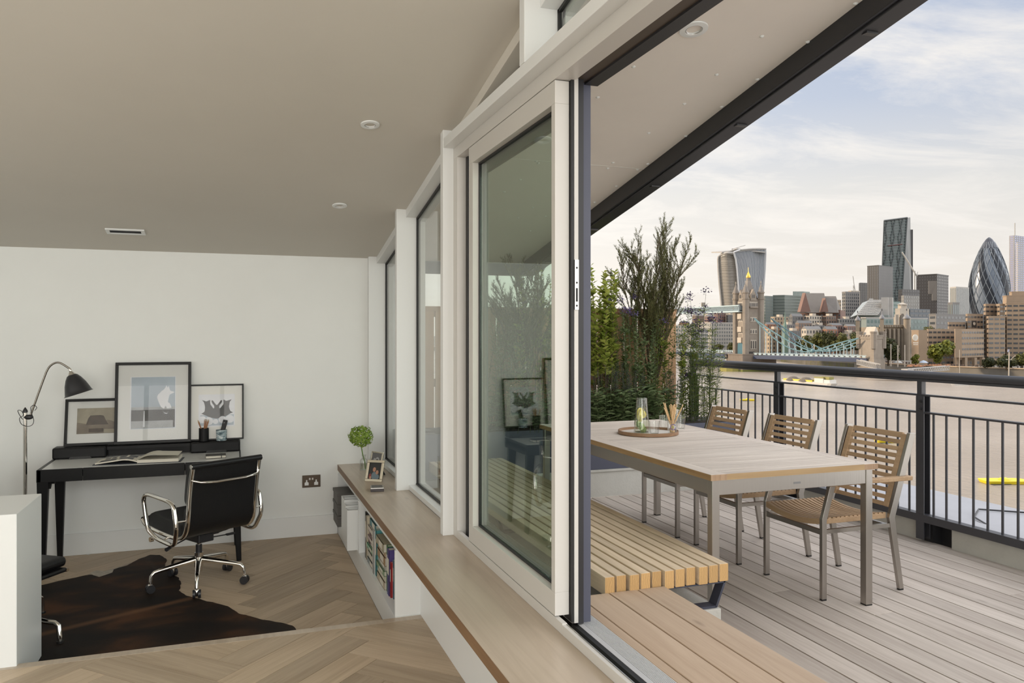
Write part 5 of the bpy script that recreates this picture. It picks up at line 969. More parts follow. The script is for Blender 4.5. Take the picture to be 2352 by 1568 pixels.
# ---- far towers
def flared_tower():
    t = thing('skyscraper', 'curved glass skyscraper that flares wider toward its rounded top', 'skyscraper', P(1700, 767, 1240).xy.to_3d() + Vector((0, 0, ZG))); D0, D1 = 1250, 1265
    prof = [(840, 1663, 1748, 1702), (740, 1661, 1749, 1700), (700, 1657, 1751, 1698), (660, 1653, 1754, 1696), (620, 1650, 1757, 1693), (596, 1649, 1758, 1690), (586, 1650, 1758.5, 1687), (579, 1658, 1758.5, 1686), (574, 1680, 1758, 1700)]
    # left (north) curved face, right ribbed face
    zs = [p[0] for p in prof]
    def L(u, v): k = v * (len(prof) - 1); i = min(int(k), len(prof) - 2); f_ = k - i; q = [prof[i][j] * (1 - f_) + prof[i + 1][j] * f_ for j in range(4)]; uu = q[1] + (q[3] - q[1]) * u; vv = q[0] + (4 * math.sin(u * PI) * -1 if v > .6 else 0) + (1 - u) * (4 if v > .7 else 0); return P(uu, vv, 1262 - 14 * u + 3 * math.cos(u * PI * 2))
    def R(u, v): k = v * (len(prof) - 1); i = min(int(k), len(prof) - 2); f_ = k - i; q = [prof[i][j] * (1 - f_) + prof[i + 1][j] * f_ for j in range(4)]; uu = q[3] + (q[2] - q[3]) * u; return P(uu, q[0] - (3 * math.sin(u * 2.2) if v > .7 else 0), 1248 + 26 * u - 6 * math.sin(u * PI))
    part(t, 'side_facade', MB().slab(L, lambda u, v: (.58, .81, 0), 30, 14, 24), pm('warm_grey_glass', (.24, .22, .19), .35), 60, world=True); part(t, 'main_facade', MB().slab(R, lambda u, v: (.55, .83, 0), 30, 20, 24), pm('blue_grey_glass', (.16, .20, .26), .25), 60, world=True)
    m = MB()
    for k in range(27): u = k / 26; m.tube([Vector(R(u, v / 16)) + Vector((-.7, -1.0, 0)) for v in range(17)], .55 if 0 < k < 26 else 1.6, 4)
    part(t, 'fins', m, pm('white_fin', (.52, .53, .54), .4), 0, world=True, stuff=True, fix=False)
    m = MB(); m.tube([Vector(L(0, v / 16)) + Vector((-.7, -1, 0)) for v in range(17)], 1.6, 5); m.tube([Vector(L(k / 10, .80)) + Vector((0, -1.2, 0)) for k in range(11)], 2.4, 5); m.tube([Vector(L(k / 10, 1)) + Vector((0, -1.2, 0)) for k in range(11)], 1.6, 5); m.tube([Vector(R(k / 10, 1)) + Vector((0, -1.2, 0)) for k in range(11)], 1.3, 5)
    part(t, 'edge_frame', m, WHC, 60, world=True)
    m = MB(); 
    for j in range(2, 34): vv = j / 44; m.tube([Vector(L(k / 8, vv)) + Vector((0, -.9, 0)) for k in range(9)], .28, 4)
    part(t, 'floor_bands', m, bmat('pale_band', (.36, .34, .30)), world=True, stuff=True, fix=False)
    m = MB().slab(lambda u, v: P(1658 + 100 * u - 24 * v * (1 - u) + 24 * v * 0, 578 - 4 * math.sin(u * PI) + 0 * v, 1256 + 30 * v), lambda u, v: (0, 0, -1), 2, 12, 3); part(t, 'curved_roof', m, WHC, 60, world=True)
    c = MB().tube([P(1680, 572.5, 1262), P(1712, 563, 1262)], .45, 4).tube([P(1682, 577, 1262), P(1682, 570, 1262)], .6, 4); solo('rooftop_crane', c, WHC, 'thin pale maintenance crane on the flared skyscraper roof', 'crane')
flared_tower()
# wedge tower
def wedge():
    d = 1400; t = thing('skyscraper', 'tall tapering wedge shaped glass skyscraper, tallest in the skyline', 'skyscraper', P(2060, 767, d).xy.to_3d() + Vector((0, 0, ZG)))
    F = [P(2018, 800, d), P(2063, 800, d), P(2090, 500, d), P(2029.5, 507, d)]; bk_ = Vector((.716, .698, 0)) * 40; m = MB(); q = [F[0], F[1], P(2083, 500, d + 2), F[3]]
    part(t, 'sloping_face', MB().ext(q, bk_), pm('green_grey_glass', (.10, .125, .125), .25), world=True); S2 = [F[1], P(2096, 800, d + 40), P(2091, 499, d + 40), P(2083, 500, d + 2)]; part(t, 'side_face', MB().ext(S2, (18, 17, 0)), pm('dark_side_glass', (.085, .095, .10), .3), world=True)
    part(t, 'rear_core', MB().ext([P(2085, 800, d + 45), P(2096.5, 800, d + 45), P(2097, 527, d + 45), P(2090, 527, d + 45)], (18, 17, 0)), DGR, world=True)
    fl_ = MB(); 
    def fc(u, v): return q[0].lerp(q[1], u).lerp(q[3].lerp(q[2], u), v) + Vector((-.5, -1.5, 0))
    for j in range(1, 46): fl_.tube([fc(0, j / 46), fc(1, j / 46)], .34, 4)
    part(t, 'floor_bands', fl_, pm('pale_green_band', (.22, .27, .255), .4), world=True, stuff=True, fix=False); br = MB()
    for j in range(7):
        for s in (0, 1):
            for i in range(3): a0 = (i + s * 0) / 3; br.tube([fc(a0 + (.167 if (j + s) % 2 else 0), j / 7), fc(a0 + (0 if (j + s) % 2 else .167) + .0, (j + 1) / 7)], .7, 4)
    for k in (0, 1): br.tube([fc(k, 0), fc(k, 1)], 1.1, 4)
    br.tube([fc(0, 1), fc(1, 1)], 1.4, 4); part(t, 'mega_braces', br, pm('steel_brace', (.09, .10, .10), .4), world=True, fix=False, stuff=True)
    part(t, 'red_band', MB().tube([fc(.22, .80), fc(.85, .80)], 1.0, 4), pm('red_cladding', (.14, .06, .055), .5), world=True)
wedge()
# bullet tower
def bullet():
    d = 1300; c = P(2272, 767, d); s = d / FPX; t = thing('skyscraper', 'bullet shaped glass tower with dark spiral bands', 'skyscraper', (c.x, c.y, ZG)); vs_ = [(800, 37), (760, 41), (720, 42.5), (690, 42.5), (660, 41), (630, 37), (600, 29), (575, 19.5), (558, 11), (549, 5), (545, .4)]
    pr = [(w * s, P(2272, v, d).z - ZG) for v, w in vs_]; 
    def rz(tt): k = tt * (len(pr) - 1); i = min(int(k), len(pr) - 2); f_ = k - i; return (pr[i][0] * (1 - f_) + pr[i + 1][0] * f_, pr[i][1] * (1 - f_) + pr[i + 1][1] * f_)
    sp = [rz(k / 60) for k in range(61)]; part(t, 'glass_skin', MB().lathe(sp, 64), pm('bullet_glass', (.13, .155, .19), .22, 0, .7), 60)
    m = MB(); g = MB(); N = 60
    def pt(a, tt, o=.5): r, z = rz(tt); return Vector(((r + o) * math.cos(a), (r + o) * math.sin(a), z))
    for b in range(6):
        a0 = b * 2 * PI / 6 + .25; w_ = .20
        m.slab(lambda u, v: pt(a0 + w_ * (u - .5) * 2 + 2.3 * (1 - v * .78), v * .78, .8), lambda u, v: (0, 0, 0), 0, 3, 40)
    part(t, 'dark_spirals', m, pm('dark_spiral_glass', (.035, .042, .058), .22), 60, fix=False)
    part(t, 'dark_cap', MB().lathe([(r + .9, z) for r, z in sp[44:]], 48), pm('dark_spiral_glass', (.05, .055, .07), .25), 60)
    for b in range(18):
        for sg in (1, -1): g.tube([pt(b * 2 * PI / 18 + sg * 2.3 * v / 44, v / 44 * .82, .6) for v in range(45)], .42, 4)
    part(t, 'diamond_lattice', g, pm('pale_lattice', (.24, .27, .30), .4), world=False, fix=False, stuff=True)
bullet()
building('skyscraper', 'dark twin slab office tower left of the wedge tower', 1992, 2018, 2051, 610, 1150, 1165, 1180, DGR, gm((.09, .09, .095)), (3.9, 3.0), sc=(.42, .86), cap=1)
building('skyscraper', 'narrow brown grey slab tower beside the dark twin tower', 1972.5, 1976, 1993, 649, 1240, 1250, 1245, bmat('slab_grey', (.14, .13, .12)), gm((.09, .09, .09)), (3.9, 3), sc=(.4, .9))
t_, *_r = building('skyscraper', 'broad black box tower right of the wedge tower', 2104.5, 2152, 2178.5, 631, 1080, 1100, 1110, pm('black_tower', (.02, .019, .022), .45), gm((.04, .039, .042)), (4, 3.2), sc=(.5, .5), cap=1.5); 
part(t_, 'lift_core_glazing', MB().ext([P(2132, 645, 1085), P(2150, 645, 1078), P(2150, 690, 1078), P(2140, 690, 1082), P(2140, 675, 1082), P(2132, 675, 1085)], (0, -1.2, 0)), gm((.085, .08, .078)), world=True)
building('skyscraper', 'pale vertically striped office tower between the black box and the bullet tower', 2182, 2196, 2226, 658, 1220, 1235, 1240, WHC, gm((.13, .15, .15)), (60, 3.2), sc=(.5, .96))
building('skyscraper', 'tall pale steel and glass tower with a mast at the right edge', 2318, 2330, 2362, 540, 1500, 1510, 1530, bmat('pale_steel', (.34, .34, .36)), gm((.22, .24, .38)), (3.9, 7), sc=(.6, .6))
m = MB().tube([P(2331, 541, 1505), P(2331, 512, 1505)], .9, 5); solo('roof_mast', m, WHC, 'thin mast on the tower at the right edge', 'mast')
building('skyscraper', 'lower shoulder block of the tower at the right edge', 2333, 2338, 2372, 556, 1460, 1470, 1480, WHC, gm((.26, .27, .42)), (3.9, 6), sc=(.75, .5))
# lattice crane
def crane(label, pts, d, r=.8):
    solo('tower_crane', MB().tube([P(u, v, d) for u, v in pts[0]], r, 4).tube([P(u, v, d) for u, v in pts[1]], r, 4).tube([P(u, v, d) for u, v in pts[2]], r * .4, 4), bmat('crane_paint', (.48, .46, .42)), label, 'crane')
crane('pale tower crane before the wedge tower', [[(2101, 801), (2101, 622)], [(2072, 579), (2106, 634)], [(2106, 634), (2108, 624)]], 1000, 1.0); crane('thin distant luffing crane left of the slab towers', [[(1964, 793), (1960, 655)], [(1959, 634), (1964, 668)], [(1960, 655), (1964, 668)]], 1300, .7)
# ---- middle distance
B_ = building
B_('office_block', 'dark green glazed office block right of the bridge tower', 1752, 1758, 1776, 679, 1000, 1010, 1010, GRG, gm((.07, .10, .095)), (3.6, 2), sc=(.8, .7)); B_('office_block', 'long green glass office block behind the suspension chains', 1775, 1802, 1840, 677, 1010, 1015, 1030, bmat('green_pale', (.19, .22, .20), .4), gm((.07, .095, .085)), (3.6, 60), sc=(1.0, .55)); B_('office_block', 'pale glass office block behind the gabled building', 1821, 1846, 1860, 669, 1080, 1080, 1090, bmat('pale_glass_block', (.36, .40, .37), .4), gm((.24, .29, .27)), (3.6, 4), sc=(.8, .6))
def gabled():
    d = 860; t = thing('gabled_office', 'red granite office building with steep pointed gables', 'building', P(1885, 767, d).xy.to_3d() + Vector((0, 0, ZG)))
    part(t, 'walls', MB().prism([tuple(P(u, 767, dd).xy) for u, dd in ((1838, 870), (1930, 850), (1942, 900), (1850, 920))], ZG, P(1885, 712, d).z), PNK, world=True); RF = bmat('slate_roof', (.22, .20, .18))
    for u0, u1, vt, w in ((1843, 1893, 673, 9), (1856, 1896, 686, 12), (1885, 1920, 680, 14)):
        A, B = P(u0, vt, d), P(u1, vt, d - 5); A2, B2 = P(u0 - w, 718, d - 12), P(u1 + w * .3, 718, d - 17); A3, B3 = P(u0 + w, 718, d + 14), P(u1 + w, 718, d + 9); part(t, 'pitched_roof', MB().add([A, B, A2, B2, A3, B3], [(0, 1, 3, 2), (0, 4, 5, 1), (0, 2, 4), (1, 5, 3), (2, 3, 5, 4)]), RF, world=True)
    part(t, 'gable', MB().ext([P(1838, 716, d - 20), P(1850, 672, d - 20), P(1862, 716, d - 20)], (1, 6, 0)).ext([P(1889, 716, d - 22), P(1896, 684, d - 22), P(1903, 716, d - 22)], (1, 6, 0)), PNK, world=True)
    m = MB()
    for k in range(9):
        for j in range(3): m.ext([P(1846 + k * 10, 722 + j * 7, d - 12 - k), P(1850 + k * 10, 722 + j * 7, d - 12 - k), P(1850 + k * 10, 726 + j * 7, d - 12 - k), P(1846 + k * 10, 726 + j * 7, d - 12 - k)], (0, .5, 0))
    part(t, 'windows', m, DW, world=True, stuff=True)
gabled()
B_('office_block', 'grey stone office block with rooftop plant left of the glass roofed building', 1934, 1942, 1974, 672, 975, 982, 985, MGR, DW, (4, 3), sc=(.5, .6), cap=1.5); B_('office_block', 'pale stepped block behind the grey stone office', 1948, 1955, 1975, 667, 1020, 1026, 1026, STONL, DW, (4, 4), sc=(.4, .4)); B_('office_block', 'round fronted pale stone office at the gabled roof end', 1908, 1914, 1932, 688, 940, 946, 946, CREAM, DW, (4, 2.6), sc=(.5, .5))
def slopedglass():
    d = 800; t = thing('atrium_building', 'white framed building with a long sloping lattice glass roof', 'building', P(2005, 767, d).xy.to_3d() + Vector((0, 0, ZG)))
    part(t, 'walls', MB().prism([tuple(P(u, 767, dd).xy) for u, dd in ((1962, 800), (2040, 790), (2062, 830), (1980, 850))], ZG, P(2000, 724, d).z), bmat('atrium_wall', (.27, .30, .28)), world=True)
    q = [P(1966, 724, d - 8), P(2014, 724, d - 14), P(2038, 690, d + 12), P(1994, 690, d + 18)]; part(t, 'glass_roof', MB().ext(q, (0, 8, -2)), gm((.30, .33, .32)), world=True); m = MB()
    for k in range(15): a, c = q[0].lerp(q[1], k / 14), q[3].lerp(q[2], k / 14); m.tube([a + Vector((0, -.8, .4)), c + Vector((0, -.8, .4))], .32, 4)
    for k in range(9): a, c = q[0].lerp(q[3], k / 8), q[1].lerp(q[2], k / 8); m.tube([a + Vector((0, -.8, .4)), c + Vector((0, -.8, .4))], .32, 4)
    for k in range(9): a = q[0].lerp(q[3], k / 8); c = q[1].lerp(q[2], min(1, k / 8 + .3)); m.tube([a + Vector((0, -1, .4)), c + Vector((0, -1, .4))], .22, 4)
    part(t, 'roof_lattice', m, WHC, world=True, stuff=True, fix=False); part(t, 'service_tower', MB().prism([tuple(P(u, 767, dd).xy) for u, dd in ((2024, 796), (2040, 794), (2044, 804), (2028, 806))], ZG, P(2030, 683, d).z).prism([tuple(P(u, 767, dd).xy) for u, dd in ((1996, 820), (2006, 820), (2006, 830), (1996, 830))], ZG, P(2000, 685, 820).z).prism([tuple(P(u, 767, dd).xy) for u, dd in ((2041, 798), (2050, 797), (2052, 806), (2043, 807))], ZG, P(2045, 683, d).z), WHC, world=True)
slopedglass()
B_('office_block', 'green glazed office behind the white service towers', 2044, 2052, 2068, 692, 840, 845, 845, bmat('green2', (.20, .27, .24)), GW, (4, 60), sc=(1, .5)); B_('office_block', 'dark topped grey office block left of the black box tower', 2063, 2072, 2112, 664, 960, 970, 975, DGR, gm((.04, .04, .045)), (4, 3)); B_('office_block', 'pale concrete gridded block before the black box tower', 2070, 2076, 2112, 678, 930, 940, 945, bmat('pale_grid', (.27, .26, .24)), gm((.17, .17, .16)), (4, 4), sc=(.5, .5)); B_('office_block', 'low dark glass office under the concrete gridded block', 2082, 2090, 2136, 709, 800, 810, 815, bmat('blue_dark', (.16, .18, .20)), DW, (4, 6), sc=(.8, .5)); B_('office_block', 'small grey glazed block at the foot of the striped tower', 2177, 2188, 2204, 694, 1000, 1005, 1005, MGR, gm((.17, .20, .20)), (60, 3), sc=(.6, .9))
B_('office_block', 'dark flat roofed office block below the striped tower', 2134, 2150, 2240, 722, 720, 730, 760, MGR, DW, (5, 6), sc=(.7, .4), cap=.8); B_('office_block', 'low pale green glass building behind the castle trees', 1978, 1990, 2130, 731, 760, 765, 800, bmat('pale_green_glass', (.28, .33, .31)), GW, (5, 5), sc=(.6, .5), cap=1.2, roofmat=WHC)
def civic():
    d = 700; t = thing('stone_tower_building', 'pale stone civic building with a stepped tower', 'building', P(2072, 767, d).xy.to_3d() + Vector((0, 0, ZG)))
    def blk(nm, u0, u1, v0, v1, dd): part(t, nm, MB().prism([tuple(P(u, 767, q).xy) for u, q in ((u0, dd + 3), (u0 + (u1 - u0) * .35, dd), (u1, dd + 4), (u1 - (u1 - u0) * .35, dd + 8))], P(u0, v1, dd).z, P(u0, v0, dd).z), STONL, world=True)
    blk('lower_stage', 2052, 2092, 728, 800, d); blk('upper_stage', 2056, 2088, 708, 728, d + 2); blk('lantern', 2062, 2083, 699, 708, d + 4); A = [P(2060, 699, d + 4), P(2085, 699, d + 4), P(2085, 699, d + 14), P(2060, 699, d + 14)]; ap = P(2072, 694, d + 8); part(t, 'roof', MB().add(A + [ap], [(0, 1, 4), (1, 2, 4), (2, 3, 4), (3, 0, 4)]), STONL, world=True)
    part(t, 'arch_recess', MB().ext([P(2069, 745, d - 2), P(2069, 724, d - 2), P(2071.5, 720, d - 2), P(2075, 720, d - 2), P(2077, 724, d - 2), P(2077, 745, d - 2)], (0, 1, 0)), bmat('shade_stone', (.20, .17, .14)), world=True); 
    for u in (2057, 2062, 2081, 2086): part(t, 'column', MB().tube([P(u, 745, d - 1.5), P(u, 722, d - 1.5)], .9, 8), STONL, world=True)
civic()
# low rooftops between
rn = random.Random(12); tones = [STONE, CREAM, BRN, MGR, STONL, bmat('terracotta', (.30, .14, .08)), bmat('slate', (.16, .155, .15)), bmat('cream2', (.42, .36, .28)), PNK]
def bankd(u):
    ks = [(700, 1250), (1420, 980), (1640, 800), (1760, 720), (1850, 612), (1962, 545), (2060, 495), (2200, 452), (2420, 415), (3200, 380)]
    for (a, x), (c, y) in zip(ks[:-1], ks[1:]):
        if a <= u <= c: return x + (y - x) * (u - a) / (c - a)
    return 400
OD = ['leftmost', 'second', 'third', 'fourth', 'fifth', 'sixth', 'seventh', 'eighth', 'ninth']
TN = ['brown stone', 'cream', 'dark brown', 'grey', 'pale stone', 'terracotta', 'slate grey', 'pale cream', 'red granite']
rows = [(1756, 1968, 6, 743, 700, 'row before the green glass offices'), (1756, 1968, 5, 760, 650, 'row above the riverside trees'), (1770, 1960, 5, 729, 770, 'row below the gabled office'), (1640, 1688, 3, 760, 870, 'row left of the bridge tower'), (1560, 1690, 6, 742, 940, 'row behind the white apartment blocks'), (1590, 1690, 4, 722, 1080, 'skyline row left of the bridge tower')]
for (u0, u1, n, v, d0, where) in rows:
    for k in range(n):
        w = (u1 - u0) / n; a = u0 + w * k + (w * .12 if k % 2 else 0); c = a + w * (.84 if k % 2 else 1.08); d = max(d0, bankd(a) + 14 + max(0, d0 - 650) * .6) + rn.uniform(0, 8); vt = v + rn.uniform(-7, 6); ti = rn.randrange(len(tones)); wl = tones[ti]; pit = rn.random() < .4
        t, C, A, B2, D, zt = building('townhouse_block', '%s %s building, %s in the %s' % ('pitch-roofed' if pit else 'flat-roofed', TN[ti], OD[k], where), a, a + (c - a) * rn.uniform(.15, .4), c, vt, d, d + 7, d + 9, wl, DW, (3.6, 3.4), sc=(.42, .5), group='low buildings, ' + where)
        if pit:
            r0 = (A + C) / 2; r1 = (D + B2) / 2; h_ = rn.uniform(1.5, 3); f3 = lambda p, z: Vector((p.x, p.y, z)); part(t, 'pitched_roof', MB().add([f3(A, zt), f3(C, zt), f3(B2, zt), f3(D, zt), f3(r0, zt + h_), f3(r1, zt + h_)], [(0, 1, 4), (1, 2, 5, 4), (2, 3, 5), (3, 0, 4, 5)]), tones[6 if rn.random() < .6 else 3], world=True)
        else: part(t, 'roof_plant', MB().prism([tuple(((A + B2) / 2).xy + Vector(q) * 2.2) for q in ((-1, -1), (1, -1), (1, 1), (-1, 1))], zt, zt + 2.4), STONL, world=True)
B_('apartment_block', 'white banded riverside apartment block left of the bridge tower', 1604, 1634, 1689, 742, 830, 850, 850, bmat('flats_white', (.42, .40, .36)), gm((.15, .16, .16)), (3.3, 3.4), sc=(.55, .55), cap=1.0, roofmat=WHC); B_('apartment_block', 'balconied apartment block partly behind the verbenas', 1580, 1588, 1626, 756, 800, 805, 810, WHC, gm((.18, .20, .20)), (3.3, 40), sc=(1, .55)); B_('office_block', 'pale office block on the skyline behind the walkway', 1617, 1626, 1662, 716, 1200, 1210, 1210, STONL, gm((.30, .32, .34)), (4, 5), sc=(.6, .5))
B_('office_block', 'wide pale waterside building left of the verbenas', 1500, 1520, 1600, 746, 900, 910, 930, STONL, GW, (3.6, 4), sc=(.5, .5))
# green copper spire
solo('church_spire', MB().tube([P(1803, 757, 680), P(1803, 748, 680), P(1803, 740, 680), P(1803, 716, 680)], [1.8, 1.6, .9, .15], 8).prism([tuple(P(1803, 767, 680).xy + Vector(q) * 1.9) for q in ((-1, -1), (1, -1), (1, 1), (-1, 1))], ZG, P(1803, 757, 680).z), pm('copper_green', (.13, .20, .16), .6), 'slim green copper church spire behind the suspension chains', 'spire')
# ---- castle keep
def keep():
    d = 570; t = thing('castle_keep', 'old stone castle keep with corner turrets behind the trees', 'castle', P(2050, 767, d).xy.to_3d() + Vector((0, 0, ZG))); KS = bmat('keep_stone', (.33, .275, .21), .85, .15)
    body = [tuple(P(u, 767, dd).xy) for u, dd in ((1968, 590), (2018, 570), (2092, 572), (2040, 620))]; zt = P(2050, 751, d).z; part(t, 'walls', MB().prism(body, ZG, zt), KS, world=True); m = MB()
    A, B = P(2020, 767, 569), P(2090, 767, 571)
    for k in range(13): p = A.lerp(B, (k + .5) / 13); m.prism([(p.x + i, p.y + j) for i, j in ((-.9, -.5), (.9, -.5), (.9, .6), (-.9, .6))], zt, zt + 1.6)
    part(t, 'battlements', m, KS, world=True); m = MB()
    for k in range(7): p = A.lerp(B, (k + .2) / 7); m.prism([(p.x + i, p.y + j) for i, j in ((-.7, -1.0), (.7, -1.0), (.7, .2), (-.7, .2))], ZG, zt - 1)
    part(t, 'buttresses', m, KS, world=True)
    for u, d2, v, w, rd in ((1970, 588, 736, 1.6, 0), (2025.5, 566, 732, 1.5, 0), (2082.5, 569, 732, 2.1, 1)):
        p = P(u, 767, d2); z = P(u, v, d2).z; tt = part(t, 'turret', MB().tube([(p.x, p.y, ZG), (p.x, p.y, z)], w * (1.25 if not rd else 1.0), 4 if not rd else 16), KS, 40 if rd else 0, world=True)
        part(tt, 'cupola', MB().lathe([(w * 1.25, 0), (w * 1.28, .5), (w * 1.0, 1.6), (w * .45, 2.8), (.25, 3.6), (.12, 6.5)], 16, (p.x, p.y, z)), bmat('lead', (.25, .25, .26), .5), 40, world=True); part(tt, 'weathervane', MB().ell((p.x, p.y, z + 6.6), (.5, .2, .9), 8, 5), DGR, 60, world=True)
keep()
# ---- suspension bridge
BS = bmat('bridge_stone', (.30, .258, .212), .85, .14, .25); BSD = bmat('bridge_granite', (.25, .205, .165), .85, .15, .2); TEAL = pm('teal_paint', (.13, .24, .27), .5); NAVY = pm('navy_paint', (.022, .038, .085), .5); PALE = pm('pale_blue_paint', (.40, .50, .53), .5); SLT = bmat('bridge_slate', (.24, .21, .18))
def bpt(u, d, v): return P(u, v, d)
def obox(m, c, ax, hw, hd, z0, z1):       # box about c with axis direction ax
    a = Vector(ax).normalized(); n = Vector((-a.y, a.x)); q = [Vector(c) + a * i * hw + n * j * hd for i, j in ((-1, -1), (1, -1), (1, 1), (-1, 1))]; m.prism([tuple(p) for p in q], z0, z1); return q
def btower():
    C, Lf, Rt = P(1712, 767, 497), P(1687, 767, 509), P(1751, 767, 500); t = thing('bridge_tower', 'gothic stone bridge tower with corner turrets, steep roof and gilded finial', 'tower', (C.x, C.y, ZW)); D = Lf + Rt - C
    pl = [C.xy, Rt.xy, D.xy, Lf.xy]; cen = (pl[0] + pl[2]) / 2; sh = [cen + (p - cen) * .90 for p in pl]; Z = lambda v: P(1720, v, 500).z
    part(t, 'shaft', MB().prism([tuple(p) for p in sh], Z(815), Z(690)), BS, world=True)
    for k, v in enumerate((792, 766, 741, 717, 690)): part(t, 'string_course', MB().prism([tuple(cen + (p - cen) * .955) for p in sh], Z(v) - .5, Z(v) + .5), BS, world=True)
    for p in pl:
        q = cen + (p - cen) * .90; tr_ = part(t, 'turret', MB().lathe([(2.0, Z(815)), (2.0, Z(688)), (2.35, Z(687)), (2.35, Z(684)), (1.9, Z(684)), (1.9, Z(674)), (2.3, Z(673)), (2.3, Z(671))], 8, (q.x, q.y, 0)), BS, world=True)
        part(tr_, 'spire', MB().lathe([(2.2, Z(671)), (1.5, Z(665)), (.9, Z(659)), (.15, Z(651)), (.1, Z(647))], 8, (q.x, q.y, 0)), SLT, world=True); part(tr_, 'spire_cross', MB().box(q.x - .12, q.x + .12, q.y - .12, q.y + .12, Z(651), Z(645)).box(q.x - .7, q.x + .7, q.y - .12, q.y + .12, Z(648.5), Z(647.6)), STONL, world=True)
    zb, zt2 = Z(690), Z(641); b4 = [tuple(cen + (p - cen) * .72) for p in pl]; t4 = [tuple(cen + (p - cen) * .12) for p in pl]; part(t, 'steep_roof', MB().prism(b4, zb, zt2, t4), SLT, world=True); part(t, 'parapet', MB().prism([tuple(cen + (p - cen) * .86) for p in pl], zb, zb + 1.0), BS, world=True)
    part(t, 'roof_lantern', MB().prism([tuple(cen + (p - cen) * .15) for p in pl], zt2 - .3, zt2 + 1.2), SLT, world=True); part(t, 'gilded_finial', MB().lathe([(1.3, zt2 + 1.2), (1.5, zt2 + 2.0), (1.1, zt2 + 3.0), (.6, zt2 + 4.2), (.18, zt2 + 5.2), (.1, zt2 + 8)], 10, (cen.x, cen.y, 0)), pm('gilding', (.85, .55, .10), .3, .6), 40, world=True)
    WN = gm((.045, .04, .04))
    for (Q, R) in ((C, Rt), (C, Lf)):
        Q2 = cen + (Q.xy - cen) * .90; R2 = cen + (R.xy - cen) * .90; L = (R2 - Q2).length; dx = (R2 - Q2) / L; n = Vector((dx.y, -dx.x)); n = n if n.dot(Q2 - cen) > 0 else -n
        def q3(s, z, o=.25): p = Q2 + dx * s * L + n * o; return Vector((p.x, p.y, z))
        g = [q3(.32, zb), q3(.68, zb), q3(.68, Z(678)), q3(.60, Z(672)), q3(.5, Z(664)), q3(.40, Z(672)), q3(.32, Z(678))]; dm = part(t, 'dormer_gable', MB().ext(g, (-n.x * 3, -n.y * 3, 0)), BS, world=True)
        for z0, z1, ss in ((Z(684), Z(676), (.45, .55)), (Z(703), Z(695), (.28, .40, .50, .60, .72)), (Z(737), Z(730), (.34, .5, .66)), (Z(765), Z(757), (.34, .5, .66)), (Z(800), Z(782), (.36, .5, .64))):
            for s in ss: part(t, 'window', MB().ext([q3(s - .030, z0, .3), q3(s + .030, z0, .3), q3(s + .030, z1 - .5, .3), q3(s, z1, .3), q3(s - .030, z1 - .5, .3)], (n.x * .1, n.y * .1, 0)), WN, world=True)
            part(t, 'window_surround', MB().ext([q3(min(ss) - .06, z0 - .5, .05), q3(max(ss) + .06, z0 - .5, .05), q3(max(ss) + .06, z1 + .5, .05), q3(min(ss) - .06, z1 + .5, .05)], (n.x * .16, n.y * .16, 0)), STONL, world=True)
        part(t, 'balcony', MB().ext([q3(.24, Z(707), 0), q3(.76, Z(707), 0), q3(.76, Z(703.5), 0), q3(.24, Z(703.5), 0)], (n.x * 1.2, n.y * 1.2, 0)), BS, world=True)
        if Q is C and R is Lf:
            ar = [q3(.24, Z(815)), q3(.24, Z(797))] + [q3(.50 - .26 * math.cos(a), Z(797) + 3.8 * math.sin(a)) for a in [k * PI / 8 for k in range(1, 8)]] + [q3(.76, Z(797)), q3(.76, Z(815))]; part(t, 'archway', MB().ext(ar, (n.x * .2, n.y * .2, 0)), pm('teal_gate', (.035, .12, .16), .5), world=True)
            for z in (720, 750, 775): part(t, 'carved_bay', MB().ext([q3(.3, Z(z + 12)), q3(.7, Z(z + 12)), q3(.7, Z(z)), q3(.3, Z(z))], (n.x * .9, n.y * .9, 0)), STONL, world=True)
        else: part(t, 'entrance_recess', MB().ext([q3(.15, Z(811)), q3(.55, Z(811)), q3(.55, Z(807)), q3(.15, Z(807))], (n.x * .1, n.y * .1, 0)), WN, world=True)
    a = (Rt.xy - C.xy).normalized(); n = Vector((a.y, -a.x)); n = n if n.y < 0 else -n; pc_ = cen + a * 2.2; pn = [pc_ - a * 11 + n * 8, pc_ + a * 13 + n * 8, pc_ + a * 13 - n * 12, pc_ - a * 11 - n * 12]; pn.append(pc_ - a * 15 - n * 2)
    part(t, 'river_pier', MB().prism([tuple(p) for p in pn], ZW - 1, Z(813)), BSD, world=True); part(t, 'pier_coping', MB().prism([tuple(pc_ + (p - pc_) * 1.02) for p in pn], Z(814.5), Z(812.5)), BSD, world=True); part(t, 'tidal_algae', MB().prism([tuple(pc_ + (p - pc_) * 1.01) for p in pn], ZW - 1, ZW + 1.2), pm('algae', (.16, .17, .04), .9), world=True)
    part(t, 'starling', MB().lathe([(7.5, ZW - .5), (7.0, ZW + 4.0), (3, ZW + 6.5)], 12, (pn[4].x + 2, pn[4].y, 0)), pm('algae_stone', (.28, .25, .07), .9), world=True)
    return cen
cen = btower()
DA, DB = P(1752, 817, 500), P(2012, 824, 437); DL0, DL1 = P(1690, 813, 508), P(1560, 806.5, 612)
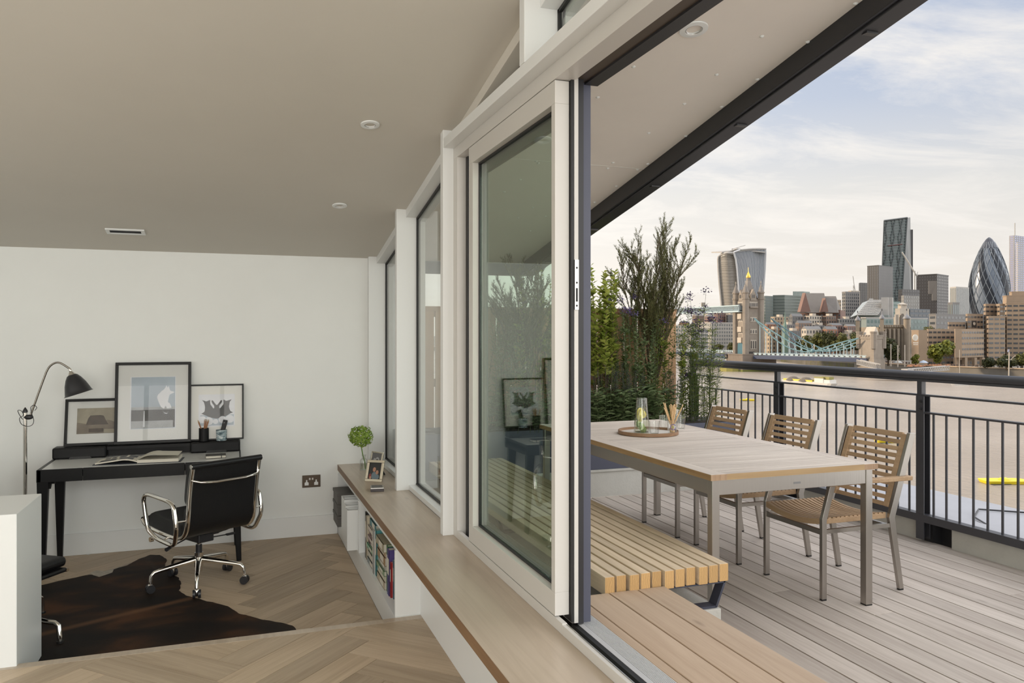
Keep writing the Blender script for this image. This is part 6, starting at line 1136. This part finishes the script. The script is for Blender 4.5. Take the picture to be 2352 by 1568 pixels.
def deck(label, A, B, hw, depth, truss):
    t = thing('bridge_deck', label, 'bridge', ((A + B) / 2).xy.to_3d() + Vector((0, 0, A.z))); d = (B - A); L = d.length; a = d.normalized(); n = Vector((-a.y, a.x, 0)).normalized()
    part(t, 'roadway', MB().bar(A, B, hw * 2, .8), MGR, world=True); part(t, 'girder', MB().bar(A + n * hw + Vector((0, 0, -.6)), B + n * hw + Vector((0, 0, -.6)), .6, depth).bar(A - n * hw + Vector((0, 0, -.6)), B - n * hw + Vector((0, 0, -.6)), .6, depth), NAVY, world=True); m = MB(); k = int(L / 3.2)
    for i in range(k):
        for s in (-1, 1): p = A + a * (i + .25) * L / k + n * s * (hw + .35) + Vector((0, 0, 1.3)); q = p + a * L / k * .6; m.bar(p, q, .12, .8)
    part(t, 'parapet_panels', m, PALE, world=True, stuff=True); m = MB()
    for s in (-1, 1): m.bar(A + n * s * (hw + .3) + Vector((0, 0, 2.0)), B + n * s * (hw + .3) + Vector((0, 0, 2.0)), .2, .25)
    part(t, 'handrail', m, PALE, world=True)
    if truss:
        m = MB(); N = 16
        for s in (-1, 1):
            lo = [A + a * L * i / N + n * s * hw + Vector((0, 0, -1.2 - 4.5 * (1 - i / N) ** 1.6)) for i in range(N + 1)]; up = [A + a * L * i / N + n * s * hw + Vector((0, 0, -1.0)) for i in range(N + 1)]; m.tube(lo, .42, 4)
            for i in range(N): m.tube([up[i], lo[i + 1]], .22, 4); m.tube([lo[i], up[i + 1]], .22, 4); m.tube([lo[i], up[i]], .3, 4)
        part(t, 'bascule_truss', m, pm('blue_grey_truss', (.10, .17, .22), .5), world=True, stuff=True)
    return t
deck('navy and pale blue side span deck right of the bridge tower', DA, DB, 9, 2.2, False); deck('blue latticed lifting span deck left of the bridge tower', DL0, DL1, 8, 1.6, True)
# high walkways
A, B = P(1716, 707, 500), P(1560, 714, 615); ww = thing('bridge_walkway', 'high level pale blue lattice walkway left of the bridge tower', 'bridge', ((A + B) / 2)); m = MB(); dd_ = (B - A); L = dd_.length; a = dd_.normalized(); n = Vector((-a.y, a.x, 0)).normalized()
for s in (-5.5, 5.5):
    o = n * s; m.bar(A + o + Vector((0, 0, 1.6)), B + o + Vector((0, 0, 1.6)), .8, .7); m.bar(A + o + Vector((0, 0, -2.2)), B + o + Vector((0, 0, -2.2)), .8, .9); N = 56
    for i in range(N): p, q = A + o + a * L * i / N, A + o + a * L * (i + 1) / N; m.tube([p + Vector((0, 0, -2)), q + Vector((0, 0, 1.5))], .18, 4).tube([p + Vector((0, 0, 1.5)), q + Vector((0, 0, -2))], .18, 4)
part(ww, 'truss', m, PALE, world=True, stuff=True, fix=False); part(ww, 'floor', MB().bar(A + Vector((0, 0, -2.3)), B + Vector((0, 0, -2.3)), 11, .4), PALE, world=True); part(ww, 'inner_glazing', MB().bar(A, B, 10, 3.0), gm((.16, .20, .22)), world=True)
pm_ = P(1604, 700, 580); part(ww, 'crest', MB().bar(pm_ + Vector((0, -6.5, -2)), pm_ + Vector((0, -6.5, 1.5)), 3, .8, (0, 1, 0)), BS, world=True)
# suspension chains
a = (DB - DA).normalized(); n = Vector((-a.y, a.x, 0)).normalized(); Ld = (DB - DA).length
def chain(s, label):
    t = thing('suspension_chain', label, 'bridge chain', DA + n * s, group='teal suspension chains of the bridge'); low = .60; zt = P(1752, 731, 500).z - DA.z; zl = P(1905, 807, 462).z - DA.z; ze = P(1985, 777, 442).z - DA.z
    def pts(off):
        out = []
        for k in range(33):
            x = k / 32
            if x < low: q = x / low; z = zl + (zt - zl) * (1 - q) ** 1.75 + off * 4.2 * math.sin(PI * q) * 1.0
            else: q = (x - low) / (1 - low); z = zl + (ze - zl) * q ** 1.15 + off * 1.9 * math.sin(PI * q)
            out.append(DA + n * s + a * Ld * x * .93 + Vector((0, 0, z)))
        return out
    U, Lo = pts(.5), pts(-.5); part(t, 'upper_chord', MB().tube(U, .38, 5), TEAL, 60, world=True); part(t, 'lower_chord', MB().tube(Lo, .34, 5), TEAL, 60, world=True); m = MB()
    for k in range(1, 31, 2): m.tube([U[k], Lo[k + 1]], .2, 4).tube([Lo[k], U[k + 1]], .2, 4)
    part(t, 'web_bracing', m, PALE, world=True, stuff=True); m = MB()
    for k in range(2, 32, 2): m.tube([Lo[k], DA + n * s + a * Ld * k / 32 * .93 + Vector((0, 0, .5))], .26, 5)
    part(t, 'hangers', m, PALE, world=True, stuff=True); part(t, 'pin_boss', MB().ell(Lo[19] + Vector((0, 0, .5)), (1.3, 1.3, 1.3), 12, 8), TEAL, 60, world=True)
chain(-8.5, 'teal trussed suspension chain on the near side of the bridge'); chain(8.5, 'teal trussed suspension chain on the far side of the bridge')
def abut():
    d = 432; t = thing('bridge_abutment', 'smaller stone bridge gatehouse with an arch at the bank', 'tower', P(1990, 767, d).xy.to_3d() + Vector((0, 0, ZG))); F = [P(1972, 767, 442), P(2007, 767, 428), P(2030, 767, 436), P(1996, 767, 452)]; cen = sum((p.xy for p in F), Vector((0, 0))) / 4; Z = lambda v: P(1990, v, 436).z
    part(t, 'body', MB().prism([tuple(p.xy) for p in F], ZW, Z(773)), BS, world=True); part(t, 'cornice', MB().prism([tuple(cen + (p.xy - cen) * 1.05) for p in F], Z(778), Z(772)), BS, world=True)
    for p in F: q = cen + (p.xy - cen) * .93; part(t, 'turret', MB().lathe([(1.7, Z(800)), (1.7, Z(765)), (1.9, Z(764)), (1.9, Z(761))], 8, (q.x, q.y, 0)), BS, world=True)
    m = MB()
    for i in range(4):
        for k in range(1, 6): p = F[i].lerp(F[(i + 1) % 4], k / 6); m.box(p.x - .6, p.x + .6, p.y - .6, p.y + .6, Z(773), Z(769))
    part(t, 'battlements', m, BS, world=True); b4 = [tuple(cen + (p.xy - cen) * .72) for p in F]; r = [tuple(cen + (p.xy - cen) * Vector((.6, .1))) for p in F]; r0 = (F[0].xy + F[3].xy) / 2; r1 = (F[1].xy + F[2].xy) / 2; r0 = cen + (r0 - cen) * .6; r1 = cen + (r1 - cen) * .6; zz = Z(750); zb = Z(772); part(t, 'roof', MB().add([(x, y, zb) for x, y in b4] + [(r0.x, r0.y, zz), (r1.x, r1.y, zz)], [(0, 1, 5, 4), (1, 2, 5), (2, 3, 4, 5), (3, 0, 4)]), STONL, world=True)
    A, B = F[0], F[1]; d_ = (B - A).normalized(); nn_ = Vector((d_.y, -d_.x, 0)); nn_ = nn_ if nn_.y < 0 else -nn_; L = (B - A).length
    def q3(s, z): p = A + d_ * L * s + nn_ * .2; return Vector((p.x, p.y, z))
    ar = [q3(.18, Z(822)), q3(.18, Z(800))] + [q3(.5 - .32 * math.cos(k * PI / 8), Z(800) + 4.4 * math.sin(k * PI / 8)) for k in range(1, 8)] + [q3(.82, Z(800)), q3(.82, Z(822))]; part(t, 'archway', MB().ext(ar, nn_ * .1), gm((.07, .06, .05)), world=True)
    part(t, 'base_block', MB().prism([tuple(cen + (p.xy - cen) * 1.1) for p in F], ZW, Z(824)), BS, world=True)
abut()
for k, (u, d, vt, vb) in enumerate([(2046, 430, 790, 841), (2062, 430, 792, 842), (2078, 430, 792, 842), (1870, 460, 790, 816)]): solo('flagpole', MB().tube([P(u, vb, d), P(u, vt, d)], .32, 5), STONL, ('tall pale pole right of the bridge gatehouse', 'second tall pole from the bridge gatehouse', 'third tall pole from the bridge gatehouse', 'pale pole before the riverside trees')[k], 'pole')
# ---- riverside hotel
def hotel():
    def hb(label, uL, uC, uR, vt, vb, d, dl, dr, **k): return building('hotel_wing', label, uL, uC, uR, vt, d, d + dl, d + dr, BRICK, DW, (2.75, 3.0), P(uC, vb, d).z if vb else ZG, sc=(.74, .36), group='concrete hotel wings on the bank', cap=.5, **k)
    hb('front hotel wing raised on columns by the water', 2193, 2209, 2260, 757, 821, 462, 12, 16); t, C, A, B, D, zt = _last = building('hotel_wing', 'blank sunlit end wall of the front hotel wing', 2192, 2194, 2209, 757, 461, 464, 461, BRICK, None, None, P(2200, 821, 461).z, cap=.5, group='concrete hotel wings on the bank')
    for k, u in enumerate((2196, 2216, 2238, 2256)):
        p = P(u, 767, 466); solo('hotel_column', MB().box(p.x - 1.0, p.x + 1.0, p.y - 1.0, p.y + 1.0, ZG, P(u, 821, 466).z), BRICK, 'square concrete column under the front hotel wing', 'column', 'columns under the front hotel wing')
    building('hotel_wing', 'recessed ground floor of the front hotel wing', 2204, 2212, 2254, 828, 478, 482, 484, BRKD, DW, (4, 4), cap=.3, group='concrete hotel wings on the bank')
    hb('low banded hotel wing behind the front wing', 2177, 2179, 2217, 741, None, 500, 8, 6); sw = hb('stepped hotel wing with a dark clock panel', 2218, 2222, 2258, 722, None, 505, 8, 8)[0]; hb('sunlit hotel stair tower', 2259, 2264, 2292, 699, None, 512, 8, 4); hb('second sunlit hotel block with dark slot', 2288, 2296, 2312, 699, None, 506, 6, 4); hb('long banded main hotel wing', 2266, 2270, 2309, 727, None, 486, 14, 2); hb('tall banded main hotel wing at the right edge', 2308, 2312, 2410, 697, None, 492, 10, -8)
    building('hotel_wing', 'sloping roofed plant room on top of the hotel', 2303, 2312, 2420, 680, 505, 512, 500, BRICK, None, None, P(2312, 698, 505).z, cap=.5, group='concrete hotel wings on the bank'); building('hotel_wing', 'upper sloping cap of the hotel plant room', 2318, 2324, 2420, 671, 510, 515, 506, BRICK, None, None, P(2312, 681, 505).z, cap=.5, group='concrete hotel wings on the bank')
    c = P(2233, 744, 501); ck = part(sw, 'clock_panel', MB().box(c.x - 2.2, c.x + 2.2, c.y - 1.4, c.y - .6, c.z - 2.2, c.z + 2.2), DGR, world=True); part(ck, 'clock_dial', MB().lathe([(.01, 0), (1.0, 0), (1.0, .2), (.01, .2)], 20, (c.x - .3, c.y - 1.6, c.z + .2), Matrix.Rotation(PI / 2, 3, 'X')), STONL, world=True)
    building('emblem_building', 'concrete building with a round pale emblem on its end wall', 2093, 2110, 2130, 759, 470, 474, 470, BRICK, None, None, cap=.4); hb('banded hotel wing behind the big green tree', 2129, 2132, 2192, 757, None, 478, 4, 6)
    e = P(2102, 775, 468); m = MB(); m.lathe([(1.7, 0), (1.9, 0), (1.9, .3), (1.7, .3)], 26, (e.x, e.y, e.z), Matrix.Rotation(PI / 2, 3, 'X') @ Matrix.Rotation(rad(-8), 3, 'Y')); 
    for k in range(7): a = PI * (k + .5) / 7; m.add([(e.x + .15 * math.cos(a + PI / 2), e.y - .5, e.z - .9), (e.x + 1.2 * math.cos(a - .13), e.y - .5, e.z - 1 + 2.0 * math.sin(a - .13)), (e.x + 1.35 * math.cos(a), e.y - .5, e.z - 1 + 2.3 * math.sin(a)), (e.x + 1.2 * math.cos(a + .13), e.y - .5, e.z - 1 + 2.0 * math.sin(a + .13))], [(0, 1, 2, 3)])
    m.box(e.x - 1.9, e.x + 1.9, e.y - .5, e.y - .3, e.z - 3.4, e.z - 2.9).box(e.x - 1.7, e.x + 1.7, e.y - .5, e.y - .3, e.z - 4.4, e.z - 4.0); solo('wall_emblem', m, pm('emblem_white', (.66, .62, .54), .6), 'round pale leaf emblem with sign bars on the concrete end wall', 'emblem')
    for i, o in enumerate([o for o in bpy.data.objects if o.name.startswith('hotel_wing')]): pass
hotel()
# ---- trees
TL = [leafm('tree_leaf_olive', (.05, .055, .015), (.13, .13, .03), .2), leafm('tree_leaf_bright', (.07, .09, .014), (.22, .23, .03), .3), leafm('tree_leaf_dark', (.022, .03, .012), (.07, .075, .022), .2)]
def ctree(label, u, vt, vb, hwpx, d, k, grp=None):
    rn = random.Random(int(u * 7 + vt)); b = P(u, vb, d); top = P(u, vt, d).z; w = hwpx * d / FPX; t = thing('riverside_tree', label, 'tree', (b.x, b.y, b.z), group=grp or 'trees on the far bank'); Hh = top - b.z; part(t, 'trunk', MB().tube([(0, 0, 0), (.2, 0, Hh * .5)], [.5, .3], 6), STB, 60); m = MB(); cl = [(Vector((rn.uniform(-.62, .62) * w, rn.uniform(-.5, .5) * w, Hh * rn.uniform(.32, .80))), rn.uniform(.28, .5) * w) for _ in range(12)]
    for i in range(1100):
        c, r = cl[rn.randrange(12)]; v = Vector((rn.gauss(0, 1), rn.gauss(0, 1), rn.gauss(0, 1))).normalized(); p = c + v * r * rn.uniform(.8, 1.05); p.z = min(max(p.z, Hh * .12), Hh); s = rn.uniform(.35, .8) * (w / 9 + .45); x_ = v.orthogonal().normalized(); x_.rotate(Matrix.Rotation(rn.uniform(0, 6), 3, v)); y_ = v.cross(x_); m.add([p + x_ * s, p + y_ * s * .8, p - x_ * s, p - y_ * s * .8 + v * s * .4], [(0, 1, 2, 3)])
    part(t, 'crown', m, TL[k], fix=False, stuff=True)
for a in [('big bright green tree in front of the hotel', 2158, 781, 843, 32, 445, 1), ('small bright tree left of the big green one', 2103, 812, 842, 11, 440, 1), ('dark conical tree beside the bridge gatehouse', 2040, 783, 840, 25, 445, 2), ('dark tree under the hotel, left of the mast', 2272, 820, 850, 18, 440, 2), ('dark tree under the hotel behind the mast', 2312, 810, 850, 22, 432, 2), ('tree at the right edge below the hotel', 2348, 802, 850, 18, 430, 0)]: ctree(*a)
for i, (u, vt, hw) in enumerate([(1842, 780, 14), (1862, 772, 18), (1884, 764, 20), (1905, 762, 20), (1925, 766, 18), (1945, 762, 18), (1962, 758, 16), (1978, 764, 14)]):
    ctree('olive green tree, %s in the belt between bridge and castle' % OD[i], u, vt - 3, 818, hw * 1.25, bankd(u) + 14, 0 if i % 3 else 2, 'background trees')
for lb, u, vt, vb, hw, d, k in (('dark tree left of the castle keep turret', 2012, 752, 800, 11, 548, 2), ('olive tree in front of the castle keep wall', 2028, 762, 800, 13, 545, 0), ('dark tree at the right foot of the castle keep', 2046, 768, 800, 14, 540, 2), ('wider tree crown rising behind the emblem building', 2130, 734, 765, 16, 540, 0), ('smaller tree crown behind the banded hotel wing', 2160, 740, 765, 14, 540, 0), ('yellowish tree right of the bridge tower foot', 1766, 775, 815, 10, 745, 0), ('tree left of the bridge tower arch', 1680, 784, 810, 12, 790, 0), ('tree behind the left bridge deck', 1650, 790, 810, 12, 830, 0)):
    ctree(lb, u, vt, 767 + 19 / d * FPX, hw, d, k, 'background trees')
# ---- boats, piers, buoys
def hull(m, c, a, L, w, h, z):
    a = Vector(a).normalized(); n = Vector((-a.y, a.x)); pr = [(-.5, .75), (-.45, .95), (.30, 1), (.42, .75), (.5, .1)]; top = [Vector(c) + a * x * L + n * s * y * w / 2 for x, y, s in [(x, y, 1) for x, y in pr] + [(x, y, -1) for x, y in reversed(pr)]]; bot = [Vector(c) + a * x * L * .93 + n * s * y * w * .42 for x, y, s in [(x, y, 1) for x, y in pr] + [(x, y, -1) for x, y in reversed(pr)]]; m.prism([tuple(p) for p in bot], z, z + h, [tuple(p) for p in top])
g0, g1 = PZ(1796, 878, ZW), PZ(1917, 888, ZW); ba = (g0 - g1).xy; bc = (g0 + g1).xy / 2; bL = ba.length; t = thing('river_barge', 'white river barge with yellow hatch coamings and gravel piles', 'boat', (bc.x, bc.y, ZW)); an = ba.normalized(); nb_ = Vector((-an.y, an.x))
m = MB(); hull(m, bc, ba, bL, 5, 1.6, ZW - .1); part(t, 'hull', m, pm('boat_white', (.60, .58, .54), .5), world=True); m = MB()
for s in (-1, 1): q = bc + nb_ * s * 2.0; A = q + an * bL * .40; B = q - an * bL * .16; m.bar((A.x, A.y, ZW + 1.9), (B.x, B.y, ZW + 1.9), .3, .9)
part(t, 'hatch_coaming', m, pm('boat_yellow', (.62, .50, .06), .5), world=True); m = MB()
for s in (.27, .02): q = bc + an * bL * s; m.lathe([(3.6, 0), (1.6, 1.6), (.2, 1.9)], 10, (q.x, q.y, ZW + 1.6))
part(t, 'gravel_load', m, pm('gravel', (.13, .11, .09), .9), world=True); m = MB(); obox(m, bc - an * bL * .28, an, 2.8, 2.1, ZW + 1.5, ZW + 3.6); obox(m, bc - an * bL * .40, an, 2.4, 1.9, ZW + 1.5, ZW + 3.0); part(t, 'wheelhouse', m, pm('boat_white', (.60, .58, .54), .5), world=True); m = MB(); obox(m, bc - an * bL * .28, an, 3.0, 2.3, ZW + 3.6, ZW + 4.1); obox(m, bc - an * bL * .38, an, 2.2, 1.4, ZW + 3.1, ZW + 4.3); part(t, 'canopy', m, pm('canopy_olive', (.24, .22, .07), .7), world=True)
m = MB(); 
for s in (-.25, -.31): q = bc - an * (-s) * bL; m.box(q.x - .5, q.x + .5, q.y - 2.2, q.y - 2.1, ZW + 2.4, ZW + 3.1)
part(t, 'window', m, DW, world=True)
YEL = pm('buoy_yellow', (.72, .56, .02), .45)
def buoy(u, v, L, label, w=None):
    c = PZ(u, v, ZW); t = thing('mooring_buoy', label, 'buoy', (c.x, c.y, ZW), rad(-6)); m = MB(); hull(m, (0, 0), (1, -.25), L, L * .42, .55, .0); part(t, 'float', m, YEL, bevel=.05); part(t, 'deck_hump', MB().ell((-L * .02, 0, .6), (L * .13, L * .1, .32), 12, 6), YEL, 60); part(t, 'waterline_skirt', MB().prism([(x * L * .5, y * L * .2) for x, y in ((-.9, -.8), (.9, -1), (1, .2), (.6, 1), (-.8, 1))], -.1, .10), BLKM)
buoy(2308, 1109, 7.4, 'nearest bright yellow mooring float beyond the railing'); buoy(2040, 1016, 5.5, 'yellow mooring float seen through the nearest chair back'); buoy(1718, 920, 5.5, 'distant yellow mooring float above the far chair')
t = thing('sailing_boat', 'small white moored sailing boat with a tall mast', 'boat', P(2204, 884, 0)*0 + PZ(2204, 884, ZW)); c = t.location.copy(); m = MB(); hull(m, (0, 0), (-1, .12), 9, 2.4, .9, -.1); part(t, 'hull', m, pm('boat_white', (.60, .58, .54), .5)); part(t, 'cabin', MB().box(-2, 1, -.7, .7, .8, 1.3), pm('boat_white', (.60, .58, .54), .5)); part(t, 'mast', MB().tube([(0, 0, .8), (0, 0, 16.5)], .13, 6), STONL, 60)
t = thing('signal_mast', 'white signal mast with yardarm at the right', 'mast', P(2316, 866, 400)); part(t, 'pole', MB().tube([P(2317, 867, 400), P(2318, 808, 400)], .30, 6), STONL, world=True); part(t, 'yardarm', MB().tube([P(2310, 825, 400), P(2325, 826, 400)], .16, 5).tube([P(2321, 826, 400), P(2332, 816, 400)], .14, 5), STONL, world=True); part(t, 'flag', MB().ext([P(2315, 802, 400), P(2319, 802, 400), P(2318, 808, 400), P(2314, 808, 400)], (0, .1, 0)), pm('pale_flag', (.35, .36, .45), .7), world=True)
def gangway(label, A, B, h, n):
    t = thing('gangway', label, 'gangway', (A + B) / 2); a = (B - A) / n; m = MB(); s2 = Vector((-(B - A).y, (B - A).x, 0)).normalized() * 1.2
    for s in (-1, 1):
        o = s2 * s; m.tube([A + o, B + o], .22, 4).tube([A + o + Vector((0, 0, h)), B + o + Vector((0, 0, h))], .22, 4)
        for i in range(n): p, q = A + o + a * i, A + o + a * (i + 1); m.tube([p, q + Vector((0, 0, h))], .15, 4).tube([q, p + Vector((0, 0, h))], .15, 4).tube([p, p + Vector((0, 0, h))], .15, 4)
    part(t, 'truss', m, WHC, world=True, stuff=True, fix=False); part(t, 'walkway', MB().bar(A, B, 2.2, .2), MGR, world=True)
gangway('white truss gangway below the bridge gatehouse', P(1972, 836, 420), P(2018, 847, 405), 2.3, 12); gangway('white truss gangway sloping down from the hotel quay', P(2176, 849, 412), P(2090, 856, 402), 2.0, 16)
m = MB(); A, B = P(2010, 850, 405), P(2098, 862, 398); m.bar(A + Vector((0, 0, -1)), B + Vector((0, 0, -1)), 7, 1.6); solo('floating_pontoon', m, DGR, 'dark floating landing pontoon at the foot of the gangways', 'pontoon'); m = MB(); c = P(2084, 851, 400); m.box(c.x - 2, c.x + 2, c.y - 2, c.y + 2, c.z - 1.4, c.z + .9); solo('pontoon_kiosk', m, WHC, 'small white kiosk on the floating pontoon', 'kiosk')
m = MB(); A, B = P(2275, 864, 405), P(2400, 872, 395); m.bar(A, B, 4, .7); solo('floating_pontoon', m, MGR, 'grey pontoon at the right by the signal mast', 'pontoon')
for u, v, c_, lb in ((2121, 832, (.45, .52, .62), 'blue white cafe parasol under the small bright tree'), (2062, 832, (.42, .42, .40), 'grey cafe parasol right of the gatehouse')):
    p = P(u, v, 440); solo('cafe_parasol', MB().lathe([(2.6, -.2), (1.4, .7), (.1, 1.2)], 12, (p.x, p.y, p.z)).tube([(p.x, p.y, p.z - 3), (p.x, p.y, p.z + 1)], .1, 5), pm('parasol_cloth', c_, .7), lb, 'parasol')
m = MB(); rn = random.Random(77)
for k in range(260):
    i = rn.choice((3, 4, 4, 5, 5, 5, 6, 6, 7)); a, c = Vector(bk[i]), Vector(bk[i + 1]); p = a.lerp(c, rn.random()); p = p + Vector((.6, .8)) * rn.uniform(2, 7); m.ell((p.x, p.y, ZG + .85), (.26, .26, .85), 5, 4)
solo('crowd', m, pm('distant_clothes', (.10, .07, .06), .8, nz=(.6, .9)), 'crowd of people strolling along the far quay', 'crowd', kind='stuff')
m = MB()
for k in range(40): p = P(rn.uniform(2085, 2180), 767, rn.uniform(420, 440)); m.lathe([(1.1, 0), (.1, .7)], 6, (p.x, p.y, ZG + 1.6))
solo('cafe_terrace', m, pm('cafe_orange', (.30, .13, .06), .8), 'cluster of small orange brown cafe tables on the quay', 'cafe terrace', kind='stuff')
# vehicles on the bridge
for k, (s, c_) in enumerate([(.2, (.6, .6, .58)), (.45, (.08, .08, .09)), (.62, (.5, .06, .04)), (.8, (.5, .5, .5))]):
    p = DL0.lerp(DL1, s); ax_ = (DL1 - DL0).normalized(); t = thing('car', ('pale car on the lifting span nearest the tower', 'black car on the lifting span', 'red car on the lifting span', 'grey car farthest along the lifting span')[k], 'car', p + Vector((0, 0, .4))); part(t, 'body', MB().bar(p + Vector((0, 0, .9)) - ax_ * 2.1, p + Vector((0, 0, .9)) + ax_ * 2.1, 1.8, .8), pm('car_paint', c_, .4), world=True); part(t, 'cabin', MB().bar(p + Vector((0, 0, 1.6)) - ax_ * 1.2, p + Vector((0, 0, 1.6)) + ax_ * 1.2, 1.5, .7), DW, world=True)

# ---- gather the connected structures: one bridge, one hotel
def gather(root, prefixes):
    for o in [o for o in bpy.data.objects if o.parent is None and o is not root and o.name.split('.')[0] in prefixes]:
        o.parent = root
        for k in ('category', 'group', 'kind'):
            if k in o: del o[k]
        for c in list(o.children):
            for g in list(c.children): g.parent = o
bpy.context.view_layer.update()
gather(thing('suspension_bridge', 'gothic stone and teal suspension bridge across the river', 'bridge', (0, 0, 0)), ('bridge_tower', 'bridge_deck', 'bridge_walkway', 'suspension_chain', 'bridge_abutment'))
gather(thing('riverside_hotel', 'stepped brown concrete hotel on the far bank at the right', 'building', (0, 0, 0)), ('hotel_wing', 'hotel_column'))
